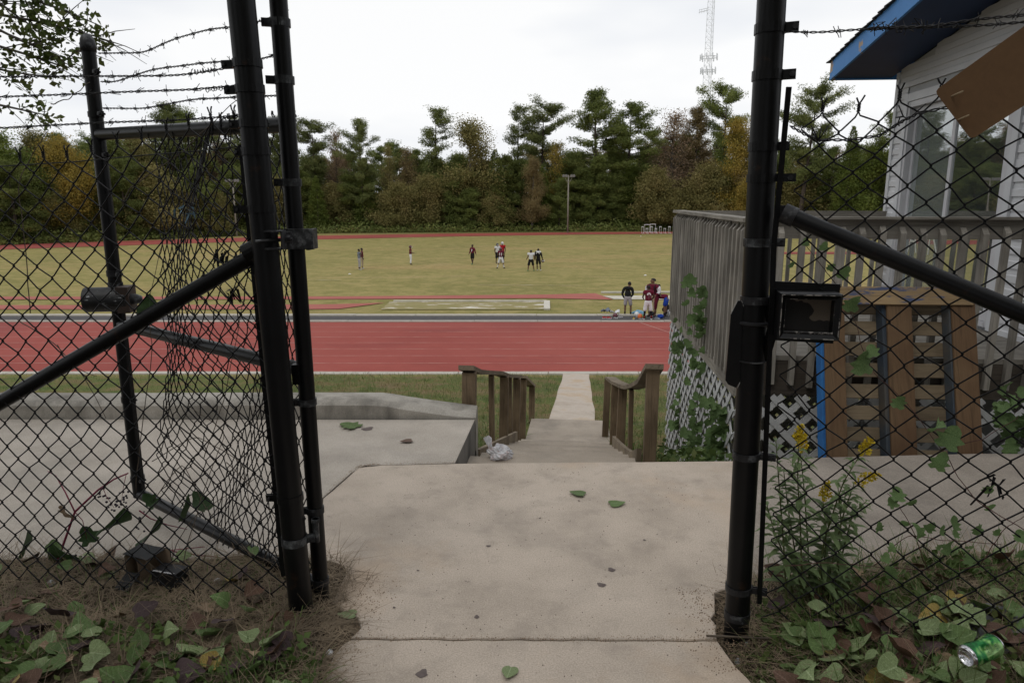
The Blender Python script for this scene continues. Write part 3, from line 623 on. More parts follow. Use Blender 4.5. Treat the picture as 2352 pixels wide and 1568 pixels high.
mb.build('tie_wire', M_WIRE, gate, smooth=True)
# second, doubled tension bar by the latch stile and bands
mb = MB(); mb.bar(g(GL - .055, 1.05), g(GL - .055, .13), .016, .006, up=GN); mb.build('tension_bar', M_BLACK, gate)
for z in (1.18, 1.24, .60, .17): band(gate, g(GL, z), .0305, (0, 0, 1), -GD, m=M_SCUFF if z > 1 else M_BLACK, lug=.035, h=.03)
# latch barrel on the free stile
lb = g(GL, 1.12); lx = Vector((-.985, -.17, 0)).normalized(); Rb = frame_from(lx, (0, 0, 1)); mb = MB(); Mb = Matrix.Translation(lb + Vector((.03, -.06, 0))) @ Rb.to_4x4()
mb.lathe([(.054, -.06), (.060, -.055), (.060, .135), (.054, .135), (.053, -.05), (.0, -.05)], 28, Mb); lo_ = mb.build('latch_barrel', mat('scratched_black_barrel', [(0.008, 0.008, 0.009), (0.02, 0.02, 0.021), (0.30, 0.31, 0.32)], rough=.5, scale=34, stops=[.4, .62, .67], stretch=(1, 1, 2.5)), gate, smooth=True, auto=40)
mb = MB(); mb.box(lb + Vector((.075, -.05, 0)), (.055, .11, .125), frame_from((0, 0, 1), lx)); mb.build('latch_bracket', mat('rusty_black_plate', [(.012, .011, .011), (.05, .028, .018)], rough=.7, scale=14), gate)
mb = MB(); mb.lathe([(.0, .055), (.016, .05), (.025, .03), (.027, 0), (.027, -.02)], 16, Matrix.Translation(lb + Vector((.10, -.06, 0))) @ frame_from(-lx, (0, 0, 1)).to_4x4()); mb.build('bolt_head', M_WORN, gate, smooth=True)
# upper hinge: strap clamp and channel; lower hinge: clevis
hc = Vector((-0.79, 2.50, 1.425)); mb = MB()
a0 = sight(652, 545, 2.40); a1 = sight(716, 548, 2.46)
mb.box(sight(687, 549, 2.475), (.10, .012, .072)); mb.box(sight(716, 549, 2.53), (.012, .11, .072)); mb.box(sight(672, 549, 2.56), (.06, .05, .07))
mb.build('hinge_strap', M_WORN, gate)
mb = MB(); c = sight(632, 551, 2.375)
for dz in (-.029, .029): mb.box(c + Vector((0, 0, dz)), (.058, .05, .005))
mb.box(c + Vector((.029, 0, 0)), (.005, .05, .063)); mb.build('hinge_channel', M_SCUFF, gate)
mb = MB(); mb.tube([sight(587, 555, 2.37), sight(672, 549, 2.39)], .0065, 10); mb.tube([sight(655, 548, 2.39), sight(668, 548, 2.39)], .013, 6); mb.tube([sight(664, 532, 2.42), sight(664, 560, 2.42)], .011, 8); mb.build('hinge_bolt', M_SCUFF, gate)
zc = .335; band(gate, lp(zc), .0445, (0, 0, 1), (1, .2, 0), m=M_WORN, h=.03, lug=.035)
mb = MB(); c = lp(zc) + Vector((.075, .03, .02)); mb.tube([c + Vector((0, 0, -.045)), c + Vector((0, 0, .05))], .012, 12); mb.tube([c + Vector((0, 0, .036)), c + Vector((0, 0, .05))], .018, 6); mb.build('hinge_pin', M_WORN, gate, smooth=True, auto=40)
mb = MB(); mb.box(sight(682, 858, 2.52), (.028, .035, .075)); mb.build('stop_block', M_BLACK, gate)
# the leaf's own barbed strands
barbed('barbed_wire', [sight(226, 123, 3.40), sight(330, 122, 3.25), sight(400, 90, 3.08), sight(480, 68, 2.95), sight(560, 60, 2.78), sight(610, 46, 2.66), sight(662, 25, 2.56)], 'top barbed strand on the open gate leaf, rising to its hinge', group='barbed wire on the gate leaf', seed=5)
barbed('barbed_wire', [sight(232, 188, 3.40), sight(262, 190, 3.34), sight(350, 160, 3.18), sight(480, 144, 2.95), sight(600, 137, 2.70), sight(664, 117, 2.56)], 'second barbed strand on the open gate leaf', group='barbed wire on the gate leaf', seed=6)
barbed('barbed_wire', [sight(236, 249, 3.40), sight(330, 250, 3.24), sight(440, 229, 3.02), sight(560, 223, 2.78), sight(668, 219, 2.56)], 'lowest barbed strand on the open gate leaf above its top rail', group='barbed wire on the gate leaf', seed=7)

# ---------------- right gate post
RP0 = Vector((0.853, 2.37, -0.12)); RP1 = Vector((0.808, 2.36, 2.75))
def rp_(z): t = (z - RP0.z) / (RP1.z - RP0.z); return RP0.lerp(RP1, t)
gpr = empty('gate_post', tuple(rp_(0)), 'thick black steel post on the right with a square latch box', 'gate post')
mb = MB(); mb.tube([RP0, RP1], 0.0445, 28); mb.build('pipe', M_BLACK, gpr, smooth=True, auto=40)
for z, m, lg, h in ((2.125, M_BLACK, .045, .03), (1.985, M_BLACK, .045, .03), (1.765, M_BLACK, .04, .028), (1.665, M_BLACK, .065, .026), (1.455, M_WORN, .045, .027), (1.26, M_SCUFF, .06, .026), (0.70, M_SCUFF, .06, .024), (0.175, M_SCUFF, .06, .024)):
    band(gpr, rp_(z), .0445, RP1 - RP0, (.93, -.35, 0), m=m, lug=lg, h=h)
for prof_, zc_ in (([(.0446, -.006), (.052, 0), (.052, .006), (.0446, .01)], 1.178), ([(.0446, 0), (.049, 0), (.0495, .004), (.0446, .005)], 1.045), ([(.0446, -.015), (.0475, -.015), (.0475, .015), (.0446, .015)], .065)):
    mb = MB(); mb.lathe(prof_, 26, Matrix.Translation(rp_(zc_))); mb.build('collar', M_SCUFF, gpr, smooth=True, auto=40)
# pointed strike plate on the gateway side
c = sight(1692, 790, 2.36); mb = MB(); w, t_ = .026, .008
out = [(-.6 * w, -.145), (-w, -.13), (-1.0 * w, .105), (-.25 * w, .152), (.25 * w, .152), (w, .105), (.95 * w, -.12), (.45 * w, -.155)]
R = frame_from((0, 0, 1), (.97, -.25, 0)); n = len(out)
vs = [c + R @ Vector((x - .004 * (z < 0), -t_ / 2, z)) for x, z in out] + [c + R @ Vector((x - .004 * (z < 0), t_ / 2, z)) for x, z in out]
mb.add(vs, [tuple(range(n - 1, -1, -1)), tuple(range(n, 2 * n))] + [(k, (k + 1) % n, (k + 1) % n + n, k + n) for k in range(n)])
sp = mb.build('strike_plate', M_BLACK, gpr)
mb = MB()
for a, b in ((3, 2), (4, 5), (5, 6), (6, 7)):
    p, q = c + R @ Vector((out[a][0], -t_ / 2 - .001, out[a][1])), c + R @ Vector((out[b][0], -t_ / 2 - .001, out[b][1])); mb.tube([p, q], .0013, 5)
mb.build('bare_edge', mat('bare_steel_edge', [(.16, .155, .15), (.34, .33, .32)], rough=.5, scale=60, rand=0), sp)
# square latch box: back plate and open mouthed box facing the visitor
bc = sight(1851, 722, 2.26); R = frame_from((0, 0, 1), (.985, -.17, 0)); ex, ey, ez = (R @ Vector(v) for v in ((1, 0, 0), (0, 1, 0), (0, 0, 1)))
mb = MB(); mb.box(bc + ey * .045, (.215, .006, .20), R @ Matrix.Rotation(.03, 3, 'Y')); mb.build('back_plate', M_BLACK, gpr)
M_BOXIN = mat('chipped_cream_interior', [(0.010, 0.009, 0.008), (0.014, 0.012, 0.011), (0.13, 0.105, 0.08)], rough=.75, scale=9, stops=[.3, .52, .535], detail=2.5)
ow, oh, iw, ih, dp = .188, .150, .150, .112, .075
mb = MB()
def ring(w, h, y, sl=0.0): return [bc + ex * (sx * w / 2) + ey * y + ez * (sz * h / 2 + sl * (sz > 0)) for sx, sz in ((-1, -1), (1, -1), (1, 1), (-1, 1))]
o1, o2, i2, i1 = ring(ow, oh, .04), ring(ow, oh, -dp + .02), ring(ow * .95, oh * .945, -dp + .016), ring(iw, ih, -.0)
i3 = ring(iw * 1.0, ih * 1.0, -dp + .03)
vs = o1 + o2 + i2 + i3 + i1; mb.add(vs, [(a * 4 + k, a * 4 + (k + 1) % 4, (a + 1) * 4 + (k + 1) % 4, (a + 1) * 4 + k) for a in range(4) for k in range(4)])
mb.build('latch_box', M_BLACK, gpr)
mb = MB(); mb.add([p - ey * .001 for p in ring(iw, ih, 0)], [(3, 2, 1, 0)]); mb.build('box_floor', M_BOXIN, gpr)
mb = MB(); rb_ = i2; ri_ = i3
for k in range(4): mb.tube([rb_[k], rb_[(k + 1) % 4]], .0017, 5); mb.tube([ri_[k], ri_[(k + 1) % 4]], .0013, 5)
mb.tube([ri_[0] + ez * .004, ri_[1] + ez * .003], .0035, 5)
mb.build('chipped_rim', mat('chipped_rim_paint', [(.01, .01, .01), (.012, .012, .012), (.26, .24, .22)], rough=.6, scale=50, stops=[.3, .52, .56], rand=0), gpr)
mb = MB(); mb.bar(rp_(1.17) + Vector((.04, -.01, 0)), bc + ey * .04 - ex * .09 + ez * .06, .03, .02); mb.bar(rp_(1.05) + Vector((.04, -.01, 0)), bc + ey * .04 - ex * .09 - ez * .05, .03, .02); mb.build('bracket', M_BLACK, gpr)

# ---------------- right fence run
FR0 = Vector((0.93, 2.33, 0)); FRD = Vector((0.80, -0.44, 0)).normalized(); FRD = Vector((0.62, -0.30, 0)).normalized(); FRN = Vector((-FRD.y, FRD.x, 0))
cr = empty('chain_link_fence', tuple(FR0), 'black chain link fence right of the gateway with loose top', 'fence')
def fr(u, z, d):
    k = max(0., 1 - abs(u - .12) / .2) * smooth(1.5, 1.8, z)
    zz = z + .05 - .05 * k + .03 * math.sin(4.7 * u + .5) * smooth(1.0, 1.8, z) + .10 * smooth(.1, .8, u) * (1 - z / 1.9)
    e = math.exp(-((u - .30) ** 2 + (z - 1.02) ** 2) / .006)
    return FR0 + FRD * (u + .012 * math.sin(3.7 * z + 2.2 * u) + .018 * e) + FRN * (d + .015 * math.sin(3 * u + 2.1 * z)) + Vector((0, 0, zz + .02 * e))
wire_mesh('chain_link_mesh', cr, None, fr, 23, 35, CW=.0525, RH=.0515, seed=9, r=.0027, zb=.02)
mb = MB(); mb.bar(sight(1812, 200, 2.28), sight(1778, 560, 2.29), .016, .007, up=(0, 1, 0)); mb.bar(sight(1778, 560, 2.29), sight(1744, 1385, 2.31), .016, .007, up=(0, 1, 0)); mb.build('tension_bar', M_BLACK, cr)
mb = MB(); b0, b1 = sight(1806, 492, 2.29), sight(2400, 742, 1.98); mb.tube([b0, b1], .0275, 18); mb.build('brace', M_BLACK, cr, smooth=True, auto=40)
mb = MB(); mb.tube([b0 + (b0 - b1).normalized() * .012, b0 + (b1 - b0).normalized() * .03], .032, 18); mb.box(sight(1793, 486, 2.30), (.03, .02, .04)); mb.build('brace_cup', M_SCUFF, cr, smooth=True, auto=40)
mb = MB(); rr = random.Random(5)
tw = [sight(1815, 290, 2.27), sight(1850, 310, 2.25), sight(1880, 322, 2.23), sight(1950, 322, 2.2), sight(2020, 312, 2.15), sight(2070, 280, 2.1), sight(2110, 260, 2.08), sight(2190, 245, 2.03)]
for ph in (0, 3.14):
    P = np.array([tuple(p) for p in tw]); tt = np.linspace(0, len(tw) - 1, 160); Q = np.stack([np.interp(tt, np.arange(len(tw)), P[:, k]) for k in range(3)], 1); a = tt * 9 + ph
    Q[:, 1] += .003 * np.cos(a); Q[:, 2] += .003 * np.sin(a); mb.tube(Q, .0022, 5)
for x, y in ((1880, 322), (2062, 285), (2075, 268), (2100, 262), (1880, 325)):
    c = sight(x, y, 2.2 if x < 2000 else 2.1)
    for q in range(3): mb.tube([c, c + Vector((rr.uniform(-.03, .03), rr.uniform(-.02, .01), rr.uniform(-.01, .045)))], .002, 4)
mb.build('tangled_wire', M_BARB, cr, smooth=True)
barbed('barbed_wire', [sight(1818, 73, 2.28), sight(1860, 78, 2.26), sight(1920, 72, 2.22), sight(1990, 67, 2.17), sight(2080, 65, 2.1), sight(2150, 62, 2.05), sight(2230, 45, 2.0), sight(2380, 33, 1.92)], 'upper barbed strand from the right post across the blue eave', seed=11, step=.09)
barbed('barbed_wire', [sight(1995, 66, 2.16), sight(2060, 62, 2.11), sight(2150, 63, 2.05), sight(2250, 60, 1.99), sight(2380, 49, 1.92)], 'lower barbed strand knotted to the upper one at the blue eave', seed=12, step=.09)
mb = MB(); rr = random.Random(9)
for q in range(7):
    c = sight(2000 + q * 22, 66 - (q % 3) * 4, 2.14 - q * .01); mb.tube([c + Vector((rr.uniform(-.02, .02), rr.uniform(-.01, .01), rr.uniform(-.015, .022))) for _ in range(5)], .0016, 4)
mb.build('wire_knot', M_BARB, cr)
# brown hardboard sheet hooked on the fence top
bd = empty('hardboard_sheet', tuple(sight(2230, 318, 2.0)), 'tilted brown hardboard sheet hooked on the right fence top', 'board')
P = [sight(2184, 188, 2.02), sight(2231, 321, 2.00)]; ax = (sight(2352, 67, 1.90) - P[0]).normalized(); ay = (P[0] - P[1]).normalized(); az = ax.cross(ay).normalized(); ay = az.cross(ax)
H_, W_, c0 = (P[0] - P[1]).length, .62, .012; pts = [(c0, 0), (W_ - c0, 0), (W_, c0), (W_, H_ - c0), (W_ - c0, H_), (c0, H_), (c0 * .3, H_ - c0 * .3), (0, H_ - c0), (0, c0), (c0 * .3, c0 * .3)]
mb = MB(); n = len(pts); vs = [P[1] + ax * x + ay * y - az * .002 for x, y in pts] + [P[1] + ax * x + ay * y + az * .002 for x, y in pts]
mb.add(vs, [tuple(range(n - 1, -1, -1)), tuple(range(n, 2 * n))] + [(k, (k + 1) % n, (k + 1) % n + n, k + n) for k in range(n)])
mb.build('sheet', mat('brown_hardboard', [(.125, .068, .030), (.165, .092, .042)], rough=.7, scale=2, fine=.1, detail=8), bd)
mb = MB()
for x, y in ((2192, 215), (2205, 270)): mb.tube([sight(x - 6, y + 6, 2.02), sight(x + 12, y - 2, 1.985), sight(x + 20, y - 5, 1.99)], .0024, 5)
mb.build('hook', mat('tan_cord', [(.26, .19, .11), (.36, .28, .18)], rough=.9, scale=30), bd)

# ================================================================== DECK, HOUSE, PALLET, HANDRAILS
DY = Vector((0.0815, 0.9967, 0)).normalized(); DX = Vector((DY.y, -DY.x, 0)); DN = Vector((1.705, 5.10, 0))
RD = Matrix((DX, DY, Vector((0, 0, 1)))).transposed(); DROT = -math.atan2(DY.x, DY.y)
def D(u, v, z=0.0): return DN + DX * u + DY * v + Vector((0, 0, z))
DW, DL, DF = 2.42, 3.42, 0.45
dk = empty('wooden_deck', tuple(DN), 'grey weathered wooden deck with balusters and white lattice skirt', 'deck', rz=DROT)
def dbox(name, m, u0, u1, v0, v1, z0, z1, parent=dk):
    mb = MB(); mb.box(D((u0 + u1) / 2, (v0 + v1) / 2, (z0 + z1) / 2), (abs(u1 - u0), abs(v1 - v0), z1 - z0), RD); return mb.build(name, m, parent)
# floor boards run across the deck
nb = 24
for k in range(nb):
    v0 = k * DL / nb; dbox('floor_board', M_DECK_U, -0.01, DW, v0 + .003, v0 + DL / nb - .003, DF - .036, DF + random.uniform(-.002, .002))
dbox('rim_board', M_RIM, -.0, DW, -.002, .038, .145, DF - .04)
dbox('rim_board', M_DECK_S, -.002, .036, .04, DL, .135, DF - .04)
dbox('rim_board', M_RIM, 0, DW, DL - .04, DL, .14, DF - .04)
dbox('bottom_board', M_DECK_S, -.03, -.004, -.02, DL, .135, .262)
for (u, v) in ((.06, .06), (.06, DL / 2), (.06, DL - .06), (DW * .55, .06), (DW - .1, .06), (DW * .5, DL - .06)):
    dbox('post', M_DECK_V, u - .045, u + .045, v - .045, v + .045, float(ground_z(D(u, v).x, D(u, v).y)) - .1, DF + .95 if u < .1 or v > 3 else DF - .05)
# top rails
dbox('side_rail', M_DECK_S, .0, .038, -.01, DL, 1.33, 1.43)
dbox('rail_cap', M_DECK_S, -.045, .085, -.04, DL + .04, 1.432, 1.462)
dbox('front_rail', M_DECK_U, .045, DW - .01, -.0, .038, 1.315, 1.452)
dbox('front_rail_cap', M_DECK_U, .088, DW - .01, -.05, .05, 1.454, 1.472)
dbox('back_rail', M_DECK_U, .04, DW, DL - .04, DL, 1.33, 1.455)
def baluster(P, w, d, z0, z1, face, tilt=0.0):
    """square stick with a slanted top, cut away from the deck"""
    R = frame_from((0, 0, 1), face); x, y = w / 2, d / 2; mb = MB()
    v = [(-x, -y, z0), (x, -y, z0), (x, y, z0), (-x, y, z0), (-x, -y, z1), (x, -y, z1 - d * .0), (x, y, z1), (-x, y, z1)]
    v = [(-x, -y, z0), (x, -y, z0), (x, y, z0), (-x, y, z0), (-x, -y, z1), (x, -y, z1 - w * 1.15), (x, y, z1 - w * 1.15), (-x, y, z1)]
    T = Matrix.Rotation(tilt, 3, R @ Vector((1, 0, 0)))
    mb.add([Vector(P) + T @ (R @ Vector(p)) for p in v], [(0, 3, 2, 1), (4, 5, 6, 7), (0, 1, 5, 4), (1, 2, 6, 5), (2, 3, 7, 6), (3, 0, 4, 7)]); return mb.build('baluster', M_DECK_V, dk)
nbal = 27
for k in range(nbal):
    v = .01 + (DL - .03) * k / (nbal - 1); baluster(D(-.024, v), .040, .040, .235 + random.uniform(-.01, .01), 1.418 + random.uniform(-.008, .008), -DX, random.uniform(-.006, .006))
nf = 17
for k in range(nf):
    u = .10 + (DW - .2) * k / (nf - 1); baluster(D(u, -.024), .040, .040, .225 + random.uniform(-.015, .015), 1.402 + random.uniform(-.01, .01), -DY, random.uniform(-.008, .008))
for k in range(17):
    u = .10 + (DW - .2) * k / 16; baluster(D(u, DL + .022), .038, .038, .25, 1.40, DY)
# lattice skirt: two layers of diagonal laths, clipped to the panel
def lattice(o, ax, wid, z0, z1, nrm, pitch=0.098, lw=0.036):
    o, ax, nrm = Vector(o), Vector(ax), Vector(nrm); H = z1 - z0
    for s, off in ((1, .0), (-1, .008)):
        c = -H - .2
        while c < wid + H + .2:
            # line x = c + t*s for height t in 0..H (45 degrees)
            t0, t1 = 0.0, H
            x0, x1 = c, c + s * H
            lo_t, hi_t = 0.0, H
            if s > 0: lo_t = max(lo_t, -c); hi_t = min(hi_t, wid - c)
            else: lo_t = max(lo_t, c - wid); hi_t = min(hi_t, c)
            if hi_t - lo_t > .05:
                a = o + ax * (c + s * lo_t) + Vector((0, 0, z0 + lo_t)) + nrm * off; b = o + ax * (c + s * hi_t) + Vector((0, 0, z0 + hi_t)) + nrm * off
                mb = MB(); mb.bar(a, b, lw, .007, up=nrm); mb.build('lath', M_LATTICE, dk)
            c += pitch
lattice(D(-.012, .0), DY, DL, -1.85, .135, -DX, pitch=.185, lw=.046)
lattice(D(0, -.012), DX, DW, -.62, .142, -DY, pitch=.18, lw=.046)
lattice(D(0, DL + .03), DX, DW, -2.2, .14, DY, pitch=.15, lw=.07)  # back panel added to cut the light under the deck

# ---------------- house
hs = empty('house', tuple(D(DW, DL)), 'small white sided building with blue eave behind the deck', 'house', rz=DROT)
WU = DW; S_FAR = DL + 0.03
def Hh(s, n, z): return D(WU - n, S_FAR - s, z)              # s: from far corner towards the visitor, n: out from the wall
SL, ZE, RIDGE = 0.162, 2.955, 2.00                           # roof slope, eave height at overhang end, ridge position
def roof_under(s): s = s if s <= RIDGE else 2 * RIDGE - s; return ZE + SL * (s + .25)
HLEN = 4.1
d0, d1, dz0, dz1 = .34, 2.30, DF + .03, 2.63                 # door opening
EXP = .118
def plank(s0, s1, z, zt=None):
    mb = MB(); h = (zt if zt else z + EXP) - z + .008
    t0, t1 = .020, .006
    P = [Hh(s0, 0, z), Hh(s1, 0, z), Hh(s1, t0, z), Hh(s0, t0, z), Hh(s0, 0, z + h), Hh(s1, 0, z + h), Hh(s1, t1, z + h), Hh(s0, t1, z + h)]
    # vinyl drop profile: a shallow crease half way up
    P += [Hh(s0, t0 - .002, z + h * .45), Hh(s1, t0 - .002, z + h * .45), Hh(s0, t0 - .009, z + h * .52), Hh(s1, t0 - .009, z + h * .52)]
    mb.add(P, [(3, 2, 9, 8), (8, 9, 11, 10), (10, 11, 6, 7), (0, 1, 2, 3), (0, 3, 8, 10, 7, 4), (1, 5, 6, 11, 9, 2), (4, 7, 6, 5)]); mb.build('siding_plank', M_SIDING, hs)
z = -0.0 + DF - .25
while z < ZE + SL * (RIDGE + .25) - .02:
    zt = z + EXP
    def clip(a, b):
        # keep the part of a..b that lies below the roof
        ss = [a + (b - a) * k / 80 for k in range(81)]; ok = [q for q in ss if roof_under(q) - .03 > z + EXP * .5]
        return (min(ok), max(ok)) if len(ok) > 2 else None
    segs = [(.05, HLEN - .05)] if (zt <= dz0 - .05 or z >= dz1 + .09) else [(.05, d0 - .07), (d1 + .07, HLEN - .05)]
    for a, b in segs:
        c = clip(a, b)
        if c: plank(c[0], c[1], z)
    z += EXP
# shell behind the siding, the far side wall and the back
M_SHELL = mat('grey_wall_shell', [(.35, .36, .37), (.40, .41, .42)], rough=.7, scale=2)
mb = MB()
def quad(*p): mb.add(list(p), [(0, 1, 2, 3)])
gz = -2.0
for a, b in ((0, d0 - .02), (d1 + .02, HLEN)): quad(Hh(a, -.004, gz), Hh(b, -.004, gz), Hh(b, -.004, min(roof_under(a), roof_under(b))), Hh(a, -.004, min(roof_under(a), roof_under(b))))
quad(Hh(d0 - .02, -.004, dz1), Hh(d1 + .02, -.004, dz1), Hh(d1 + .02, -.004, roof_under(d0)), Hh(d0 - .02, -.004, roof_under(d0)))
quad(Hh(d0 - .02, -.004, gz), Hh(d1 + .02, -.004, gz), Hh(d1 + .02, -.004, dz0), Hh(d0 - .02, -.004, dz0))
quad(Hh(0, -.004, ZE), Hh(RIDGE, -.004, ZE), Hh(RIDGE, -.004, roof_under(RIDGE)), Hh(0, -.004, roof_under(0)))
quad(Hh(RIDGE, -.004, ZE), Hh(HLEN, -.004, ZE), Hh(HLEN, -.004, roof_under(HLEN)), Hh(RIDGE, -.004, roof_under(RIDGE)))
for s in (0.0, HLEN): quad(Hh(s, -.004, gz), Hh(s, -5, gz), Hh(s, -5, roof_under(s)), Hh(s, -.004, roof_under(s)))
quad(Hh(0, -5, gz), Hh(HLEN, -5, gz), Hh(HLEN, -5, roof_under(0)), Hh(0, -5, roof_under(0)))
mb.build('wall', M_SHELL, hs)
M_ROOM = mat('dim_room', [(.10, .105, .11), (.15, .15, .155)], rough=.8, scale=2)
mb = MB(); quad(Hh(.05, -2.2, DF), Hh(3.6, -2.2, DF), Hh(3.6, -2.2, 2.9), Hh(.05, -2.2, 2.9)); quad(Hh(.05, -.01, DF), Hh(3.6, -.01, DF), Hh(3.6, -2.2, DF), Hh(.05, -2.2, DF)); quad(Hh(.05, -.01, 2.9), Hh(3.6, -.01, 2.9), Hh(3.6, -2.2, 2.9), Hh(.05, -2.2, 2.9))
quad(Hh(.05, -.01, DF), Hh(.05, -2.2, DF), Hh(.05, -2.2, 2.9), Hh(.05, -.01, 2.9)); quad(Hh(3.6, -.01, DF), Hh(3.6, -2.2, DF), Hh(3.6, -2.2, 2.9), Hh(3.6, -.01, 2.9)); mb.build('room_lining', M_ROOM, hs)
def hbox(name, m, s0, s1, n0, n1, z0, z1, parent=hs):
    mb = MB(); mb.box(Hh((s0 + s1) / 2, (n0 + n1) / 2, (z0 + z1) / 2), (abs(n1 - n0), abs(s1 - s0), z1 - z0), RD); return mb.build(name, m, parent)
hbox('corner_trim', M_TRIM, -.012, .055, -.06, .028, -2.0, roof_under(0) - .01)
hbox('corner_trim', M_TRIM, -.014, -.0, -.30, -.062, -2.0, roof_under(0) - .01)
# sliding door
door = empty('sliding_door', (0, 0, 0)); door.parent = hs
door.matrix_parent_inverse = Matrix.Identity(4)
Mh = Matrix.LocRotScale(hs.location, hs.rotation_euler, hs.scale); door.location = Mh.inverted() @ Hh(d0, 0, dz0)
M_ALU = mat('white_door_frame', [(.46, .46, .48), (.54, .54, .56)], rough=.4, scale=5, spec=.4)
M_GASK = mat('dark_door_gasket', [(.025, .025, .03), (.05, .05, .055)], rough=.6, scale=5)
hbox('casing', M_TRIM, d0 - .085, d0 - .002, .0, .034, dz0 - .02, dz1 + .09, door); hbox('casing', M_TRIM, d1 + .002, d1 + .085, .0, .034, dz0 - .02, dz1 + .09, door); hbox('casing', M_TRIM, d0 - .0, d1 + .0, .001, .033, dz1 + .004, dz1 + .088, door)
hbox('jamb', M_ALU, d0, d0 + .045, -.08, .022, dz0, dz1, door); hbox('jamb', M_ALU, d1 - .045, d1, -.08, .022, dz0, dz1, door); hbox('head', M_ALU, d0 + .046, d1 - .046, -.08, .02, dz1 - .06, dz1, door); hbox('sill', M_ALU, d0 + .046, d1 - .046, -.08, .03, dz0, dz0 + .04, door)
dm = (d0 + d1) / 2 - .02
def sash(s0, s1, n, pane_m):
    fr_ = []
    for a, b, z0, z1 in ((s0, s0 + .055, dz0 + .045, dz1 - .065), (s1 - .07, s1, dz0 + .045, dz1 - .065), (s0 + .056, s1 - .071, dz1 - .12, dz1 - .066), (s0 + .056, s1 - .071, dz0 + .045, dz0 + .12)): fr_.append(hbox('sash_bar', M_ALU, a, b, n - .018, n + .018, z0, z1, door))
    hbox('gasket', M_GASK, s1 - .085, s1 - .0715, n - .012, n + .012, dz0 + .12, dz1 - .12, door)
    hbox('pane', pane_m, s0 + .056, s1 - .086, n - .003, n + .003, dz0 + .121, dz1 - .121, door)
def glass(name, refl, tint, haze=.1):
    m = bpy.data.materials.new(name); m.use_nodes = True; t = m.node_tree; t.nodes.clear(); o = t.nodes.new('ShaderNodeOutputMaterial'); ms = t.nodes.new('ShaderNodeMixShader'); tr = t.nodes.new('ShaderNodeBsdfTransparent'); gl = t.nodes.new('ShaderNodeBsdfGlossy'); lw = t.nodes.new('ShaderNodeFresnel'); lw.inputs[0].default_value = 1.5
    mr = t.nodes.new('ShaderNodeMapRange'); mr.inputs[1].default_value = 0.03; mr.inputs[2].default_value = .6; mr.inputs[3].default_value = refl; mr.inputs[4].default_value = 1.0
    tr.inputs[0].default_value = (*tint, 1); gl.inputs[0].default_value = (.92, .95, .95, 1); gl.inputs['Roughness'].default_value = .015
    n = t.nodes.new('ShaderNodeTexNoise'); n.inputs['Scale'].default_value = 1.3; bp = t.nodes.new('ShaderNodeBump'); bp.inputs['Strength'].default_value = .04; bp.inputs['Distance'].default_value = .05; c_ = t.nodes.new('ShaderNodeTexCoord')
    k = t.links.new; k(c_.outputs['Object'], n.inputs['Vector']); k(n.outputs[0], bp.inputs['Height']); k(bp.outputs[0], gl.inputs['Normal']); k(lw.outputs[0], mr.inputs[0]); k(mr.outputs[0], ms.inputs[0]); k(tr.outputs[0], ms.inputs[1]); k(gl.outputs[0], ms.inputs[2]); df = t.nodes.new('ShaderNodeBsdfDiffuse'); df.inputs[0].default_value = (.42, .47, .45, 1); m3 = t.nodes.new('ShaderNodeMixShader'); m3.inputs[0].default_value = haze; k(ms.outputs[0], m3.inputs[1]); k(df.outputs[0], m3.inputs[2]); k(m3.outputs[0], o.inputs[0]); return m
M_GLASS = glass('reflective_glass', .62, (.72, .78, .76), .06); M_SCREEN = glass('hazy_screened_glass', .42, (.55, .62, .60), .24)
sash(d0 + .046, dm + .06, -.055, M_SCREEN); sash(dm - .012, d1 - .046, -.012, M_GLASS)
mb = MB(); rr_ = random.Random(2)
# pale letters painted on the far sash glass
def letters(txt, s, z, h, m):
    pts_ = {'A': [[(0, 0), (.5, 1), (1, 0)], [(.22, .4), (.78, .4)]], 'W': [[(0, 1), (.25, 0), (.5, .7), (.75, 0), (1, 1)]], 'N': [[(0, 0), (0, 1), (1, 0), (1, 1)]]}
    for c_ in txt:
        m2 = MB()
        for ln in pts_[c_]:
            for (x0, y0), (x1, y1) in zip(ln, ln[1:]): m2.bar(Hh(s + x0 * h * .62, -.05, z + y0 * h), Hh(s + x1 * h * .62, -.05, z + y1 * h), .022, .002, up=DX)
        m2.build('letter', m, door); s += h * .75
letters('AWN', d0 + .20, 1.02, .30, mat('pale_window_paint', [(.45, .46, .40), (.55, .56, .5)], rough=.7, scale=6))
# things inside, seen dimly through the glass
bn = empty('recycling_bin', tuple(Hh(2.05, -.32, DF)), 'green and red bin behind the sliding door glass', 'bin')
mb = MB(); mb.lathe([(.19, 0), (.20, .02), (.235, .80), (.245, .82), (.24, .84), (.20, .84)], 20, Matrix.Translation(Hh(2.05, -.32, DF))); mb.build('body', mat('green_and_red_bin', [(.02, .22, .05), (.03, .30, .07), (.42, .07, .02)], rough=.5, scale=2.1, stops=[.3, .56, .58], detail=3), bn, smooth=True, auto=40)
mb = MB(); mb.lathe([(.25, .845), (.25, .88), (.2, .93), (.0, .95)], 20, Matrix.Translation(Hh(2.05, -.32, DF))); mb.build('lid', M_GASK, bn, smooth=True, auto=40)
cp = empty('blue_panels', tuple(Hh(1.35, -.25, DF)), 'blue boards leaning inside behind the sliding door', 'board')
for k, (s_, c_) in enumerate(((.62, (.03, .12, .27)), (1.38, (.015, .12, .20)), (1.62, (.02, .06, .11)))):
    mb = MB(); mb.box(Hh(s_, -.3 - .03 * k, DF + .42), (.03, .26, .84), RD @ Matrix.Rotation(.12, 3, 'Y')); mb.build('panel', mat('blue_indoor_board_%d' % k, [c_, tuple(1.3 * q for q in c_)], rough=.5, scale=3), cp)
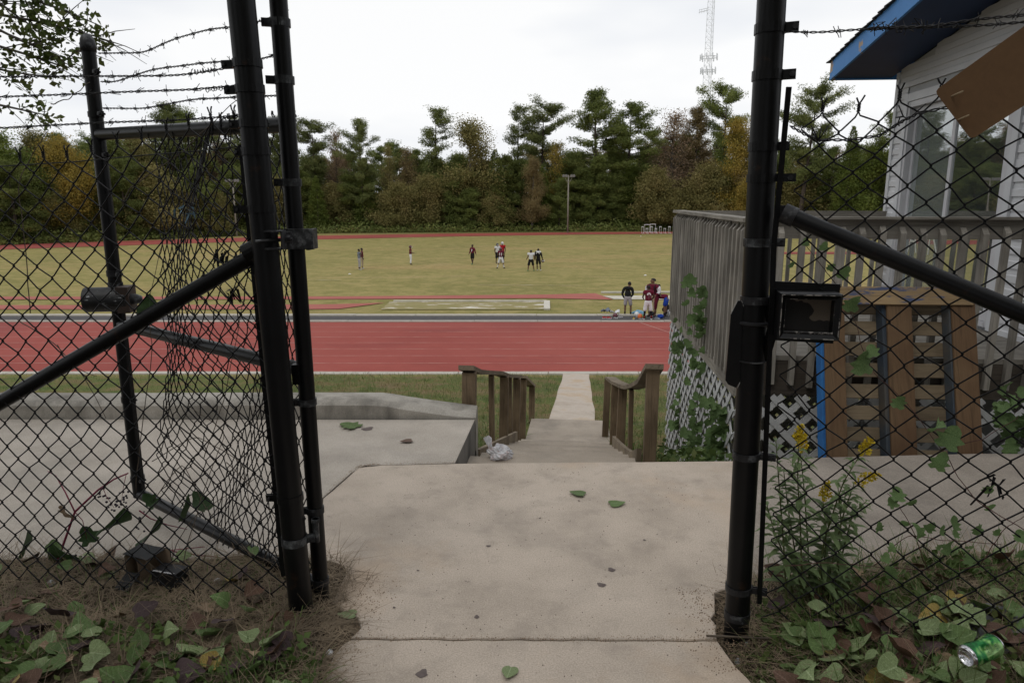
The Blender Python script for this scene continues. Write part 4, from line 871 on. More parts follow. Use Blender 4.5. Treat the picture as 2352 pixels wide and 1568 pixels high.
# eave: raking fascia, soffit, shingles
OV = .66
def rake(name, m, n0, n1, dz0_, dz1_, s0=-.25, s1=HLEN + .25, parent=hs):
    for a, b in ((s0, RIDGE), (RIDGE, s1)):
        m2 = MB(); P = []
        for s in (a, b):
            zr = roof_under(s) if s <= RIDGE + 1e-6 else roof_under(s)
            P += [Hh(s, n0, zr + dz0_), Hh(s, n1, zr + dz0_), Hh(s, n1, zr + dz1_), Hh(s, n0, zr + dz1_)]
        m2.add(P, [(0, 1, 2, 3), (7, 6, 5, 4), (0, 4, 5, 1), (1, 5, 6, 2), (2, 6, 7, 3), (3, 7, 4, 0)]); m2.build(name, m, parent)
rake('rake_fascia', M_BLUE, OV, OV + .028, 0.0, .205)
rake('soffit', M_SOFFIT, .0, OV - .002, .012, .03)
m2 = MB(); z0_ = roof_under(-.25)
P = [Hh(-.25, OV - .002, z0_), Hh(-.25, -5, z0_), Hh(-.222, -5, z0_), Hh(-.222, OV - .002, z0_)]; P += [p + Vector((0, 0, .19)) for p in P]
m2.add(P, [(0, 1, 5, 4), (1, 2, 6, 5), (2, 3, 7, 6), (3, 0, 4, 7), (0, 3, 2, 1), (4, 5, 6, 7)]); m2.build('eave_fascia', M_BLUE, hs)
# roof: shingle courses with stepped edges on the rake
for side in (0, 1):
    nc = 17
    for k in range(nc):
        a = -.32 + (RIDGE + .32) * k / nc; b = -.32 + (RIDGE + .32) * (k + 1) / nc + .05
        b = min(b, RIDGE)
        if side: a, b = 2 * RIDGE - a, 2 * RIDGE - b
        za = roof_under(a) + .215 + (.012); zb = roof_under(b) + .206; o_ = OV + .055 + random.uniform(-.008, .008); m2 = MB()
        P = [Hh(a, o_, za - .012), Hh(a, -5.2, za - .012), Hh(b, -5.2, zb - .006), Hh(b, o_, zb - .006), Hh(a, o_, za), Hh(a, -5.2, za), Hh(b, -5.2, zb + .001), Hh(b, o_, zb + .001)]
        m2.add(P, [(0, 3, 2, 1), (4, 5, 6, 7), (0, 1, 5, 4), (1, 2, 6, 5), (2, 3, 7, 6), (3, 0, 4, 7)]); m2.build('shingle_course', M_SHINGLE, hs)
rake('roof_deck', M_SHINGLE, -5.1, OV + .03, .2065, .214, s0=-.28, s1=HLEN + .28)

# ---------------- pallet leaning against the deck
pb = Vector((2.085, 4.40, -0.13)); pu = Vector((.998, -.06, 0)).normalized(); tl_ = math.radians(20.5); pvv = Vector((.05, math.sin(tl_), math.cos(tl_))).normalized(); pw = pu.cross(pvv).normalized()   # pw points out to the visitor
RP = Matrix((pu, pw, pvv)).transposed()
pl = empty('pallet', tuple(pb), 'orange and blue wooden pallet leaning against the deck front', 'pallet')
def pbox(name, m, u, w, t, th, v, h, ob=0.0):
    mb = MB(); mb.bar(pb + pu * u + pw * t + pvv * (v - h / 2), pb + pu * u + pw * t + pvv * (v + h / 2), w, th, up=pw, bev=.003); return mb.build(name, m, pl)
def pslat(name, m, v, h, t, th, u0=0.0, u1=1.02):
    mb = MB(); mb.bar(pb + pu * u0 + pvv * v + pw * t, pb + pu * u1 + pvv * v + pw * t, h, th, up=pw, bev=.002); return mb.build(name, m, pl)
PH = 1.17
for u, w in ((.085, .135), (.52, .165), (.945, .155)):
    pbox('plank', M_PAL_OR, u, w, .005, .022, PH / 2 - .03, PH - .08)
for u in (.0, .415, .86):
    pbox('stringer', M_PAL_BLUE if u < .1 else M_PAL_FADE, u + .02, .04, -.058, .096, PH / 2, PH)
pslat('end_plank', M_PAL_TOP, PH - .03, .125, .022, .022, .06, 1.0)
for k in range(8): pslat('slat', M_PAL_GR, .05 + k * .148, .098, -.118, .02, .01 + random.uniform(0, .01), 1.02)
pslat('slat', M_PAL_GR, PH - .04, .10, -.118, .02)

# ---------------- handrails of the stair
def handrail(label, posts, top, kick, cap_w=.13):
    e = empty('handrail', tuple(posts[0][0]), label, 'handrail', 'timber handrails of the stair')
    for P, w, d, zt, zb in posts:
        mb = MB(); R = Matrix((SN, SD, Vector((0, 0, 1)))).transposed(); c = Vector(P); tw = random.uniform(-.05, .05); lean = random.uniform(-.012, .012)
        mb.bar((c.x + lean, c.y, zb), (c.x - lean, c.y, zt), w, d, up=SD, bev=.003); mb.build('post' if w > .06 else 'baluster', M_RAILWOOD, e)
    for a, b in zip(top, top[1:]):
        pass
    mb = MB(); n = len(top); vs = []
    for k, p in enumerate(top):
        p = Vector(p); x = SN * (cap_w / 2); vs += [p - x, p + x, p + x + Vector((0, 0, .038)), p - x + Vector((0, 0, .038))]
    fs = [(k * 4 + j, k * 4 + (j + 1) % 4, (k + 1) * 4 + (j + 1) % 4, (k + 1) * 4 + j) for k in range(n - 1) for j in range(4)] + [(3, 2, 1, 0), (n * 4 - 4, n * 4 - 3, n * 4 - 2, n * 4 - 1)]
    mb.add(vs, fs); mb.build('top_rail', M_RAILTOP, e)
    if kick:
        mb = MB(); n = len(kick); vs = []
        for p in kick:
            p = Vector(p); x = SN * .019; vs += [p - x, p + x, p + x + Vector((0, 0, .14)), p - x + Vector((0, 0, .14))]
        mb.add(vs, [(k * 4 + j, k * 4 + (j + 1) % 4, (k + 1) * 4 + (j + 1) % 4, (k + 1) * 4 + j) for k in range(n - 1) for j in range(4)] + [(3, 2, 1, 0), (n * 4 - 4, n * 4 - 3, n * 4 - 2, n * 4 - 1)]); mb.build('kick_board', M_RAILTOP, e)
    return e
def zrail(y): return .27 - .277 * (y - 5.3)
lx = lambda y: -0.345 + .12 * (y - 5.3)
ps = [((lx(5.3), 5.3, 0), .105, .09, zrail(5.3), -1.1)]
for y, w in ((6.4, .045), (7.25, .09), (7.85, .045), (8.45, .09)): ps.append(((lx(y) + .02, y, 0), w, .09, zrail(y), zrail(y) - 1.15))
handrail('long timber handrail on the left of the stair', ps, [(lx(y), y, zrail(y) + (.01 if y < 5.5 else .0) + .012 * math.sin(3 * y)) for y in (5.22, 5.6, 6.2, 6.9, 7.6, 8.8)], [(lx(y) + .06, y, -.53 - .288 * (y - 5.35)) for y in (5.35, 6.2, 7.1, 8.1)], cap_w=.12)
z2 = lambda y: -.86 - .36 * (y - 9.4)
handrail('short timber handrail on the left of the stair landing', [((lx(9.4), 9.4, 0), .09, .09, z2(9.4), -2.3), ((lx(10.6) + .02, 10.6, 0), .09, .09, z2(10.6), -2.6)], [(lx(y), y, z2(y)) for y in (9.3, 10.0, 10.8)], None)
rx = lambda y: 1.02 + .075 * (y - 4.9)
def zr2(y): return float(np.interp(y, [4.8, 5.3, 6.2, 7.2, 8.2, 9.6], [.42, .17, -.13, -.38, -.61, -.90]))
ps = [((rx(4.9), 4.9, 0), .09, .09, .40, -.8)] + [((rx(y) - .02, y, 0), w, .09, zr2(y), zr2(y) - 1.2) for y, w in ((6.1, .04), (7.15, .09), (8.1, .09), (9.6, .09))]
handrail('timber handrail on the right of the stair, sagging', ps, [(rx(y), y, zr2(y)) for y in (4.82, 4.95, 5.3, 5.8, 6.4, 7.1, 8.2, 9.2)], [(rx(y) - .07, y, zr2(y) - .72 + .03 * math.sin((y - 4.9) * 1.1)) for y in (4.95, 5.4, 5.9, 6.6, 7.4)])
# crumpled plastic bag lying against the left kick board
rg = np.random.default_rng(11); mb = MB(); nu, nv = 34, 24; vs = []
for a in range(nu):
    for b in range(nv):
        th, ph = 2 * math.pi * a / nu, math.pi * b / (nv - 1); r = 1 + .20 * math.sin(3 * th + 4 * ph) + .13 * abs(math.sin(6 * th - 5 * ph)) + .09 * abs(math.sin(13 * th + 9 * ph)) + rg.normal(0, .03)
        vs.append((.072 * r * math.sin(ph) * math.cos(th), .062 * r * math.sin(ph) * math.sin(th), .048 * r * math.cos(ph) + .045))
fs = [(a * nv + b, ((a + 1) % nu) * nv + b, ((a + 1) % nu) * nv + b + 1, a * nv + b + 1) for a in range(nu) for b in range(nv - 1)]
bc_ = Vector((-.085, 4.60, -RISE - .01)); mb.add([Vector(v) + bc_ for v in vs], fs)
bg_ = empty('plastic_bag', tuple(bc_), 'crumpled clear plastic bag on the top step by the left handrail', 'bag')
M_BAG = mat('crumpled_plastic', [(.55, .54, .55), (.80, .80, .82), (.66, .52, .50)], rough=.25, scale=30, spec=.6, trans=.4); mb.build('body', M_BAG, bg_)
mb = MB(); mb.add([bc_ + Vector(v) for v in ((-.07, -.02, .08), (-.05, -.04, .09), (-.10, -.02, .17), (-.075, -.03, .185), (-.055, -.01, .16), (-.115, .01, .15), (-.08, .02, .08))], [(0, 1, 3, 2), (1, 4, 3), (0, 2, 5, 6), (6, 4, 1), (2, 3, 4, 5)]); mb.build('handle', M_BAG, bg_)

# ================================================================== TREES, TOWER, FAR THINGS
def leaf_quads(C, size, rg, up=0.25, aspect=0.62):
    """diamond leaves, one per centre, random turn; returns V, F"""
    n = len(C); A = rg.normal(size=(n, 3)); A[:, 2] += up * 0; A /= np.linalg.norm(A, axis=1)[:, None]
    Bv = np.cross(A, rg.normal(size=(n, 3))); Bv /= np.linalg.norm(Bv, axis=1)[:, None] + 1e-9
    s = size * rg.uniform(.6, 1.3, (n, 1)); a, b = A * s, Bv * s * aspect
    V = np.stack([C - a, C + b - a * .1, C + a, C - b - a * .1], 1).reshape(-1, 3); return V, np.arange(4 * n).reshape(n, 4)
def tufts(C, size, rg, k=3):
    """needle tufts: k slim triangles fanning up and out of each centre"""
    n = len(C) * k; Cc = np.repeat(C, k, 0); A = rg.normal(size=(n, 3)); A[:, 2] = np.abs(A[:, 2]) * .8 + .15; A /= np.linalg.norm(A, axis=1)[:, None]
    Bv = np.cross(A, rg.normal(size=(n, 3))); Bv /= np.linalg.norm(Bv, axis=1)[:, None] + 1e-9; s = size * rg.uniform(.6, 1.25, (n, 1))
    V = np.stack([Cc - Bv * s * .17 - A * s * .25, Cc + Bv * s * .17 - A * s * .25, Cc + A * s], 1).reshape(-1, 3); return V, np.arange(3 * n).reshape(n, 3)
def bend(h, rg, amp, n=9):
    t = np.linspace(0, 1, n); ph = rg.uniform(0, 6.28, 2); return np.stack([amp * h * (np.sin(2.2 * t + ph[0]) - math.sin(ph[0])) * .5, amp * h * (np.sin(1.9 * t + ph[1]) - math.sin(ph[1])) * .5, t * h], 1)
def tree_mesh(kind, h, seed, r=None, start=.35, dens=1.0, leaf=.30, lean=.02):
    """returns (trunk mesh, crown mesh) with the foot at the origin"""
    rg = np.random.default_rng(seed); mb = MB(); S = bend(h * .97, rg, lean); tr = h * .0125 + .05
    St = S[:-1] if kind != 'sparse' else S[:-2]; mb.tube(St, np.linspace(tr * 1.25, tr * .2, len(St)), 7); axis = lambda t: np.array([np.interp(t, np.linspace(0, 1, len(S)), S[:, k]) for k in range(3)])
    cent = []
    if kind in ('pine', 'pineflat'):
        R = r or h * .17; nb = int(46 * dens)
        for k in range(nb):
            t = start + (1 - start) * (k + rg.uniform(0, 1)) / nb; q = (t - start) / (1 - start)
            prof = (math.sin(math.pi * min(1, (q * .86 + .14))) ** .6) if kind == 'pine' else (.35 + .9 * q if q < .75 else 1.1 * (1.0 - (q - .75) * 2.4))
            ln = R * max(.22, prof) * rg.uniform(.45, 1.12); az = rg.uniform(0, 6.28); el = rg.uniform(-.12, .3) + .5 * q
            d = np.array([math.cos(az) * math.cos(el), math.sin(az) * math.cos(el), math.sin(el)]); p0 = axis(t * .985); sag = np.array([0, 0, -.10 * ln])
            P = [p0, p0 + d * ln * .5 + sag * .7, p0 + d * ln]; mb.tube(P, [tr * .30 * (1.15 - q), tr * .18, tr * .05], 4, caps=False)
            for c in range(int(3 + 3.2 * ln / 1.5)):
                f = rg.uniform(.32, 1.05); c0 = p0 + d * ln * f + sag * (1 - abs(f - .5)); rad = .32 + .34 * f
                m = int(34 * dens); cent.append(c0 + np.clip(rg.normal(size=(m, 3)), -1.5, 1.5) * np.array([rad, rad, rad * .6]) * .85)
        C = np.concatenate(cent); V, F = tufts(C, leaf * .82, rg, 3)
    elif kind == 'cone':
        R = r or h * .2; n = int(5600 * dens); t = rg.uniform(0, 1, n) ** .75; q = start + (1 - start) * (1 - t) ; q = start + (1 - start) * rg.beta(1.1, 1.6, n)
        rad = R * (1 - (q - start) / (1 - start)) ** .8 * np.sqrt(rg.uniform(.35, 1, n)) + .12; az = rg.uniform(0, 6.28, n); rad *= 1 + .22 * np.sin(az * 5 + q * 40) + .12 * np.sin(q * 70)
        C = np.stack([rad * np.cos(az), rad * np.sin(az), q * h], 1); V, F = tufts(C, leaf * 1.0, rg, 3)
    else:
        R = r or h * .24; nb = int(34 * dens); lim = []
        for k in range(nb):
            t = start + (1 - start) * rg.uniform(0, 1) ** .8; q = (t - start) / (1 - start); ln = R * (.55 + .75 * math.sin(math.pi * min(1, q * .8 + .2))) * rg.uniform(.5, 1.05) * (1 - .45 * q)
            az = rg.uniform(0, 6.28); el = rg.uniform(.15, .9) + .25 * q; d = np.array([math.cos(az) * math.cos(el), math.sin(az) * math.cos(el), math.sin(el)])
            b0 = max(.12, t - .16); p0 = axis(b0); P = [p0, p0 + d * ln * .55, p0 + d * ln + np.array([0, 0, .12 * ln])]; mb.tube(P, [tr * .34, tr * .2, tr * .05], 4, caps=False)
            m = int((800 if kind == 'broad' else 240) * dens * (ln / R + .25))
            f = rg.uniform(.25, 1.08, (m, 1)); cc = p0 + d * ln * f + np.array([0, 0, .1 * ln]) * f; sp = R * .20 * (.45 + .7 * f)
            if kind == 'sparse':
                for _ in range(3):
                    e = d + rg.normal(0, .5, 3); a = p0 + d * ln * rg.uniform(.4, .9); mb.tube([a, a + e * ln * .35], [tr * .09, tr * .03], 3, caps=False)
            cent.append(cc + np.clip(rg.normal(size=(m, 3)), -1.45, 1.45) * sp * np.array([1, 1, .8]))
        C = np.concatenate(cent); V, F = leaf_quads(C, leaf * (.37 if kind == 'broad' else .33), rg)
    mb_me = mb.mesh('trunk', smooth=True); return mb_me, np_mesh('crown', V, F)
LIB = {}
def lib(key, *a, **k):
    LIB[key] = tree_mesh(*a, **k); tmesh, cm = LIB[key]; tmesh.materials.append(M_BARK if a[0].startswith('pine') or a[0] == 'cone' else M_BARKG); cm.materials.append(M_LEAF['pine'])
lib('p1', 'pine', 22, 1, start=.36, r=4.8, dens=1.1); lib('p2', 'pine', 22, 2, start=.24, r=5.4, dens=1.25); lib('p3', 'pineflat', 22, 3, start=.46, r=4.4, dens=1.0); lib('p4', 'pine', 20, 4, start=.22, r=4.2, dens=1.25)
lib('p5', 'pine', 13, 5, start=.06, r=3.4, dens=1.25); lib('p6', 'pine', 13, 6, start=.04, r=3.8, dens=1.35); lib('p7', 'pineflat', 22, 17, start=.42, r=3.7, dens=.85)
lib('p8', 'pine', 22, 41, start=.26, r=4.9, dens=1.15, lean=.04); lib('p9', 'pineflat', 22, 42, start=.36, r=4.9, dens=1.1, lean=.05)
lib('b4', 'broad', 18, 43, start=.20, r=4.0, dens=1.1, lean=.05); lib('b1', 'broad', 18, 7, start=.30, r=4.0); lib('b2', 'broad', 15, 8, start=.15, r=4.2, dens=1.1); lib('b3', 'broad', 10, 9, start=.05, r=3.6, dens=1.15)
lib('s1', 'sparse', 20, 10, start=.30, r=3.4, dens=1.3); lib('s2', 'sparse', 18, 11, start=.35, r=2.8, dens=1.2); lib('c1', 'cone', 14, 12, start=.04, r=2.7); lib('c2', 'cone', 16, 13, start=.03, r=2.3)
BASEH = dict(p8=22, p9=22, b4=18, p1=22, p2=22, p3=22, p4=20, p5=13, p6=13, p7=22, b1=18, b2=15, b3=10, s1=20, s2=18, c1=14, c2=16)
NAMES = dict(p='pine_tree', b='broadleaf_tree', s='bare_tree', c='cedar_tree')
rt_ = random.Random(21)
def front(px):                                               # distance of the wood's edge on each bearing
    return float(np.interp(px, [-200, 0, 300, 560, 700, 1200, 1560, 1760, 1900, 2100], [86, 93, 104, 116, 124, 130, 133, 126, 118, 110]))
def plant_tree(key, px, top, leafm, label, dy=0.0, group='trees of the wood beyond the field', wid=1.0, cat='tree'):
    Y = front(px) + dy; zt = sight(px, top, Y).z; x = bearing(px, Y, FZ + 5); z0 = float(ground_z(x, Y)); h = zt - z0; k = h / BASEH[key]
    e = empty(NAMES[key[0]], (x, Y, z0 - .1), label, cat, group, rz=rt_.uniform(0, 6.28)); e.scale = (k * wid * rt_.uniform(.92, 1.08),) * 2 + (k,)
    for nm, me in zip(('trunk', 'crown'), LIB[key]):
        o = bpy.data.objects.new(nm, me); COL.objects.link(o); o.parent = e
        if nm == 'crown': o.material_slots[0].link = 'OBJECT'; o.material_slots[0].material = M_LEAF[leafm]
    return e
TR = [  # kind, bearing, top, foliage, label, depth offset, width
 ('b2', 25, 266, 'green', 'green broadleaf crown at the far left edge of the wood', 6, 1.2), ('b1', 95, 262, 'olive', 'brownish round topped tree left of the yellow one', 8, 1.1), ('b2', 165, 284, 'yellow', 'yellow green tree behind the latch stile of the gate', 0, 1.0),
 ('b2', 250, 283, 'dark', 'dark tree just right of the latch stile', 5, 1.2), ('b1', 320, 272, 'olive', 'olive tree seen over the gate leaf top rail', 9, 1.0), ('p4', 402, 226, 'pinelight', 'tallest light pine above the gate leaf', 10, 1.0), ('p9', 462, 250, 'pine', 'flat topped pine right of the tallest pine above the gate leaf', 10, 1.1),
 ('s1', 512, 244, 'rust', 'nearly bare tree just left of the left gate post', 12, .9), ('p1', 560, 262, 'pinelight', 'pine hidden partly by the left gate post', 10, 1.0), ('p2', 655, 258, 'pinelight', 'pine between the left gate post and the hinge stile', 10, .8),
 ('p3', 728, 268, 'pinelight', 'pine just right of the hinge stile', 6, 1.1), ('s1', 775, 252, 'rust', 'bare reddish tree right of the hinge stile', 9, .8), ('p8', 838, 264, 'pinelight', 'tall pine with a long bare trunk standing above the maroon and grey pair', 2, 1.0),
 ('s2', 898, 300, 'olive', 'thin sparse tree beside the long trunked pine', 8, .8), ('s2', 938, 306, 'brown', 'brownish sparse tree left of the airy pine', 7, 1.0), ('p7', 1000, 242, 'pinelight', 'airy light pine left of the broad olive crown', 6, 1.1), ('b1', 1082, 238, 'olive', 'broad olive brown crown above the walking player', 2, 1.15),
 ('c1', 1138, 342, 'dark', 'dark pointed conifer below the sky gap', 0, 1.2), ('p7', 1188, 236, 'pinelight', 'slim pine left of the twin topped pine', 8, 1.0), ('p9', 1246, 234, 'pinelight', 'spreading pine right of the sky gap', 8, 1.25), ('b4', 1222, 336, 'brown', 'rusty brown oval tree left of the light pole', -3, .8),
 ('s1', 1275, 286, 'yellow', 'sparse yellow tree above the light pole', 3, .9), ('p2', 1368, 198, 'pine', 'tallest pine of the wood right of the light pole', 4, 1.15), ('p8', 1445, 226, 'pine', 'second tall pine beside the tallest one', 6, 1.2), ('s1', 1536, 200, 'rust', 'tall pinkish brown sparse tree left of the tower', 4, 1.2),
 ('p1', 1592, 236, 'brown', 'brown pine at the foot of the tower', 8, 1.0), ('p3', 1655, 186, 'pine', 'dark topped pine right of the tower', 6, .9), ('b4', 1688, 230, 'yellow', 'yellow green tree left of the right gate post', 0, .9), ('b1', 1728, 250, 'brown', 'reddish brown tree behind the right gate post', -1, .8),
 ('b3', 1715, 400, 'yellow', 'low golden bush tree beside the right gate post', -8, .9), ('p9', 1838, 186, 'pinelight', 'large light pine right of the right gate post', -6, 1.1), ('p1', 1902, 330, 'pine', 'lower pine left of the pointed cedar', 0, 1.0), ('c2', 1945, 288, 'green', 'pointed bright green cedar seen through the right fence', -8, 1.1),
 ('b2', 1990, 300, 'green', 'bushy green tree between cedar and house corner', -6, 1.0), ('p1', 2035, 250, 'pine', 'pine beside the house corner', -4, 1.0), ('b1', 1480, 300, 'olive', 'olive tree filling the gap between tall pines', 9, 1.0), ('p2', 2110, 270, 'pine', 'pine hidden behind the house', -4, 1.0), ('b1', 1320, 330, 'olive', 'olive crown right of the sparse yellow tree', 6, .8)]
for k_, px, top, lm, lab, dy, wd in TR: plant_tree(k_, px, top, lm, lab, dy, wid=wd)
# lower storey at the wood's edge: one label per kind of look, nothing tells them apart
LM = [(20, 'the far left edge'), (165, 'the yellow tree at left'), (225, 'the latch stile'), (402, 'the tall light pine over the gate'), (512, 'the bare tree over the gate'), (575, 'the left gate post'), (700, 'the hinge stile'), (775, 'the bare reddish tree'), (838, 'the long trunked pine'), (944, 'the lone helmeted player'), (1000, 'the airy light pine'), (1082, 'the walking player'), (1150, 'the huddle'), (1222, 'the rusty oval tree'), (1305, 'the mid frame light pole'), (1368, 'the tallest pine'), (1445, 'the second tallest pine'), (1536, 'the pinkish sparse tree'), (1629, 'the radio tower'), (1690, 'the yellow green tree at right'), (1768, 'the right gate post'), (1840, 'the large light pine at right'), (1945, 'the pointed cedar'), (2030, 'the house corner')]
USED = set()
def place_label(kind, px):
    q, nm = min(LM, key=lambda t: abs(t[0] - px)); side = 'below' if abs(px - q) < 9 else ('left of' if px < q else 'right of')
    for o_ in ('', 'second ', 'third ', 'fourth '):
        s = '%s%s %s %s' % (o_, kind, side, nm)
        if s not in USED: USED.add(s); return s
    return s
UND = {'p5': ('pine', 'low dark pine'), 'p6': ('dark', 'low blackish pine'), 'b3': ('olive', 'low olive broadleaf tree'), 'c1': ('green', 'low green conifer')}
px = -60
while px < 2130:
    k_ = rt_.choice(['p5', 'p6', 'p5', 'b3', 'b3', 'c1', 'p6']); lm, lab = UND[k_]
    plant_tree(k_, px, rt_.uniform(352, 436), lm, place_label(lab, px), rt_.uniform(-3, 7), group='lower storey trees of the wood', wid=rt_.uniform(1.0, 1.35)); px += rt_.uniform(26, 42)
px = -60
while px < 2130:
    k_ = rt_.choice(['p4', 'p2', 'b2', 'p4', 's2', 'b1']); lm = {'p4': 'pine', 'p2': 'pine', 'b2': 'dark', 's2': 'brown', 'b1': rt_.choice(['olive', 'brown'])}[k_]; lab = {'p4': 'mid height dark pine', 'p2': 'mid height green pine', 'b2': 'mid height dark broadleaf tree', 's2': 'mid height brown thin tree', 'b1': 'mid height autumn tree'}[k_]
    base = float(np.interp(px, [0, 560, 700, 1100, 1140, 1170, 1300, 1600, 1800, 2100], [290, 300, 330, 335, 385, 385, 350, 300, 330, 330])); plant_tree(k_, px, base + rt_.uniform(0, 45), lm, place_label(lab, px), rt_.uniform(8, 18), group='middle storey trees of the wood', wid=1.1); px += rt_.uniform(34, 50)
px = -80
while px < 2130:
    k_ = rt_.choice(['b1', 'p8', 'b4', 'p4', 'b2', 's1', 'p9']); lm = rt_.choice(['pine', 'olive', 'pinelight', 'brown', 'green', 'pine']) if k_[0] != 's' else 'rust'; nm_ = dict(pine='green', olive='olive', pinelight='pale green', brown='brown', green='bright green', rust='rust coloured')[lm]
    base = float(np.interp(px, [0, 560, 700, 1000, 1100, 1135, 1165, 1200, 1300, 1480, 1600, 1800, 2100], [282, 288, 316, 322, 340, 372, 372, 330, 322, 300, 272, 300, 300])); plant_tree(k_, px, base + rt_.uniform(-4, 34), lm, place_label('%s %s deep in the wood' % (nm_, dict(p='pine', b='tree', s='thin tree')[k_[0]]), px), rt_.uniform(14, 26), group='back row trees of the wood', wid=rt_.uniform(.95, 1.25)); px += rt_.uniform(30, 46)
# dense undergrowth that closes the wood, one mass
rg = np.random.default_rng(31); n = 85000; pxs = rg.uniform(-150, 2150, n); Yb = np.array([front(p) for p in pxs]) + rg.uniform(-5, 16, n); hgt = rg.beta(1.0, 2.3, n) * np.interp(Yb - np.array([front(p) for p in pxs]), [-5, 0, 16], [.8, 3.0, 11.0])
C = np.stack([(pxs - 1176) / FOC * (Yb * CP + 5.5 * SP), Yb, FZ + .1 + hgt], 1); V, F = leaf_quads(C, .22, rg); tag(link('undergrowth', np_mesh('undergrowth', V, F), M_LEAF['dark']), 'dark tangled undergrowth at the foot of the wood', None, None, 'stuff')
rg = np.random.default_rng(33); n = 12000; pxs = rg.uniform(-100, 2150, n); f_ = np.array([front(p) for p in pxs]); Yb = f_ - rg.uniform(1, 4.5, n); C = np.stack([(pxs - 1176) / FOC * (Yb * CP + 5.5 * SP), Yb, FZ + rg.beta(1, 3, n) * 1.2], 1); V, F = leaf_quads(C, .16, rg); tag(link('weeds', np_mesh('weeds', V, F), M_LEAF['olive']), 'rank weeds along the edge of the far track', None, None, 'stuff')

# ---- lattice mast beyond the wood
M_STEEL = mat('haze_toned_mast', [(.66, .67, .69), (.76, .77, .79)], rough=.5, scale=3)  # steel colour lightened to stand for haze over the distance
tw = empty('radio_tower', (0, 0, 0), 'haze-paled steel lattice radio tower rising behind the wood', 'tower'); TY = 300.0; tx = bearing(1629, TY, 60); tw.location = (tx, TY, FZ)
HT = 110.0; wf = lambda z: 2.9 - 1.4 * z / HT
legs = [(math.cos(a), math.sin(a)) for a in (.5, .5 + 2.094, .5 + 4.189)]
for cx, cy in legs:
    mb = MB(); mb.tube([(tx + cx * wf(0) / 1.2, TY + cy * wf(0) / 1.2, FZ), (tx + cx * wf(HT) / 1.2, TY + cy * wf(HT) / 1.2, FZ + HT)], .10, 5); mb.build('leg', M_STEEL, tw)
mb = MB(); z = 8.0; k = 0
while z < HT:
    z1 = z + 2.2
    for a in range(3):
        b = (a + 1) % 3; p = lambda q, zz: (tx + legs[q][0] * wf(zz) / 1.2, TY + legs[q][1] * wf(zz) / 1.2, FZ + zz)
        mb.tube([p(a, z), p(b, z1)], .042, 3, caps=False); mb.tube([p(b, z), p(a, z1)], .042, 3, caps=False); mb.tube([p(a, z), p(b, z)], .04, 3, caps=False)
    z += 2.2
tag(mb.build('cross_bracing', M_STEEL, tw), kind='stuff')
for pyy, wd_ in ((132, 3.4), (163, 3.0)):
    zz = sight(1629, pyy, TY).z; e = MB(); e.tube([(tx + wd_ * math.cos(a), TY + wd_ * math.sin(a), zz) for a in np.linspace(0, 6.283, 13)], .12, 4, caps=False); o = e.build('antenna_platform', M_STEEL, tw)
    for a in range(9):
        m2 = MB(); c = Vector((tx + wd_ * math.cos(a * .698), TY + wd_ * math.sin(a * .698), zz)); m2.box(c, (.35, .35, 2.4)); m2.build('antenna', M_STEEL, o)
zz = sight(1629, 28, TY).z; mb = MB(); mb.tube([(tx - 1, TY, zz + .8), (tx - 5.2, TY - 1, zz - .4)], .14, 4); mb.tube([(tx - 1, TY, zz + 1.6), (tx - 5.2, TY - 1, zz + .5)], .1, 4); o = mb.build('side_arm', M_STEEL, tw)
for k in range(4): m2 = MB(); m2.box((tx - 2.0 - k, TY - .3 - k * .2, zz + .5 - .2 * k), (.12, .12, 1.6)); m2.build('antenna', M_STEEL, o)

# ---- light poles at the wood's edge
M_POLE = mat('grey_wood_pole', [(.19, .17, .145), (.27, .245, .21)], rough=.9, scale=3, stretch=(3, 3, .3))
M_LAMP = mat('grey_floodlight', [(.20, .205, .21), (.28, .285, .29)], rough=.45, scale=3)
def light_pole(px, top, Y, label, s=1.0):
    x = bearing(px, Y, FZ + 6); zt = sight(px, top, Y).z; e = empty('light_pole', (x, Y, FZ), label, 'light pole', 'wooden floodlight poles'); mb = MB(); mb.tube([(x, Y, FZ - .3), (x, Y, zt + .2)], [.14, .10], 9); mb.build('pole', M_POLE, e, smooth=True)
    mb = MB(); mb.bar((x - .85, Y, zt - .1), (x + .85, Y, zt - .1), .10, .09); mb.tube([(x - .6, Y, zt - .2), (x - .3, Y, zt - .8), (x, Y - .13, zt - .9), (x + .3, Y, zt - .8), (x + .6, Y, zt - .2)], .04, 4); mb.build('crossarm', M_POLE, e)
    for dx in (-.85, -.4, .5, .9):
        m2 = MB(); m2.lathe([(.09, -.2), (.13, -.08), (.24, .13), (.24, .17), (.2, .17)], 10, Matrix.Translation((x + dx, Y - .15, zt + .12)) @ Matrix.Rotation(1.95, 4, 'X')); m2.build('floodlight', M_LAMP, e)
light_pole(1305, 405, 121, 'wooden floodlight pole in front of the wood at mid frame')
light_pole(537, 416, 110, 'wooden floodlight pole seen through the bunched gate mesh')

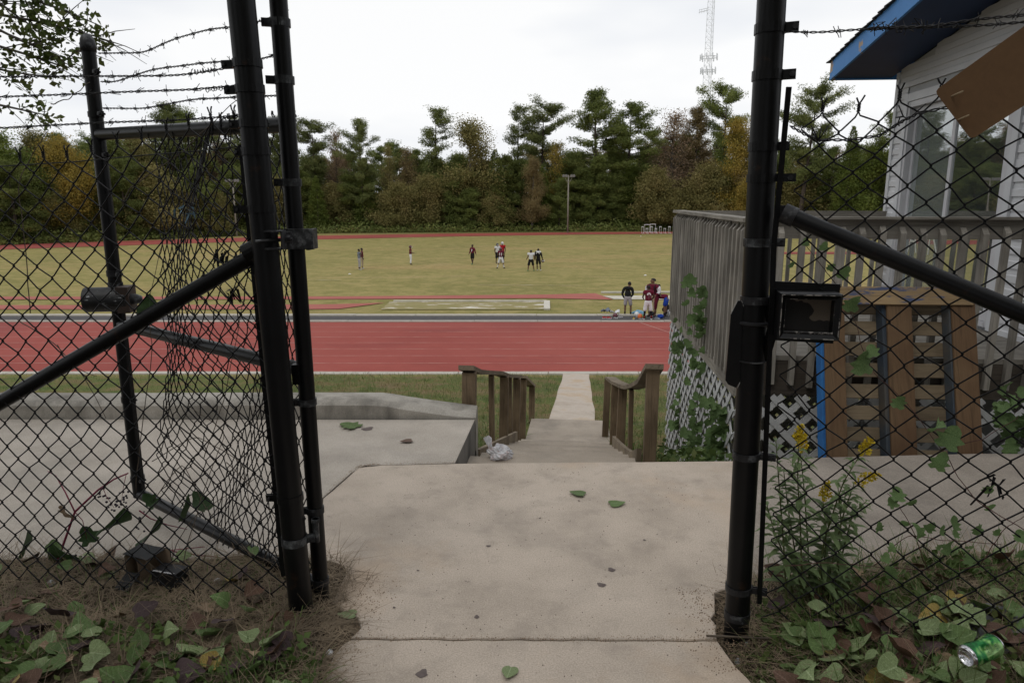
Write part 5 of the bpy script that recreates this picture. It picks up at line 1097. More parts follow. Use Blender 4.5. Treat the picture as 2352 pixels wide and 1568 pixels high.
# ---- hurdles on the far track
M_HWHITE = mat('white_hurdle_paint', [(.62, .62, .62), (.72, .72, .72)], rough=.5, scale=4)
def hurdle(px, Y, hgt, lab, w=.62, rz=.25):
    x = bearing(px, Y, FZ); e = empty('hurdle', (x, Y, FZ + .004), lab, 'hurdle', 'white hurdles on the far track', rz=rz)
    P = Matrix.LocRotScale(e.location, e.rotation_euler, e.scale)
    for s in (-1, 1):
        mb = MB(); mb.tube([P @ Vector((s * w / 2, 0, .03)), P @ Vector((s * w / 2, 0, hgt))], .022, 5); mb.build('upright', M_HWHITE, e)
        mb = MB(); mb.tube([P @ Vector((s * w / 2, .05, .03)), P @ Vector((s * w / 2, -.75, .03))], .03, 5); mb.build('foot', M_HWHITE, e)
    mb = MB(); mb.box(P @ Vector((0, 0, hgt)), (w + .12, .035, .10), Matrix.Rotation(rz, 3, 'Z')); mb.build('top_bar', M_HWHITE, e)
    mb = MB(); mb.tube([P @ Vector((-w / 2, -.72, .04)), P @ Vector((w / 2, -.72, .04))], .025, 5); mb.build('base_bar', M_HWHITE, e)
nms = ['leftmost low white hurdle on the far track', 'second white hurdle from the left on the far track', 'third white hurdle from the left, below the tall pair', 'fourth white hurdle from the left on the far track', 'fifth white hurdle from the left on the far track', 'sixth white hurdle from the left, next to the last', 'rightmost white hurdle beside the deck corner']
for k in range(7): hurdle(1475.5 + k * 10.2, 119.2, 1.1 if k % 2 == 0 else .8, nms[k], w=.30, rz=.1)
hurdle(1486, 123.5, 1.3, 'left one of two tall white hurdles standing behind the row', w=1.0); hurdle(1499, 124.0, 1.35, 'right one of two tall white hurdles standing behind the row', w=1.0)
# white litter on the field
for px, py, lab in ((2079 / 1.0 * 0 + 1482, 633, 'small white scrap on the grass left of the tall jacketed person'), (1296 * 0 + 803, 630, 'small white scrap on the grass near the hinge stile'), (1472, 543, 'tiny white scrap by the far track')):
    Y = 5.8 / math.tan(PITCH + math.atan((py - 784) / FOC)); mb = MB(); c = Vector((bearing(px, Y, FZ), Y, FZ)); mb.add([c + Vector(v) for v in ((-.13, 0, .0), (0, -.08, .03), (.14, 0, .02), (.03, .1, .0), (0, .02, .09))], [(0, 1, 4), (1, 2, 4), (2, 3, 4), (3, 0, 4), (0, 3, 2, 1)]); tag(mb.build('litter', M_HWHITE), lab, 'litter', 'scraps on the field')

# ================================================================== PEOPLE AND THEIR KIT
def cloth(name, c, r=.85): return mat('cloth_' + name, [tuple(.8 * q for q in c), tuple(min(1, 1.15 * q) for q in c)], rough=r, scale=7, bump=.4, bscale=16, spec=.15, bdist=.02)
C_MAR = cloth('maroon', (.115, .012, .028)); C_WHT = cloth('white', (.62, .62, .64)); C_BLK = cloth('black', (.012, .012, .013)); C_GRY = cloth('grey', (.33, .31, .32)); C_TAN = cloth('tan', (.33, .26, .18)); C_BLU = cloth('royal_blue', (.012, .045, .27)); C_RED = cloth('red', (.36, .016, .022)); C_SLATE = cloth('slate', (.16, .18, .22)); C_LBL = cloth('pale_blue', (.22, .42, .58)); C_ORG = cloth('orange', (.55, .12, .02)); C_GRN = cloth('green', (.03, .2, .06))
SK = [mat('skin_%d' % k, [c, tuple(1.15 * q for q in c)], rough=.5, scale=9, spec=.35) for k, c in enumerate(((.085, .042, .024), (.12, .062, .036), (.055, .028, .017), (.16, .085, .05)))]
M_HAIR = mat('black_hair', [(.006, .005, .005), (.014, .011, .010)], rough=.8, scale=60, bump=.8)
PENDING = []
def skin_obj(name, pts, edges, rad, m, parent, root=0, sub=1):
    """continuous surface grown round a skeleton; pts are in the person's own frame"""
    me = bpy.data.meshes.new(name); me.from_pydata([tuple(p) for p in pts], edges, []); me.materials.append(m)
    o = bpy.data.objects.new(name, me); COL.objects.link(o); o.parent = parent
    md = o.modifiers.new('skin', 'SKIN'); md.use_smooth_shade = True
    if not me.skin_vertices: me.skin_vertices  # layer is made by the modifier
    for k, v in enumerate(me.skin_vertices[0].data): v.radius = rad[k] if isinstance(rad[k], tuple) else (rad[k], rad[k]); v.use_root = (k == root)
    ss = o.modifiers.new('sub', 'SUBSURF'); ss.levels = sub; ss.render_levels = sub; PENDING.append(o); return o
BASE = dict(pel=(0, 0, .97), wai=(0, .0, 1.10), che=(0, .01, 1.31), nck=(0, .0, 1.47), jaw=(0, .025, 1.565), hed=(0, .01, 1.645), cro=(0, -.01, 1.725),
            sL=(-.19, 0, 1.425), eL=(-.255, -.03, 1.15), wL=(-.25, .07, .91), sR=(.19, 0, 1.425), eR=(.255, -.03, 1.15), wR=(.25, .07, .91),
            hL=(-.095, 0, .91), kL=(-.115, .03, .50), aL=(-.12, -.02, .09), hR=(.095, 0, .91), kR=(.115, .03, .50), aR=(.12, -.02, .09))
def person(label, loc, yaw, top, bottom, shoe, hgt=1.78, skin=0, pose=None, pads=False, bot_len=.8, sleeve=.55, socks=None, tights=None, helmet=None, face=True, build=1.0, toe=None, extra=None, group='people on the field'):
    J = {k: Vector(v) for k, v in BASE.items()}
    for k, v in (pose or {}).items(): J[k] = Vector(v)
    e = empty('person', loc, label, 'person', group, rz=yaw); s = hgt / 1.76; e.scale = (s * build, s * build, s)
    toe = toe or {'L': (0, 1), 'R': (0, 1)}
    P, E, Rr = [], [], []
    def v(p, r): P.append(Vector(p)); Rr.append(r); return len(P) - 1
    def ch(ids): E.extend([(a, b) for a, b in zip(ids, ids[1:])])
    pel = v(J['pel'], (.135, .105)); wai = v(J['wai'], (.125, .095)); che = v(J['che'], (.15, .11)); nb = v(J['che'].lerp(J['nck'], .62), (.10, .08)); nck = v(J['nck'].lerp(J['jaw'], .25), .055)
    up = (J['cro'] - J['jaw']).normalized(); fw = Vector((0, 1, 0)) if abs(up.y) < .6 else Vector((0, .3, -1)).normalized(); fw = (fw - up * fw.dot(up)).normalized()
    if pose and 'look' in pose: fw = Vector(pose['look']); fw = (fw - up * fw.dot(up)).normalized()
    rt = fw.cross(up)
    jaw = v(J['jaw'], (.062, .068)); hed = v(J['hed'], (.078, .092)); cro = v(J['cro'], (.058, .07)); ch([pel, wai, che, nb, nck, jaw, hed, cro])
    nose = v(J['jaw'].lerp(J['hed'], .55) + fw * .105, .014); ch([hed, nose])
    for sd, sg in (('L', -1), ('R', 1)):
        ear = v(J['jaw'].lerp(J['hed'], .65) + rt * .088 * sg, .018); ch([hed, ear])
        S, El, Wr = J['s' + sd], J['e' + sd], J['w' + sd]; d = (Wr - El).normalized(); hd = Wr + d * .085
        a = v(S, .062); b = v(S.lerp(El, .5), .054); c = v(El, .043); c2 = v(El.lerp(Wr, .4), .042); w = v(Wr, .028); pm = v(Wr + d * .055, (.036, .022)); ch([nb, a, b, c, c2, w, pm])
        side = d.cross(Vector((0, 0, 1))); side = side.normalized() if side.length > .2 else Vector((0, 1, 0))
        side = (Vector((0, 1, 0)) - d * d.y).normalized() if abs(d.y) < .8 else Vector((1, 0, 0)); crl = d.cross(side) * (-sg)
        for q, (off, ln) in enumerate(((-.024, .062), (-.008, .074), (.008, .070), (.024, .055))):
            k0 = Wr + d * .085 + side * off; f1 = v(k0, .0085); f2 = v(k0 + d * ln * .55 + crl * .008, .008); f3 = v(k0 + d * ln * .9 + crl * .028, .0065); ch([pm, f1, f2, f3])
        t1 = v(Wr + d * .035 + side * .036, .010); t2 = v(Wr + d * .075 + side * .052 + crl * .012, .0085); ch([pm, t1, t2])
        Hh_, K, A = J['h' + sd], J['k' + sd], J['a' + sd]; tx_, ty_ = toe[sd]
        h0 = v(Hh_, (.092, .09)); h1 = v(Hh_.lerp(K, .5), .078); k = v(K, .056); k2 = v(K.lerp(A, .35), .058); an = v(A, .037); ft = v(A + Vector((tx_, ty_, 0)).normalized() * .13 + Vector((0, 0, -.05)), (.042, .028)); ch([pel, h0, h1, k, k2, an, ft])
    skin_obj('body', P, E, Rr, SK[skin], e, sub=1)
    def garment(name, chains, m, root=0, sub=1):
        pts, ed, rd, idx = [], [], [], {}
        for chn in chains:
            pr = None
            for key, p, r in chn:
                if key not in idx: idx[key] = len(pts); pts.append(p); rd.append(r)
                if pr is not None: ed.append((pr, idx[key]))
                pr = idx[key]
        return skin_obj(name, pts, ed, rd, m, e, root, sub)
    k_ = 1.22 if pads else 1.0; dn = (J['wai'] - J['che']).normalized()
    chains = [[('hem', J['wai'].lerp(J['pel'], 1.35), (.185, .15)), ('w', J['wai'].lerp(J['pel'], .25), (.172, .138)), ('c', J['che'], (.175 * k_, .135 * k_)), ('n', J['che'].lerp(J['nck'], .72), (.125 * k_, .10 * k_)), ('col', J['nck'] + Vector((0, 0, .015)), .068)]]
    for sd in 'LR':
        S, El, Wr = J['s' + sd], J['e' + sd], J['w' + sd]; cc = [('n', None, None), ('s' + sd, S + (Vector((0, 0, .03)) if pads else Vector()), .095 * (1.22 if pads else 1)), ('u' + sd, S.lerp(El, .5), .085 * (1.15 if pads else 1))]
        if sleeve > .6: cc += [('e' + sd, El, .062), ('f' + sd, El.lerp(Wr, .5), .054), ('q' + sd, El.lerp(Wr, .96), .042)]
        chains.append(cc)
    shirt = garment('jersey', chains, top)
    chains = [[('top', J['pel'].lerp(J['wai'], .75), (.165, .13)), ('p', J['pel'] + Vector((0, 0, -.02)), (.172, .14))]]
    for sd in 'LR':
        H0, K, A = J['h' + sd], J['k' + sd], J['a' + sd]; cc = [('p', None, None), ('h' + sd, H0.lerp(K, .12), .108), ('t' + sd, H0.lerp(K, .55), .10 if bot_len < 1.05 else .092)]
        if bot_len < 1.05: cc.append(('e' + sd, H0.lerp(K, bot_len + .12), .115 if bot_len > .7 else .10))
        else: cc += [('k' + sd, K, .074), ('c' + sd, K.lerp(A, .4), .07), ('b' + sd, K.lerp(A, min(.97, bot_len - 1)), .055)]
        chains.append(cc)
    garment('shorts' if bot_len < 1.05 else 'trousers', chains, bottom)
    for sd in 'LR':
        K, A = J['k' + sd], J['a' + sd]; tx_, ty_ = toe[sd]; f = Vector((tx_, ty_, 0)).normalized()
        if tights: garment('tights', [[('a', J['h' + sd].lerp(K, .6), .078), ('k', K, .064), ('c', K.lerp(A, .4), .064), ('b', A, .043)]], tights)
        if socks: garment('sock', [[('a', K.lerp(A, socks[1]), .06), ('b', K.lerp(A, .85), .047), ('c', A + Vector((0, 0, .01)), .046)]], socks[0])
        garment('shoe', [[('h', A + f * -.035 + Vector((0, 0, -.035)), (.048, .042)), ('m', A + f * .06 + Vector((0, 0, -.045)), (.05, .036)), ('t', A + f * .165 + Vector((0, 0, -.055)), (.044, .027))]], shoe)
    c = J['hed'] + up * .012
    if helmet: make_helmet('helmet', e, c, up, fw, rt, helmet[0], helmet[1])
    else:
        mb = MB(); nu, nv = 14, 8; vs = []
        for a in range(nv + 1):
            ph = a / nv * 1.75
            for b in range(nu):
                th = b / nu * 6.283; r = 1.0; frn = max(0, math.sin(th)); p = ph * (1 - .38 * frn); vs.append(c + up * (.100 * math.cos(p)) + (rt * math.cos(th) * .088 + fw * math.sin(th) * .104) * math.sin(p) - fw * .008)
        mb.add(vs, [(a * nu + b, a * nu + (b + 1) % nu, (a + 1) * nu + (b + 1) % nu, (a + 1) * nu + b) for a in range(nv) for b in range(nu)]); me = mb.mesh('hair', True); me.materials.append(M_HAIR); o = bpy.data.objects.new('hair', me); COL.objects.link(o); o.parent = e
        if face:
            for sg in (-1, 1):
                mb = MB(); mb.lathe([(0, -.008), (.010, -.004), (.012, 0), (.010, .004), (0, .008)], 8, Matrix.Translation(J['hed'] + fw * .088 + rt * .033 * sg - up * .02)); me = mb.mesh('eye', True); me.materials.append(M_HAIR); o = bpy.data.objects.new('eye', me); COL.objects.link(o); o.parent = e
            mb = MB(); mb.box(J['jaw'] + fw * .074 - up * .012, (.045, .008, .012), frame_from(up, rt)); me = mb.mesh('mouth'); me.materials.append(SK[2]); o = bpy.data.objects.new('mouth', me); COL.objects.link(o); o.parent = e
    return e, J, shirt
M_GRILL = mat('white_face_cage', [(.6, .6, .6), (.7, .7, .7)], rough=.4, scale=5)
def make_helmet(name, parent, c, up, fw, rt, shell, cage, label=None, group=None):
    """american football helmet: shell with ear flaps, ridge stripe and face cage; coordinates in the parent's frame"""
    nu, nv = 20, 10; vs = []
    for a in range(nv + 1):
        for b in range(nu):
            th = b / nu * 6.283; frn = max(0, math.sin(th)); ph = a / nv * (2.25 - .95 * frn ** 1.5 ); vs.append(c + up * (.142 * math.cos(ph)) + (rt * math.cos(th) * .118 + fw * math.sin(th) * .142) * math.sin(ph))
    mb = MB(); mb.add(vs, [(a * nu + b, a * nu + (b + 1) % nu, (a + 1) * nu + (b + 1) % nu, (a + 1) * nu + b) for a in range(nv) for b in range(nu)]); me = mb.mesh(name + '_shell', True); me.materials.append(shell)
    if parent is None:
        root = empty('helmet', (0, 0, 0), label, 'helmet', group); o = bpy.data.objects.new('shell', me)
    else: root = parent; o = bpy.data.objects.new('helmet', me)
    COL.objects.link(o); o.parent = root; o2 = o
    mb = MB()
    for z_ in (-.03, -.075, -.115):
        mb.tube([c + up * z_ + rt * (.112 * math.cos(t)) + fw * (.045 + .135 * math.sin(t)) for t in np.linspace(.15, 2.99, 9)], .008, 5)
    for x_ in (-.045, .045): mb.tube([c + up * z_ + rt * x_ + fw * (.172 if z_ < -.02 else .15) for z_ in (0.0, -.03, -.075, -.115)], .007, 5)
    me = mb.mesh('face_cage', True); me.materials.append(cage); q = bpy.data.objects.new('face_cage', me); COL.objects.link(q); q.parent = o2 if parent is not None else root
    return root
S_MAR = mat('maroon_helmet_shell', [(.075, .009, .018), (.095, .012, .024)], rough=.25, scale=3, spec=.6); S_WHT = mat('white_helmet_shell', [(.62, .62, .62), (.68, .68, .68)], rough=.25, scale=3, spec=.6); S_BLK = mat('dark_helmet_shell', [(.018, .016, .018), (.03, .026, .03)], rough=.25, scale=3, spec=.6)
S_SHOEW = cloth('shoe_white', (.55, .56, .55), .5); S_SHOED = cloth('shoe_dark', (.03, .03, .035), .5); S_SHOEG = cloth('shoe_green', (.10, .26, .12), .5)
def spot(px, py): Y = 5.8 / math.tan(PITCH + math.atan((py - 784) / FOC)); return (bearing(px, Y, FZ), Y, FZ - .028)
def number(txt, person_e, J, shirt, h, back=True, x=0.0, z=None):
    """jersey number laid on the cloth of the back or the chest"""
    cu = bpy.data.curves.new('number', 'FONT'); cu.body = txt; cu.size = h * 1.38; cu.align_x = 'CENTER'; cu.align_y = 'CENTER'; cu.extrude = .004; cu.offset = .012
    o = bpy.data.objects.new('number', cu); COL.objects.link(o); o.parent = shirt; cu.materials.append(C_WHT); zz = z or J['che'].lerp(J['wai'], .42).z; yy = J['che'].lerp(J['wai'], .42).y
    sgn = -1 if back else 1; o.location = (x, yy + sgn * .205, zz); o.rotation_euler = (math.pi / 2, 0, 0 if back else math.pi); PENDING.append(o); o['wrap'] = sgn; return o
GP = 'people on the field'
# the pair at the left
l_ = spot(826, 619); person('person in slate vest and grey trousers, hand raised to the head', l_, math.radians(-60), C_SLATE, C_GRY, S_SHOEW, 1.74, 0, dict(wR=(.12, .16, 1.58), eR=(.27, .12, 1.32), sR=(.19, 0, 1.43)), bot_len=1.75)
l_ = spot(832.5, 616.5); person('person in maroon shirt and tan trousers close behind the slate vest', l_, math.radians(-80), C_MAR, C_TAN, S_SHOEW, 1.76, 2, bot_len=1.8)
# helmeted player looking right
l_ = spot(943.5, 607); person('player in maroon jersey and long white trousers wearing a helmet', l_, math.radians(-75), C_MAR, C_WHT, S_SHOED, 1.68, 1, dict(wR=(.17, .30, 1.08), eR=(.25, .03, 1.16), wL=(-.15, .28, 1.10), eL=(-.24, .02, 1.16)), bot_len=1.95, helmet=(S_MAR, M_GRILL))
# walking player
l_ = spot(1085.5, 606.5); e_, J_, sh_ = person('bareheaded player in maroon jersey and black shorts, walking', l_, math.radians(150), C_MAR, C_BLK, S_SHOEG, 1.79, 2, dict(kL=(-.13, .10, .52), aL=(-.12, .22, .09), kR=(.12, -.02, .50), aR=(.11, -.16, .11), wL=(-.30, -.08, .95), wR=(.27, .12, .95)), bot_len=.95, sleeve=.9)
number('7', e_, J_, sh_, .2, back=False)
# three players in a huddle
l_ = spot(1142.5, 604); person('helmeted player with white shoulder pads on the left of the huddle', l_, math.radians(-150), C_WHT, C_BLK, S_SHOED, 1.80, 2, pads=True, bot_len=1.0, helmet=(S_BLK, M_GRILL))
l_ = spot(1154, 602); person('helmeted player in red jersey with white pads on the right of the huddle', l_, math.radians(170), C_RED, C_BLK, S_SHOED, 1.86, 2, pads=True, bot_len=1.0, helmet=(S_WHT, M_GRILL))
l_ = spot(1150.5, 616); e_, J_, sh_ = person('player with number 11 on the back of a maroon jersey', l_, math.radians(-8), C_MAR, C_WHT, S_SHOED, 1.74, 1, dict(kL=(-.20, .03, .48), aL=(-.30, -.02, .09), kR=(.19, .03, .49), aR=(.26, .0, .09), wL=(-.08, .26, 1.12), wR=(.10, .26, 1.10)), pads=True, bot_len=.95, socks=(C_WHT, .15), helmet=(S_MAR, M_GRILL), toe={'L': (-.7, .7), 'R': (.6, .8)})
number('11', e_, J_, sh_, .24)
# two walking away
l_ = spot(1219.5, 622); person('person in white padded shirt and black shorts with red stripe', l_, math.radians(10), C_WHT, C_BLK, S_SHOEG, 1.73, 1, dict(kL=(-.17, .04, .49), aL=(-.22, .02, .09), kR=(.17, .05, .5), aR=(.24, .02, .09), wL=(-.31, .12, 1.0)), pads=True, bot_len=.95, build=1.12)
l_ = spot(1236, 621); e_, J_, sh_ = person('player in black with white shoulder pads carrying a helmet', l_, math.radians(-15), C_BLK, C_BLK, S_SHOEW, 1.82, 2, dict(kL=(-.10, .05, .5), aL=(-.10, .12, .09), kR=(.14, .05, .52), aR=(.22, -.12, .12), wR=(.33, .08, .93), eR=(.29, -.02, 1.16)), pads=True, bot_len=.95, sleeve=.9)
mb = MB(); q = Vector(l_); S_ = e_.scale
# white pad yoke over the black jersey
def yoke(parent, J, m):
    pts = [J['sL'] + Vector((-.05, 0, .04)), J['che'].lerp(J['nck'], .75), J['sR'] + Vector((.05, 0, .04))]; return skin_obj('shoulder_pads', pts, [(0, 1), (1, 2)], [(.11, .10), (.135, .135), (.11, .10)], m, parent, 1, 1)
yoke(e_, J_, C_WHT)
c_ = Vector((l_[0] + .37, l_[1] - .05, FZ + .78)); make_helmet('carried', None, c_, Vector((.1, .3, -.95)).normalized(), Vector((.3, -.9, -.25)).normalized(), Vector((.3, -.9, -.25)).cross(Vector((.1, .3, -.95))).normalized(), S_MAR, M_GRILL, 'maroon helmet with white cage carried by the player in black', 'football helmets')
# ---- four people at the asphalt strip
NZ = FZ + .004
def near(px, py): p = spot(px, py); return (p[0], p[1], NZ)
l_ = near(1440.5, 725); person('person in black hooded top and grey shorts seen from behind', l_, math.radians(-12), C_BLK, C_GRY, S_SHOEW, 1.76, 1, dict(che=(0, .06, 1.29), nck=(.03, .11, 1.44), jaw=(.06, .16, 1.52), hed=(.06, .16, 1.60), cro=(.06, .13, 1.68), sL=(-.19, .05, 1.38), sR=(.21, .09, 1.37), eL=(-.28, -.02, 1.10), wL=(-.17, -.02, .88), eR=(.25, .02, 1.08), wR=(.10, -.04, .90), kR=(.16, .03, .5), aR=(.17, -.03, .09)), sleeve=1, bot_len=.92, socks=(C_BLK, .65), group=GP)
l_ = near(1487, 735.5); e_, J_, sh_ = person('player with number 9 on the back of a maroon jersey', l_, math.radians(2), C_MAR, C_WHT, S_SHOEW, 1.72, 2, dict(wL=(-.20, .16, 1.05), wR=(.20, .18, 1.02), eL=(-.28, -.02, 1.16), eR=(.28, -.02, 1.16), kL=(-.14, .03, .5), kR=(.16, .03, .5), aL=(-.17, 0, .09), aR=(.20, 0, .09)), pads=True, bot_len=1.02, tights=C_BLK, socks=(C_RED, .55))
number('9', e_, J_, sh_, .30)
l_ = near(1497, 727); e_, J_, sh_ = person('tall heavy person in maroon and white jacket with a backpack', l_, math.radians(143), C_MAR, C_TAN, S_SHOED, 1.93, 1, dict(look=(.8, .6, 0), wR=(.20, .16, 1.0), wL=(-.20, .18, 1.0)), sleeve=1, bot_len=1.8, build=1.22)
for sd in 'LR': skin_obj('white_sleeve', [J_['s' + sd] + Vector((0, 0, .01)), J_['s' + sd].lerp(J_['e' + sd], .55), J_['e' + sd], J_['e' + sd].lerp(J_['w' + sd], .6)], [(0, 1), (1, 2), (2, 3)], [.10, .093, .07, .06], C_WHT, e_, 0, 1)
for sx in (-.13, .13):
    mb = MB(); mb.tube([(sx, -.13, 1.12), (sx, -.16, 1.38), (sx * .9, 0, 1.50), (sx, .165, 1.36), (sx * 1.1, .14, 1.12)], .022, 6); me = mb.mesh('strap', True); me.materials.append(C_BLK); o = bpy.data.objects.new('strap', me); COL.objects.link(o); o.parent = e_
mb = MB(); mb.box((0, -.24, 1.22), (.34, .18, .46), taper=.15); me = mb.mesh('backpack'); me.materials.append(C_BLK); o = bpy.data.objects.new('backpack', me); COL.objects.link(o); o.parent = e_
l_ = near(1524, 728); person('person in blue shorts and maroon top bending down over the bags', l_, math.radians(70), C_MAR, C_BLU, S_SHOED, 1.80, 1, dict(pel=(0, -.12, .98), wai=(0, .02, 1.03), che=(0, .26, .98), nck=(0, .42, .90), jaw=(0, .50, .84), hed=(0, .56, .78), cro=(0, .61, .72), sL=(-.18, .30, .94), sR=(.18, .32, .93), eL=(-.22, .34, .64), eR=(.22, .36, .64), wL=(-.18, .34, .34), wR=(.16, .36, .32), hL=(-.11, -.1, .93), hR=(.11, -.1, .93), kL=(-.16, -.04, .52), kR=(.16, -.05, .52), aL=(-.19, -.06, .09), aR=(.20, -.08, .09)), bot_len=.85, sleeve=1, socks=(C_BLK, .6), build=1.12)
# kit on the ground
GK = 'kit lying on the asphalt strip'
def kitpos(px, py): p = near(px, py); return Vector(p)
def lump(name, px, py, size, m, label, cat, seed, group=GK):
    c = kitpos(px, py); rg = np.random.default_rng(seed); nu, nv = 16, 10; vs = []
    for a in range(nu):
        for b in range(nv):
            th, ph = 6.283 * a / nu, math.pi * b / (nv - 1); r = 1 + .2 * math.sin(2 * th + 3 * ph + seed) + .1 * math.sin(5 * th - 4 * ph); vs.append(c + Vector((size[0] * r * math.sin(ph) * math.cos(th), size[1] * r * math.sin(ph) * math.sin(th), size[2] * (.9 + r * math.cos(ph)))))
    mb = MB(); mb.add(vs, [(a * nv + b, ((a + 1) % nu) * nv + b, ((a + 1) % nu) * nv + b + 1, a * nv + b + 1) for a in range(nu) for b in range(nv - 1)]); return tag(mb.build(name, m, smooth=True), label, cat, group)
def pads_thing(px, py, m, label, yaw):
    """pair of arched shoulder pads standing up"""
    c = kitpos(px, py); e = empty('shoulder_pads', tuple(c), label, 'shoulder pads', GK)
    for s in (-1, 1):
        mb = MB(); P = []
        for a in range(7):
            for b in range(5):
                t = a / 6 * 2.6 - .3; u = b / 4 - .5; P.append(c + Matrix.Rotation(yaw, 3, 'Z') @ Vector((s * (.06 + .16 * math.sin(t)) , u * .30 * (1 - .25 * abs(math.cos(t))), .08 + .20 * max(0, 1 - abs(t - .9) * .45) + .10 * s * u)))
        mb.add(P, [(a * 5 + b, a * 5 + b + 1, (a + 1) * 5 + b + 1, (a + 1) * 5 + b) for a in range(6) for b in range(4)]); o = mb.build('pad', m, e, smooth=True); md = o.modifiers.new('thick', 'SOLIDIFY'); md.thickness = .025
def sneaker(px, py, m, label, yaw):
    c = kitpos(px, py); e = empty('shoe', tuple(c), label, 'shoe', GK); R = Matrix.Rotation(yaw, 3, 'Z')
    for nm, mm, z0, z1, g_ in (('sole', C_WHT, 0, .025, 1.0), ('upper', m, .025, .095, .92)):
        mb = MB(); out = [(-.13, .035), (-.10, .045), (0, .04), (.10, .048), (.14, .03), (.15, 0), (.14, -.03), (.10, -.048), (0, -.04), (-.10, -.045), (-.13, -.035)]; n = len(out)
        vs = [c + R @ Vector((x * g_, y * g_, z0)) for x, y in out] + [c + R @ Vector((x * g_ * (.9 if nm == 'upper' else 1) - (.03 if nm == 'upper' and x > 0 else 0), y * g_ * (.6 if nm == 'upper' else 1), z1 if (nm == 'sole' or x < .02) else z0 + .03)) for x, y in out]
        mb.add(vs, [tuple(range(n - 1, -1, -1)), tuple(range(n, 2 * n))] + [(k, (k + 1) % n, (k + 1) % n + n, k + n) for k in range(n)]); mb.build(nm, mm, e, smooth=False)
pads_thing(1391, 722, C_SLATE, 'dark shoulder pads standing on the asphalt strip', .3); pads_thing(1412, 726, C_WHT, 'white shoulder pads standing beside a maroon helmet', -.2)
def ground_helmet(px, py, m, label, tilt): c = kitpos(px, py) + Vector((0, 0, .13)); up = Vector((math.sin(tilt) * .5, -.3, math.cos(tilt))).normalized(); fw = Vector((.4, -.9, 0)); fw = (fw - up * fw.dot(up)).normalized(); make_helmet('h', None, c, up, fw, fw.cross(up), m, M_GRILL, label, 'football helmets')
ground_helmet(1413, 731, S_MAR, 'maroon helmet on the asphalt left of the grey shorts', .3); ground_helmet(1462.5, 728, S_WHT, 'white helmet on the asphalt left of player number 9', -.4); ground_helmet(1470, 733, mat('orange_helmet_shell', [(.55, .11, .02), (.6, .16, .03)], rough=.3, scale=3), 'orange headgear on the asphalt by the red socks', .2); ground_helmet(1497, 727, S_SHOED, 'dark helmet between player number 9 and the bending person', .5)
for px, py, m, lab, yw in ((1389, 731, C_RED, 'red and white shoe left of the maroon helmet', .3), (1399, 731.5, C_RED, 'second red and white shoe, nearer the maroon helmet', .1), (1425, 729, C_GRY, 'grey shoe right of the maroon helmet', .5), (1509, 732, C_SLATE, 'dark blue shoe at the bending person', -.2), (1456, 733, cloth('yellow', (.55, .38, .05)), 'yellow and white shoe beside the orange headgear', 1.2)): sneaker(px, py, m, lab, yw)
lump('bag', 1466, 723, (.30, .16, .12), C_LBL, 'pale blue bag behind player number 9', 'bag', 3); lump('bag', 1531, 722, (.20, .16, .26), C_BLK, 'black bag next to the bending person', 'bag', 4); lump('bag', 1541, 726, (.22, .16, .18), C_WHT, 'white and black bag at the deck corner', 'bag', 5); lump('bag', 1517, 731, (.16, .12, .10), C_BLU, 'small blue bag between the bending person and the track', 'bag', 6); lump('bag', 1478, 731, (.12, .12, .09), C_GRN, 'small green bundle at the red socks', 'bag', 7)
# freeze grown surfaces into meshes
bpy.context.view_layer.update(); dg = bpy.context.evaluated_depsgraph_get(); new = []
for o in PENDING: new.append(bpy.data.meshes.new_from_object(o.evaluated_get(dg), depsgraph=dg))
for o, me in zip(PENDING, new):
    if o.type == 'FONT':
        q = bpy.data.objects.new(o.name, me); COL.objects.link(q); sh = o.parent; Mx = Matrix.LocRotScale(o.location, o.rotation_euler, o.scale); me.transform(Mx); q.parent = sh; sgn = o['wrap']; bpy.data.objects.remove(o)
        from mathutils.bvhtree import BVHTree
        shm = new[PENDING.index(sh)] if sh in PENDING else sh.data
        bv = BVHTree.FromPolygons([v.co for v in shm.vertices], [p.vertices for p in shm.polygons]); y0 = np.mean([v.co.y for v in me.vertices])
        hits = [bv.ray_cast(Vector((v.co.x, sgn * 2, v.co.z)), Vector((0, -sgn, 0)))[0] for v in me.vertices]; ys_ = [h_.y for h_ in hits if h_ is not None]; yb = (max(ys_) if sgn > 0 else min(ys_)) + sgn * .004
        for v in me.vertices: v.co.y = yb + (v.co.y - y0)
        continue
    o.modifiers.clear(); o.data = me
    me.polygons.foreach_set('use_smooth', [True] * len(me.polygons))

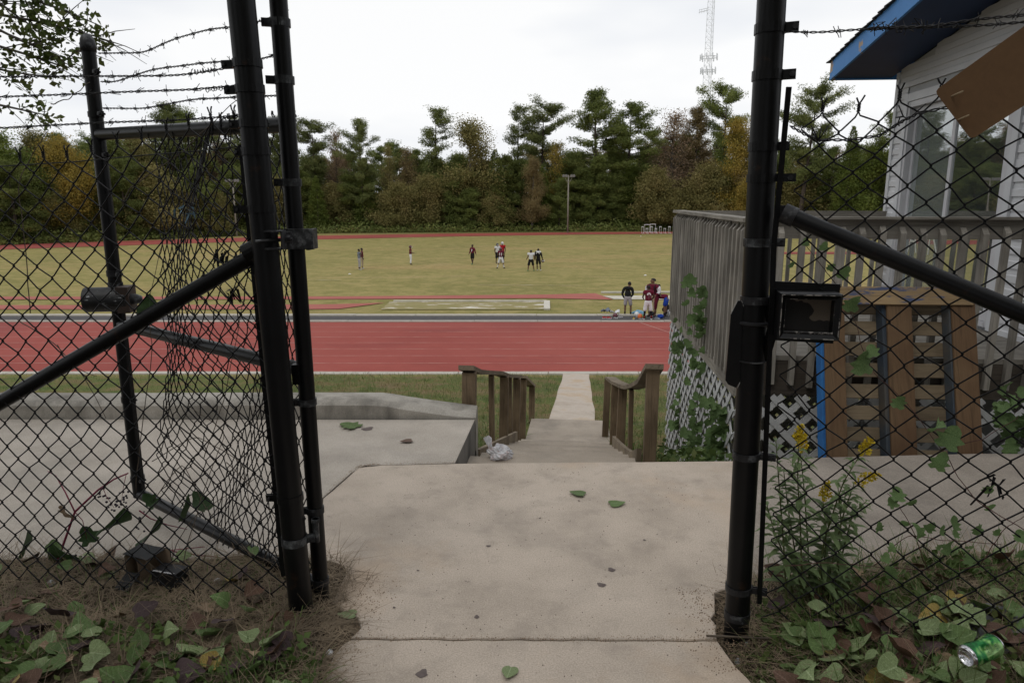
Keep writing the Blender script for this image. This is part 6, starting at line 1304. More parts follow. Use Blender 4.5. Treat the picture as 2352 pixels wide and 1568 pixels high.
# ================================================================== PLANTS, LITTER AND SMALL THINGS
rgp = np.random.default_rng(77); rl = random.Random(77)
def plain(name, c, rough=.65, trans=.0, rand=.15, scale=20, spread=.35, c2=None): return mat(name, [tuple(q * (1 - spread) for q in c), c, c2 or tuple(q * (1 + spread) for q in c)], rough=rough, scale=scale, trans=trans, rand=rand, spec=.25)
LF = dict(pale=plain('fallen_leaf_pale_green', (.20, .255, .115), trans=.1), green=plain('fallen_leaf_green', (.10, .155, .05), trans=.1), dark=plain('leaf_dark_green', (.035, .065, .022), trans=.15), brown=plain('fallen_leaf_brown', (.095, .052, .033)), tan=plain('fallen_leaf_tan', (.24, .165, .10)), yellow=plain('fallen_leaf_yellow', (.25, .18, .045)), plum=plain('fallen_leaf_plum', (.055, .034, .034)), rust=plain('fallen_leaf_rust', (.19, .065, .022)))
def veined(m, k=1.5):
    N, l, B = nodes_of(m); src = B.inputs['Base Color'].links[0].from_socket; c = N.new('ShaderNodeTexCoord'); s = N.new('ShaderNodeSeparateXYZ'); l.new(c.outputs['Object'], s.inputs[0])
    def op(o, a, b=None):
        n = N.new('ShaderNodeMath'); n.operation = o
        for i_, v in ((0, a), (1, b)):
            if v is None: continue
            if isinstance(v, (int, float)): n.inputs[i_].default_value = v
            else: l.new(v, n.inputs[i_])
        return n.outputs[0]
    ax = op('ABSOLUTE', s.outputs['X']); mid = op('LESS_THAN', ax, .022); side = op('LESS_THAN', op('FRACT', op('MULTIPLY', op('SUBTRACT', s.outputs['Y'], op('MULTIPLY', ax, .75)), 5.5)), .09)
    f = op('MAXIMUM', mid, op('MULTIPLY', side, .6)); h = N.new('ShaderNodeHueSaturation'); h.inputs['Value'].default_value = k; h.inputs['Saturation'].default_value = .85; l.new(src, h.inputs['Color']); mx = N.new('ShaderNodeMixRGB'); l.new(f, mx.inputs[0]); l.new(src, mx.inputs[1]); l.new(h.outputs[0], mx.inputs[2]); l.new(mx.outputs[0], B.inputs['Base Color'])
for q in LF.values(): veined(q)
def leaf_mesh(name, kind, seed):
    """one curled leaf about one unit long, stalk at the origin, lying in xy"""
    r = random.Random(seed); n = 12
    if kind == 'heart': out = [(0, .0), (-.16, -.09), (-.36, -.03), (-.47, .16), (-.43, .42), (-.27, .68), (0, 1.0), (.27, .68), (.43, .42), (.47, .16), (.36, -.03), (.16, -.09)]
    elif kind == 'lobed': out = [(0, 0), (-.22, -.12), (-.50, .05), (-.34, .22), (-.58, .42), (-.30, .50), (-.28, .78), (0, 1.0), (.28, .76), (.32, .52), (.56, .40), (.34, .20), (.48, .02), (.2, -.12)]
    elif kind == 'oak': out = [(0, 0), (-.10, .10), (-.30, .16), (-.16, .32), (-.42, .46), (-.18, .58), (-.30, .80), (0, 1.0), (.28, .82), (.16, .6), (.42, .44), (.14, .34), (.28, .14), (.10, .10)]
    else: out = [(0, 0), (-.07, .15), (-.11, .4), (-.09, .7), (0, 1.0), (.09, .7), (.11, .4), (.07, .15)]
    if kind in ('heart', 'lobed', 'oak'):
        o2 = []; q = len(out)
        for k in range(q):
            p0, p1, p2, p3 = (Vector(out[(k + t) % q]) for t in (-1, 0, 1, 2)); o2.append(tuple(p1)); o2.append(tuple(.5 * (2 * p1 + (p2 - p0) * .5 + (2 * p0 - 5 * p1 + 4 * p2 - p3) * .25 + (3 * p1 - p0 - 3 * p2 + p3) * .125)))
        out = o2
    m = len(out); spine = [(0, .02), (0, .3), (0, .6), (0, .97)]
    fold, curl, tw = r.uniform(-.15, .6), r.uniform(-1.0, .9), r.uniform(-.5, .5)
    def z(x, y): return fold * abs(x) + curl * (y - .4) ** 2 * .8 + tw * x * y + .04 * math.sin(9 * x + 7 * y + seed)
    pts = out + spine; fs = []
    # fan each half to the nearest spine vertex
    def sp(y): return m + min(range(4), key=lambda k: abs(spine[k][1] - y))
    for k in range(m):
        a, b = k, (k + 1) % m; s0, s1 = sp(out[a][1]), sp(out[b][1])
        fs.append((a, b, s1) if s0 == s1 else (a, b, s1, s0))
    me = bpy.data.meshes.new(name); me.from_pydata([(x, y, z(x, y)) for x, y in pts], [], fs)
    b0 = len(pts); me.polygons.foreach_set('use_smooth', [True] * len(me.polygons)); me.update(); me.materials.append(LF['green']); return me
LEAVES = {k: [leaf_mesh('leaf', k, 10 * i + s) for s in range(n)] for i, (k, n) in enumerate((('heart', 7), ('oak', 3), ('lobed', 4), ('lance', 3)))}
def put_leaf(name, kind, loc, size, colour, rot, parent=None, label=None, cat=None, group=None):
    o = bpy.data.objects.new(name, rl.choice(LEAVES[kind])); COL.objects.link(o); o.location = loc; o.rotation_euler = rot; o.scale = (size,) * 3; o.material_slots[0].link = 'OBJECT'; o.material_slots[0].material = LF[colour]
    if parent is not None: o.parent = parent
    if label: tag(o, label, cat, group)
    return o
CN = dict(pale='pale green', green='green', brown='brown', tan='tan', yellow='yellow', plum='dark plum', rust='rust red', dark='dark green')
def litter(n, pxr, yr, side, weights, sizes, dens=None):
    for k in range(n):
        Y = rl.uniform(*yr); X = bearing(rl.uniform(*pxr), Y, .1)
        if dens and not dens(X, Y): continue
        c = rl.choices(list(weights), list(weights.values()))[0]; kind = 'oak' if c in ('tan', 'rust') and rl.random() < .6 else 'heart'
        z = float(ground_z(X, Y)) + rl.uniform(.025, .07)
        put_leaf('fallen_leaf', kind, (X, Y, z), rl.uniform(*sizes), c, (rl.uniform(-.7, .8), rl.uniform(-.7, .7), rl.uniform(0, 6.28)), None, '%s fallen leaf in the litter %s' % (CN[c], side), 'leaf', '%s leaves in the litter %s' % (CN[c], side))
litter(88, (-30, 700), (1.84, 2.32), 'left of the walk', dict(pale=7, green=4, brown=3, tan=1, yellow=.7, plum=2), (.065, .11))
litter(28, (-30, 640), (2.3, 2.8), 'at the foot of the left fence', dict(pale=3, green=3, brown=4, yellow=1, tan=1, plum=1), (.05, .085))
litter(125, (1800, 2370), (1.76, 2.22), 'right of the walk', dict(pale=6, green=5, brown=3, tan=1.2, yellow=.8, plum=1.5, rust=.4), (.065, .11))
litter(50, (1760, 2370), (2.15, 2.62), 'at the foot of the right fence', dict(pale=3, green=5, brown=4, tan=1, yellow=.7, plum=1, rust=.5), (.05, .09))
# single leaves on the concrete
for px, Y, c, kind, s, rz, lab in ((1174, 2.14, 'pale', 'heart', .062, 2.9, 'pale green heart shaped leaf lying flat on the near concrete'), (1341, 3.58, 'green', 'heart', .085, 1.2, 'green leaf on the walk, left of two near the stair'), (1402, 3.46, 'green', 'heart', .085, -1.4, 'green leaf on the walk, right of two near the stair'), (815, 2.45, 'pale', 'heart', .072, 1.6, 'pale green leaf on the walk beside the left gate post'), (818, 4.72, 'green', 'lobed', .15, 1.0, 'green leaf on the grey slab in front of the kerb'), (945, 4.45, 'brown', 'heart', .08, 2.0, 'brown leaf on the grey slab near the stair')):
    o = put_leaf('fallen_leaf', kind, (bearing(px, Y, 0), Y, .008), s, c, (.03, .04, rz), None, lab, 'leaf'); o.scale.z = s * .22
# droplets and gum on the concrete
M_SPOT = mat('dark_gum_spot', [(.10, .075, .068), (.14, .11, .10)], rough=.8, scale=40)
for k, (px, py, r_) in enumerate(((1122, 1254, .011), (1381, 1343, .018), (1404, 1308, .016), (1095, 1416, .010), (970, 1546, .020), (1330, 1150, .006), (1240, 1190, .006), (960, 1310, .006), (905, 1395, .006), (1480, 1240, .007), (1012, 958, .03), (845, 985, .04))):
    Y = 1.6 / math.tan(PITCH + math.atan((py - 784) / FOC)); X = bearing(px, Y, 0); mb = MB(); n = 11; mb.add([(X + r_ * (1 + .3 * math.sin(3 * a + k)) * math.cos(a), Y + r_ * (1 + .25 * math.cos(2 * a + k)) * math.sin(a), .0018 + .0015 * (px < 1080 and Y > 4)) for a in np.linspace(0, 6.283, n, endpoint=False)], [tuple(range(n))])
    tag(mb.build('stain', M_SPOT), 'dark gum spot on the concrete', 'stain', 'gum spots on the concrete')

# ---- straw and blades as masses
def ribbons(n, place, length, width, m, name, label, lie=.2, segs=3, curve=.35, spread=None):
    """n thin blades; place() -> x, y arrays; lie 0 = flat, 1 = upright"""
    x, y = place(n); n = len(x); z = ground_z(x, y); az = rgp.uniform(0, 6.283, n); L_ = length * rgp.uniform(.45, 1.25, n); el = np.clip(rgp.normal(lie, .22, n), .02, 1.0) * 1.45
    P = np.stack([x, y, z], 1); V = []; d = np.stack([np.cos(az) * np.cos(el), np.sin(az) * np.cos(el), np.sin(el)], 1); sd = np.stack([-np.sin(az), np.cos(az), np.zeros(n)], 1); dr = rgp.uniform(.1, 1, n) * curve
    for s in range(segs + 1):
        t = s / segs; c = P + d * (L_ * t)[:, None]; c[:, 2] -= dr * L_ * t * t * .8; c += sd * (L_ * .25 * t * t * rgp.choice([-1, 1], n) * (.0 if s == 0 else 1) * .0)[:, None]
        c[:, 2] = np.maximum(c[:, 2], z + .004 + .02 * (1 - lie)); w = width * (1 - .85 * t) * rgp.uniform(.7, 1.3, n); V += [c - sd * w[:, None] / 2, c + sd * w[:, None] / 2]
    V = np.stack(V, 1).reshape(-1, 3); k = 2 * (segs + 1); F = np.concatenate([np.stack([np.arange(n) * k + 2 * s, np.arange(n) * k + 2 * s + 1, np.arange(n) * k + 2 * s + 3, np.arange(n) * k + 2 * s + 2], 1) for s in range(segs)])
    o = link(name, np_mesh(name, V, F), m); return tag(o, label, None, None, 'stuff')
M_STRAW = plain('dry_straw', (.20, .152, .10), rough=.8, scale=6, spread=.5); M_BLADE = plain('grass_blade', (.09, .14, .036), trans=.2, scale=2.5, spread=.5, c2=(.13, .135, .045)); M_BANK = plain('bank_grass_blade', (.12, .165, .045), trans=.2, scale=.9, spread=.45, c2=(.19, .15, .06)); M_BANKDRY = plain('bank_dry_blade', (.20, .15, .075), trans=.1, scale=.9, spread=.4)
def reg(pxr, yr, test=None):
    def f(n):
        y = rgp.uniform(*yr, n); x = (rgp.uniform(*pxr, n) - 1176) / FOC * (y * CP + 1.5 * SP)
        if test is not None: k = test(x, y); x, y = x[k], y[k]
        return x, y
    return f
offL = lambda x, y: (x < -.62 - .05 * np.sin(9 * y)) ; offR = lambda x, y: (x > .79 + .04 * np.sin(9 * y))
ribbons(5200, reg((-40, 850), (2.02, 2.84), offL), .20, .0034, M_STRAW, 'dry_grass', 'dry trampled grass along the left fence foot', lie=.16)
ribbons(3500, reg((-40, 780), (1.8, 2.3), offL), .18, .0032, M_STRAW, 'dry_grass', 'dry grass stems between leaves on the left bank', lie=.12)
ribbons(5200, reg((1640, 2400), (1.7, 2.75), offR), .18, .0032, M_STRAW, 'dry_grass', 'dry grass stems between leaves on the right bank', lie=.14)
ribbons(420, reg((470, 735), (1.85, 2.15), offL), .13, .010, M_BLADE, 'grass', 'tuft of broad green blades at the lower left edge of the walk', lie=.45, curve=.5)
ribbons(1600, reg((-40, 700), (1.8, 2.8), offL), .10, .004, M_BLADE, 'grass', 'scattered green blades on the left bank', lie=.4)
ribbons(2000, reg((1750, 2400), (1.7, 2.7), offR), .17, .0042, M_BLADE, 'grass', 'scattered green blades on the right bank', lie=.5)
def bank_ok(x, y):
    c = .245 + .102 * (y - 4.06); st_ = np.abs(x - c) < np.where(y < 10.9, .64, .52); dkk = (y > 5.0) & (y < 8.6) & (x > 1.62 + .08 * (y - 5.1)); lft = (x < -.2) & (y < 5.35); rgt = (x > .9) & (y < 4.35)
    return ~(st_ | dkk | lft | rgt)
ribbons(52000, reg((560, 2352), (4.3, 22.6), bank_ok), .19, .013, M_BANK, 'grass', 'rough green grass on the bank below the kerb', lie=.55, segs=2)
ribbons(24000, reg((560, 2352), (5.2, 22.6), bank_ok), .17, .012, M_BANKDRY, 'dry_grass', 'brown dry grass patches on the bank', lie=.45, segs=2)
ribbons(20000, reg((-60, 700), (9.0, 22.6), bank_ok), .14, .008, M_BANK, 'grass', 'bank grass seen through the left fence', lie=.55, segs=2)
edge = lambda x, y: bank_ok(x, y) & (np.abs(np.abs(x - (.245 + .102 * (y - 4.06))) - .72) < .16)
ribbons(3800, reg((1000, 1500), (4.4, 13.5), edge), .30, .018, M_BLADE, 'grass', 'long green grass along the stair edges', lie=.65, segs=3, curve=.6)
# low creeping weeds among the litter, and grit on the concrete edges
def weeds(n, pxr, yr, m, label, test, size=.016, h=.07):
    x, y = reg(pxr, yr, test)(n); k = np.sin(x * 9.1 + 1.3) * np.sin(y * 11.3 + x * 4) + rgp.normal(0, .5, len(x)) > .25; x, y = x[k], y[k]; C = np.stack([x, y, ground_z(x, y) + .01 + rgp.beta(1.2, 2, len(x)) * h], 1); V, F = leaf_quads(C, size, rgp, aspect=.7); tag(link('weeds', np_mesh('weeds', V, F), m), label, None, None, 'stuff')
weeds(3000, (-40, 720), (1.82, 2.28), M_BLADE, 'low creeping weeds among the leaves on the left bank', offL)
weeds(4500, (1740, 2400), (1.74, 2.6), M_BLADE, 'low creeping weeds among the leaves on the right bank', offR)
weeds(3000, (1480, 1720), (4.4, 6.5), M_BLADE, 'leafy weeds at the foot of the deck lattice', lambda x, y: (x > 1.15) & (x < 1.62 + .08 * (y - 5.1)), size=.03, h=.35)
def grit(n, place, zf, m, label, r=.0022):
    x, y = place(n); k = len(x); C = np.stack([x, y, np.full(k, zf) + r * .3], 1); T = np.array([(1, 0, -.4), (-.5, .87, -.4), (-.5, -.87, -.4), (0, 0, .9)]); s = r * rgp.uniform(.4, 1.8, (k, 1, 1)); V = (C[:, None, :] + T[None] * s).reshape(-1, 3); i_ = np.arange(k)[:, None] * 4
    tag(link('grit', np_mesh('grit', V, np.concatenate([i_ + np.array([[0, 1, 3]]), i_ + np.array([[1, 2, 3]]), i_ + np.array([[2, 0, 3]])])), m), label, None, None, 'stuff')
M_GRIT = plain('sandy_grit', (.20, .14, .09), spread=.5, scale=60)
grit(700, lambda n: ((lambda t: (np.interp(t, [0, 1], [-.60, .76]) + rgp.normal(0, .004, n), np.interp(t, [0, 1], [2.318, 2.308]) + rgp.normal(0, .012, n)))(rgp.uniform(0, 1, n))), 0.0, M_GRIT, 'grit along the joint of the walk', .0018)
grit(420, lambda n: ((lambda t: (np.interp(t, [0, .3, .6, 1], [-1.035, -.94, -.85, -.36]) + rgp.normal(0, .012, n), np.interp(t, [0, .3, .6, 1], [3.55, 3.99, 4.04, 4.065]) + rgp.normal(0, .014, n)))(rgp.uniform(0, 1, n))), 0.003, plain('orange_sand', (.33, .26, .19), scale=60), 'sand washed into the seam between walk and grey slab', .0022)
grit(420, lambda n: (rgp.normal(.77, .06, n), rgp.uniform(2.12, 2.66, n)), 0.0, M_GRIT, 'soil crumbs on the walk at the right post', .0026)
grit(420, lambda n: (rgp.normal(-.60, .06, n), rgp.uniform(2.12, 2.75, n)), 0.0, M_GRIT, 'soil crumbs on the walk at the left post', .0026)
grit(420, lambda n: (rgp.uniform(-.7, 1.0, n), rgp.uniform(2.1, 4.0, n)), 0.0, plain('dark_crumb', (.08, .06, .05), scale=60), 'loose dark crumbs scattered over the walk', .0024)

# ---- flowering weeds by the right post
M_STEM = plain('green_stem', (.085, .10, .032), spread=.2); M_FLOWER = plain('yellow_flower', (.62, .47, .03), trans=.1, spread=.3); LF['weed'] = plain('weed_leaf', (.16, .225, .095), trans=.35, c2=(.22, .28, .13))
def lance_leaves(P, n, size, m, parent, name='foliage', droop=.5, t0=.12, t1=1.0):
    """narrow leaves set round a stem polyline, one mesh"""
    P = np.array([tuple(p) for p in P]); tt = np.linspace(0, 1, len(P)); V, F = [], []
    for k in range(n):
        t = t0 + (t1 - t0) * (k + rl.random() * .6) / n; c = np.array([np.interp(t, tt, P[:, q]) for q in range(3)]); az = k * 2.4 + rl.uniform(-.4, .4); s = size * (1.15 - .55 * t) * rl.uniform(.7, 1.25); el = rl.uniform(.1, .8)
        d = np.array([math.cos(az) * math.cos(el), math.sin(az) * math.cos(el), math.sin(el)]); w = np.cross(d, (0, 0, 1)); w /= np.linalg.norm(w); b = len(V)
        for q, (a, ww) in enumerate(((0, .02), (.35, .13), (.7, .10), (1.0, .0))):
            p = c + d * s * a; p[2] -= droop * s * a * a
            V += [p - w * s * ww + np.array((0, 0, .03 * s * (q in (1, 2)))), p, p + w * s * ww + np.array((0, 0, .03 * s * (q in (1, 2))))]
        for q in range(3): F += [(b + 3 * q, b + 3 * q + 1, b + 3 * q + 4, b + 3 * q + 3), (b + 3 * q + 1, b + 3 * q + 2, b + 3 * q + 5, b + 3 * q + 4)]
    o = link(name, np_mesh(name, np.array(V), np.array(F)), m, parent); return tag(o, kind='stuff')
def plume(P0, d, L_, parent):
    """goldenrod flower head: arched sprays crowded with florets"""
    V, F = [], []; d = Vector(d).normalized(); sd = d.cross(Vector((0, 1, 0))).normalized()
    for k in range(9):
        t = k / 9; b = Vector(P0) + d * L_ * t; ln = L_ * .55 * (1 - t * .75); s = sd * (1 if k % 2 else -1) + Vector((0, rl.uniform(-.6, .6), 0))
        for q in range(26):
            u = rl.random(); p = b + (s.normalized() * .6 + d * .6) * ln * u + Vector((rl.gauss(0, .003), rl.gauss(0, .003), rl.gauss(0, .003) + .3 * ln * u * (1 - u))); r = .0042 * rl.uniform(.7, 1.4); a = Vector((rl.gauss(0, 1), rl.gauss(0, 1), rl.gauss(0, 1))).normalized() * r; c = a.cross(Vector((rl.gauss(0, 1), rl.gauss(0, 1), .3))).normalized() * r
            n0 = len(V); V += [tuple(p - a), tuple(p + c), tuple(p + a), tuple(p - c)]; F.append((n0, n0 + 1, n0 + 2, n0 + 3))
    return tag(link('flower', np_mesh('flower', np.array(V), np.array(F)), M_FLOWER, parent), kind='stuff')
gr_ = empty('goldenrod', tuple(sight(1850, 1405, 2.36)), 'leafy goldenrod with yellow flower plumes beside the right gate post', 'plant')
for k, (bx, path, fl_) in enumerate((((1808), [(1800, 1250), (1790, 1120), (1782, 1010)], None), (1850, [(1830, 1290), (1812, 1180), (1800, 1080)], None), (1862, [(1856, 1260), (1848, 1130), (1838, 1040)], (.1, 0, 1)), (1880, [(1895, 1280), (1898, 1200), (1890, 1150)], (.15, 0, 1)), (1890, [(1915, 1270), (1940, 1170), (1962, 1110)], (.95, -.2, .55)), (1900, [(1925, 1290), (1932, 1200), (1925, 1120)], None), (1875, [(1890, 1250), (1935, 1110), (1975, 1045)], (.5, 0, .9)), (1825, [(1812, 1300), (1778, 1220), (1762, 1160)], None), (1900, [(1940, 1250), (1958, 1180), (1990, 1150)], None), (1845, [(1838, 1200), (1832, 1100), (1834, 1020)], (.05, 0, 1)))):
    P = [sight(bx, 1405, 2.40 + .02 * (k % 3))] + [sight(x, y, 2.44 + .03 * (k % 3)) for x, y in path]; PP = np.array([tuple(p) for p in P]); T_ = np.linspace(0, 3, 16); PP = np.stack([np.interp(T_, [0, 1, 2, 3], PP[:, q]) for q in range(3)], 1); ker = np.array([.25, .5, .25]); PP[1:-1] = np.stack([np.convolve(PP[:, q], ker, 'valid') for q in range(3)], 1)
    mb = MB(); mb.tube(PP, np.linspace(.0042, .0016, 16), 5); mb.build('stem', M_STEM, gr_, smooth=True); lance_leaves(PP, 46, .092, LF['weed'], gr_)
    if fl_: plume(PP[-1], fl_, .075 if k != 4 else .095, gr_)
# ---- red stemmed pokeweed behind the left fence
M_PINK = plain('magenta_stem', (.20, .022, .055), spread=.25); M_BERRY = plain('dark_berry', (.018, .010, .022), rough=.3, rand=0); pk = empty('pokeweed', tuple(sight(112, 1340, 2.78)), 'magenta stemmed pokeweed with dark berries behind the left fence', 'plant')
def sp_(pts, Y): return [sight(x, y, Y + .03 * k) for k, (x, y) in enumerate(pts)]
for pts, r0 in (([(112, 1345), (140, 1265), (172, 1175), (225, 1125), (262, 1100), (295, 1086)], .0062), ([(172, 1175), (150, 1130), (128, 1092), (110, 1082)], .0032), ([(172, 1175), (190, 1195), (200, 1240)], .002), ([(235, 1118), (245, 1140), (262, 1165)], .0016), ([(290, 1088), (283, 1120), (278, 1160)], .0016), ([(320, 1172), (345, 1190), (385, 1205), (430, 1215)], .0032), ([(210, 1305), (300, 1290), (370, 1265), (470, 1255)], .0035), ([(395, 1265), (460, 1275), (520, 1280)], .003), ([(122, 1310), (170, 1285), (240, 1310)], .0028)):
    P = sp_(pts, 2.78 if pts[0][0] < 300 else 2.86); mb = MB(); mb.tube(P, np.linspace(r0, r0 * .5, len(P)), 6); mb.build('stem', M_PINK, pk, smooth=True)
bm = MB(); bm.lathe([(0, -.0048), (.0036, -.0032), (.005, 0), (.0036, .0032), (0, .0046)], 7); bme = bm.mesh('berry', True); bme.materials.append(M_BERRY); pinv = Matrix.LocRotScale(pk.location, pk.rotation_euler, pk.scale).inverted()
for cx, cy, n in ((232, 1128, 9), (255, 1155, 7), (281, 1140, 13), (276, 1160, 9), (200, 1290, 9), (190, 1270, 6), (325, 1200, 8)):
    for k in range(n): o = bpy.data.objects.new('berry', bme); COL.objects.link(o); o.parent = pk; o.location = pinv @ sight(cx + rl.gauss(0, 7), cy + rl.gauss(0, 12), 2.86 + rl.uniform(-.02, .02)); o.scale = (rl.uniform(.8, 1.25),) * 3
for x, y, s, c, rz in ((160, 1190, .09, 'tan', 2.8), (165, 1290, .16, 'dark', 3.2), (250, 1218, .17, 'dark', -1.9), (330, 1245, .15, 'dark', -1.5), (240, 1300, .10, 'brown', -.5), (60, 1262, .13, 'dark', -1.5), (205, 1245, .08, 'dark', 1.0), (430, 1190, .12, 'dark', -1.4), (470, 1172, .10, 'dark', 1.3), (350, 1160, .07, 'dark', 1.5)):
    put_leaf('leaf', 'lobed' if s < .1 else 'heart', pinv @ sight(x, y, 2.84), s, c, (rl.uniform(.6, 1.3), rl.uniform(-.4, .4), rz), pk)
# ---- vines
M_VINE = plain('vine_stem', (.075, .035, .03), spread=.3); M_DEAD = plain('dead_vine', (.10, .078, .058), spread=.3); LF['vine'] = plain('vine_leaf', (.125, .20, .075), trans=.35, c2=(.19, .26, .11))
def vine(label, stems, leaves, m=M_VINE, r=.0016, yf=None, colours=('vine',), size=(.05, .08)):
    e = empty('vine', tuple(sight(*stems[0][0])), label, 'vine'); inv = Matrix.Translation(e.location).inverted()
    for st_ in stems:
        P = [sight(*p) for p in st_]; Q = np.array([tuple(p) for p in P]); T_ = np.linspace(0, len(P) - 1, 6 * len(P)); Q = np.stack([np.interp(T_, np.arange(len(P)), Q[:, k]) for k in range(3)], 1); Q += rgp.normal(0, .0025, Q.shape); Q[1:-1] = .25 * Q[:-2] + .5 * Q[1:-1] + .25 * Q[2:]
        mb = MB(); mb.tube(Q, np.linspace(r, r * .6, len(Q)), 5); mb.build('stem', m, e, smooth=True)
    for x, y, Y, s in leaves: put_leaf('leaf', 'lobed', inv @ sight(x, y, Y), s, rl.choice(colours), (rl.uniform(.7, 1.6), rl.uniform(-.5, .5), rl.choice([rl.uniform(-.6, .6), rl.uniform(2.6, 3.6)])), e)
    return e
vine('thin red vine climbing the right fence past the pallet', [[(2352, 1215, 2.0), (2240, 1150, 2.06), (2160, 1030, 2.10), (2090, 930, 2.13), (2000, 850, 2.16), (1970, 760, 2.18), (1945, 690, 2.2)], [(2160, 1030, 2.1), (2250, 1010, 2.05), (2340, 960, 2.0)]], [(1985, 855, 2.14, .075), (2005, 820, 2.14, .045), (2170, 1025, 2.08, .075), (2150, 1075, 2.08, .06), (2060, 935, 2.12, .045), (1955, 712, 2.18, .06), (2145, 985, 2.08, .05)])
vine('leafy vine creeping along the right fence foot', [[(1800, 1300, 2.3), (1900, 1290, 2.25), (2010, 1300, 2.2), (2130, 1310, 2.12), (2250, 1300, 2.06), (2380, 1280, 1.98)], [(2130, 1310, 2.12), (2090, 1200, 2.14), (2040, 1130, 2.16)], [(2250, 1300, 2.06), (2300, 1220, 2.03), (2360, 1180, 2.0)], [(2010, 1300, 2.2), (2080, 1230, 2.15), (2170, 1240, 2.1), (2300, 1250, 2.03)]],
     [(rl.uniform(2020, 2360), rl.uniform(1150, 1330), rl.uniform(2.0, 2.2), rl.uniform(.025, .045)) for _ in range(20)] + [(2060, 1150, 2.15, .05), (2085, 1160, 2.15, .04), (2110, 1235, 2.12, .055), (2270, 1130, 2.05, .04), (2180, 1270, 2.1, .055)])
vine('vine leaves at the top of the latch box and deck baluster', [[(1930, 660, 2.3), (1900, 630, 2.32), (1880, 600, 2.34), (1850, 560, 2.36)]], [(1935, 640, 2.28, .045), (1890, 575, 2.33, .032), (1905, 620, 2.3, .028), (1820, 615, 2.33, .028), (1850, 565, 2.34, .028)])
vine('ivy climbing the lattice at the left side of the deck', [[(1600, 1060, 6.4), (1590, 960, 6.5), (1610, 860, 6.2), (1590, 760, 6.6), (1600, 650, 6.4)], [(1650, 1070, 5.4), (1630, 980, 5.7), (1600, 900, 6.3)], [(1560, 1050, 7.6), (1570, 940, 7.4), (1555, 800, 7.9)]],
     [(rl.gauss(1600, 14), rl.uniform(640, 1060), 6.2, rl.uniform(.06, .11)) for _ in range(60)] + [(rl.gauss(1645, 18), rl.uniform(930, 1070), 5.3, rl.uniform(.05, .105)) for _ in range(48)] + [(rl.gauss(1560, 10), rl.uniform(740, 1060), 7.5, rl.uniform(.06, .12)) for _ in range(40)])
vine('dark vine leaves right of the pallet under the deck', [[(2300, 1045, 4.5), (2330, 950, 4.6), (2350, 900, 4.6)]], [(rl.uniform(2292, 2365), rl.uniform(900, 1040), rl.uniform(4.4, 4.7), rl.uniform(.07, .12)) for _ in range(30)])
for lab, st_ in (('grey dead vine winding up the bunched gate mesh', [[(310, 1130, 2.9), (330, 960, 2.9), (352, 800, 2.85), (335, 720, 2.85), (372, 560, 2.95)], [(470, 1050, 2.75), (520, 900, 2.75), (560, 690, 2.7)]]), ('dead twiggy vine on the left fence below the brace', [[(40, 735, 2.66), (130, 790, 2.64), (195, 870, 2.62), (245, 960, 2.6)], [(130, 790, 2.64), (160, 840, 2.63), (220, 865, 2.62)], [(70, 720, 2.66), (60, 600, 2.67), (40, 420, 2.68), (90, 330, 2.66), (110, 300, 2.66)]]), ('dry stems tangled round the gate leaf bottom rail', [[(350, 1150, 2.85), (420, 1060, 2.75), (480, 1180, 2.7), (560, 1260, 2.65), (640, 1300, 2.6)], [(400, 1380, 2.62), (430, 1250, 2.65), (470, 1120, 2.7), (520, 990, 2.75), (430, 930, 2.8)], [(380, 1350, 2.62), (405, 1240, 2.66), (450, 1180, 2.7), (600, 1090, 2.6)], [(520, 1060, 2.7), (580, 1120, 2.65), (640, 1200, 2.6), (600, 1300, 2.58)], [(350, 1060, 2.85), (450, 1000, 2.78), (560, 1060, 2.7), (580, 1200, 2.66)]]), ('thin stalk leaning on the left gate post top strands', [[(280, 470, 2.6), (300, 430, 2.6), (420, 350, 2.55), (470, 300, 2.5), (540, 230, 2.48)], [(115, 240, 2.64), (160, 225, 2.63), (205, 190, 2.62)]])): vine(lab, st_, [], M_DEAD, r=.0021)
pl_ = put_leaf('leaf', 'heart', sight(343, 728, 2.55), .088, 'dark', (1.45, .1, .3), None, 'round green leaf caught between brace and mesh of the left fence', 'leaf')
# scraps of torn black plastic caught in the mesh
for k, (x, y, Y, lab) in enumerate(((508, 580, 2.52, 'torn black plastic scrap caught above the left brace'), (530, 668, 2.5, 'smaller torn plastic scrap caught below the left brace'), (427, 478, 2.75, 'pale blue plastic shreds caught in the bunched gate mesh'), (2285, 1105, 2.05, 'small black plastic tuft on the right fence'))):
    e = MB(); c = sight(x, y, Y); rr = random.Random(k)
    for q in range(14): a = c + Vector((rr.gauss(0, .012), rr.gauss(0, .006), rr.gauss(0, .012))); b = a + Vector((rr.gauss(0, .018), rr.gauss(0, .008), -abs(rr.gauss(0, .03)))); w = Vector((rr.uniform(.002, .006), 0, rr.uniform(-.004, .004))); e.add([a - w, a + w, b + w * .6, b - w * .6], [(0, 1, 2, 3)])
    tag(e.build('plastic_scrap', plain('pale_blue_plastic', (.16, .26, .34)) if k == 2 else plain('black_plastic', (.008, .008, .009), rough=.35)), lab, 'scrap')
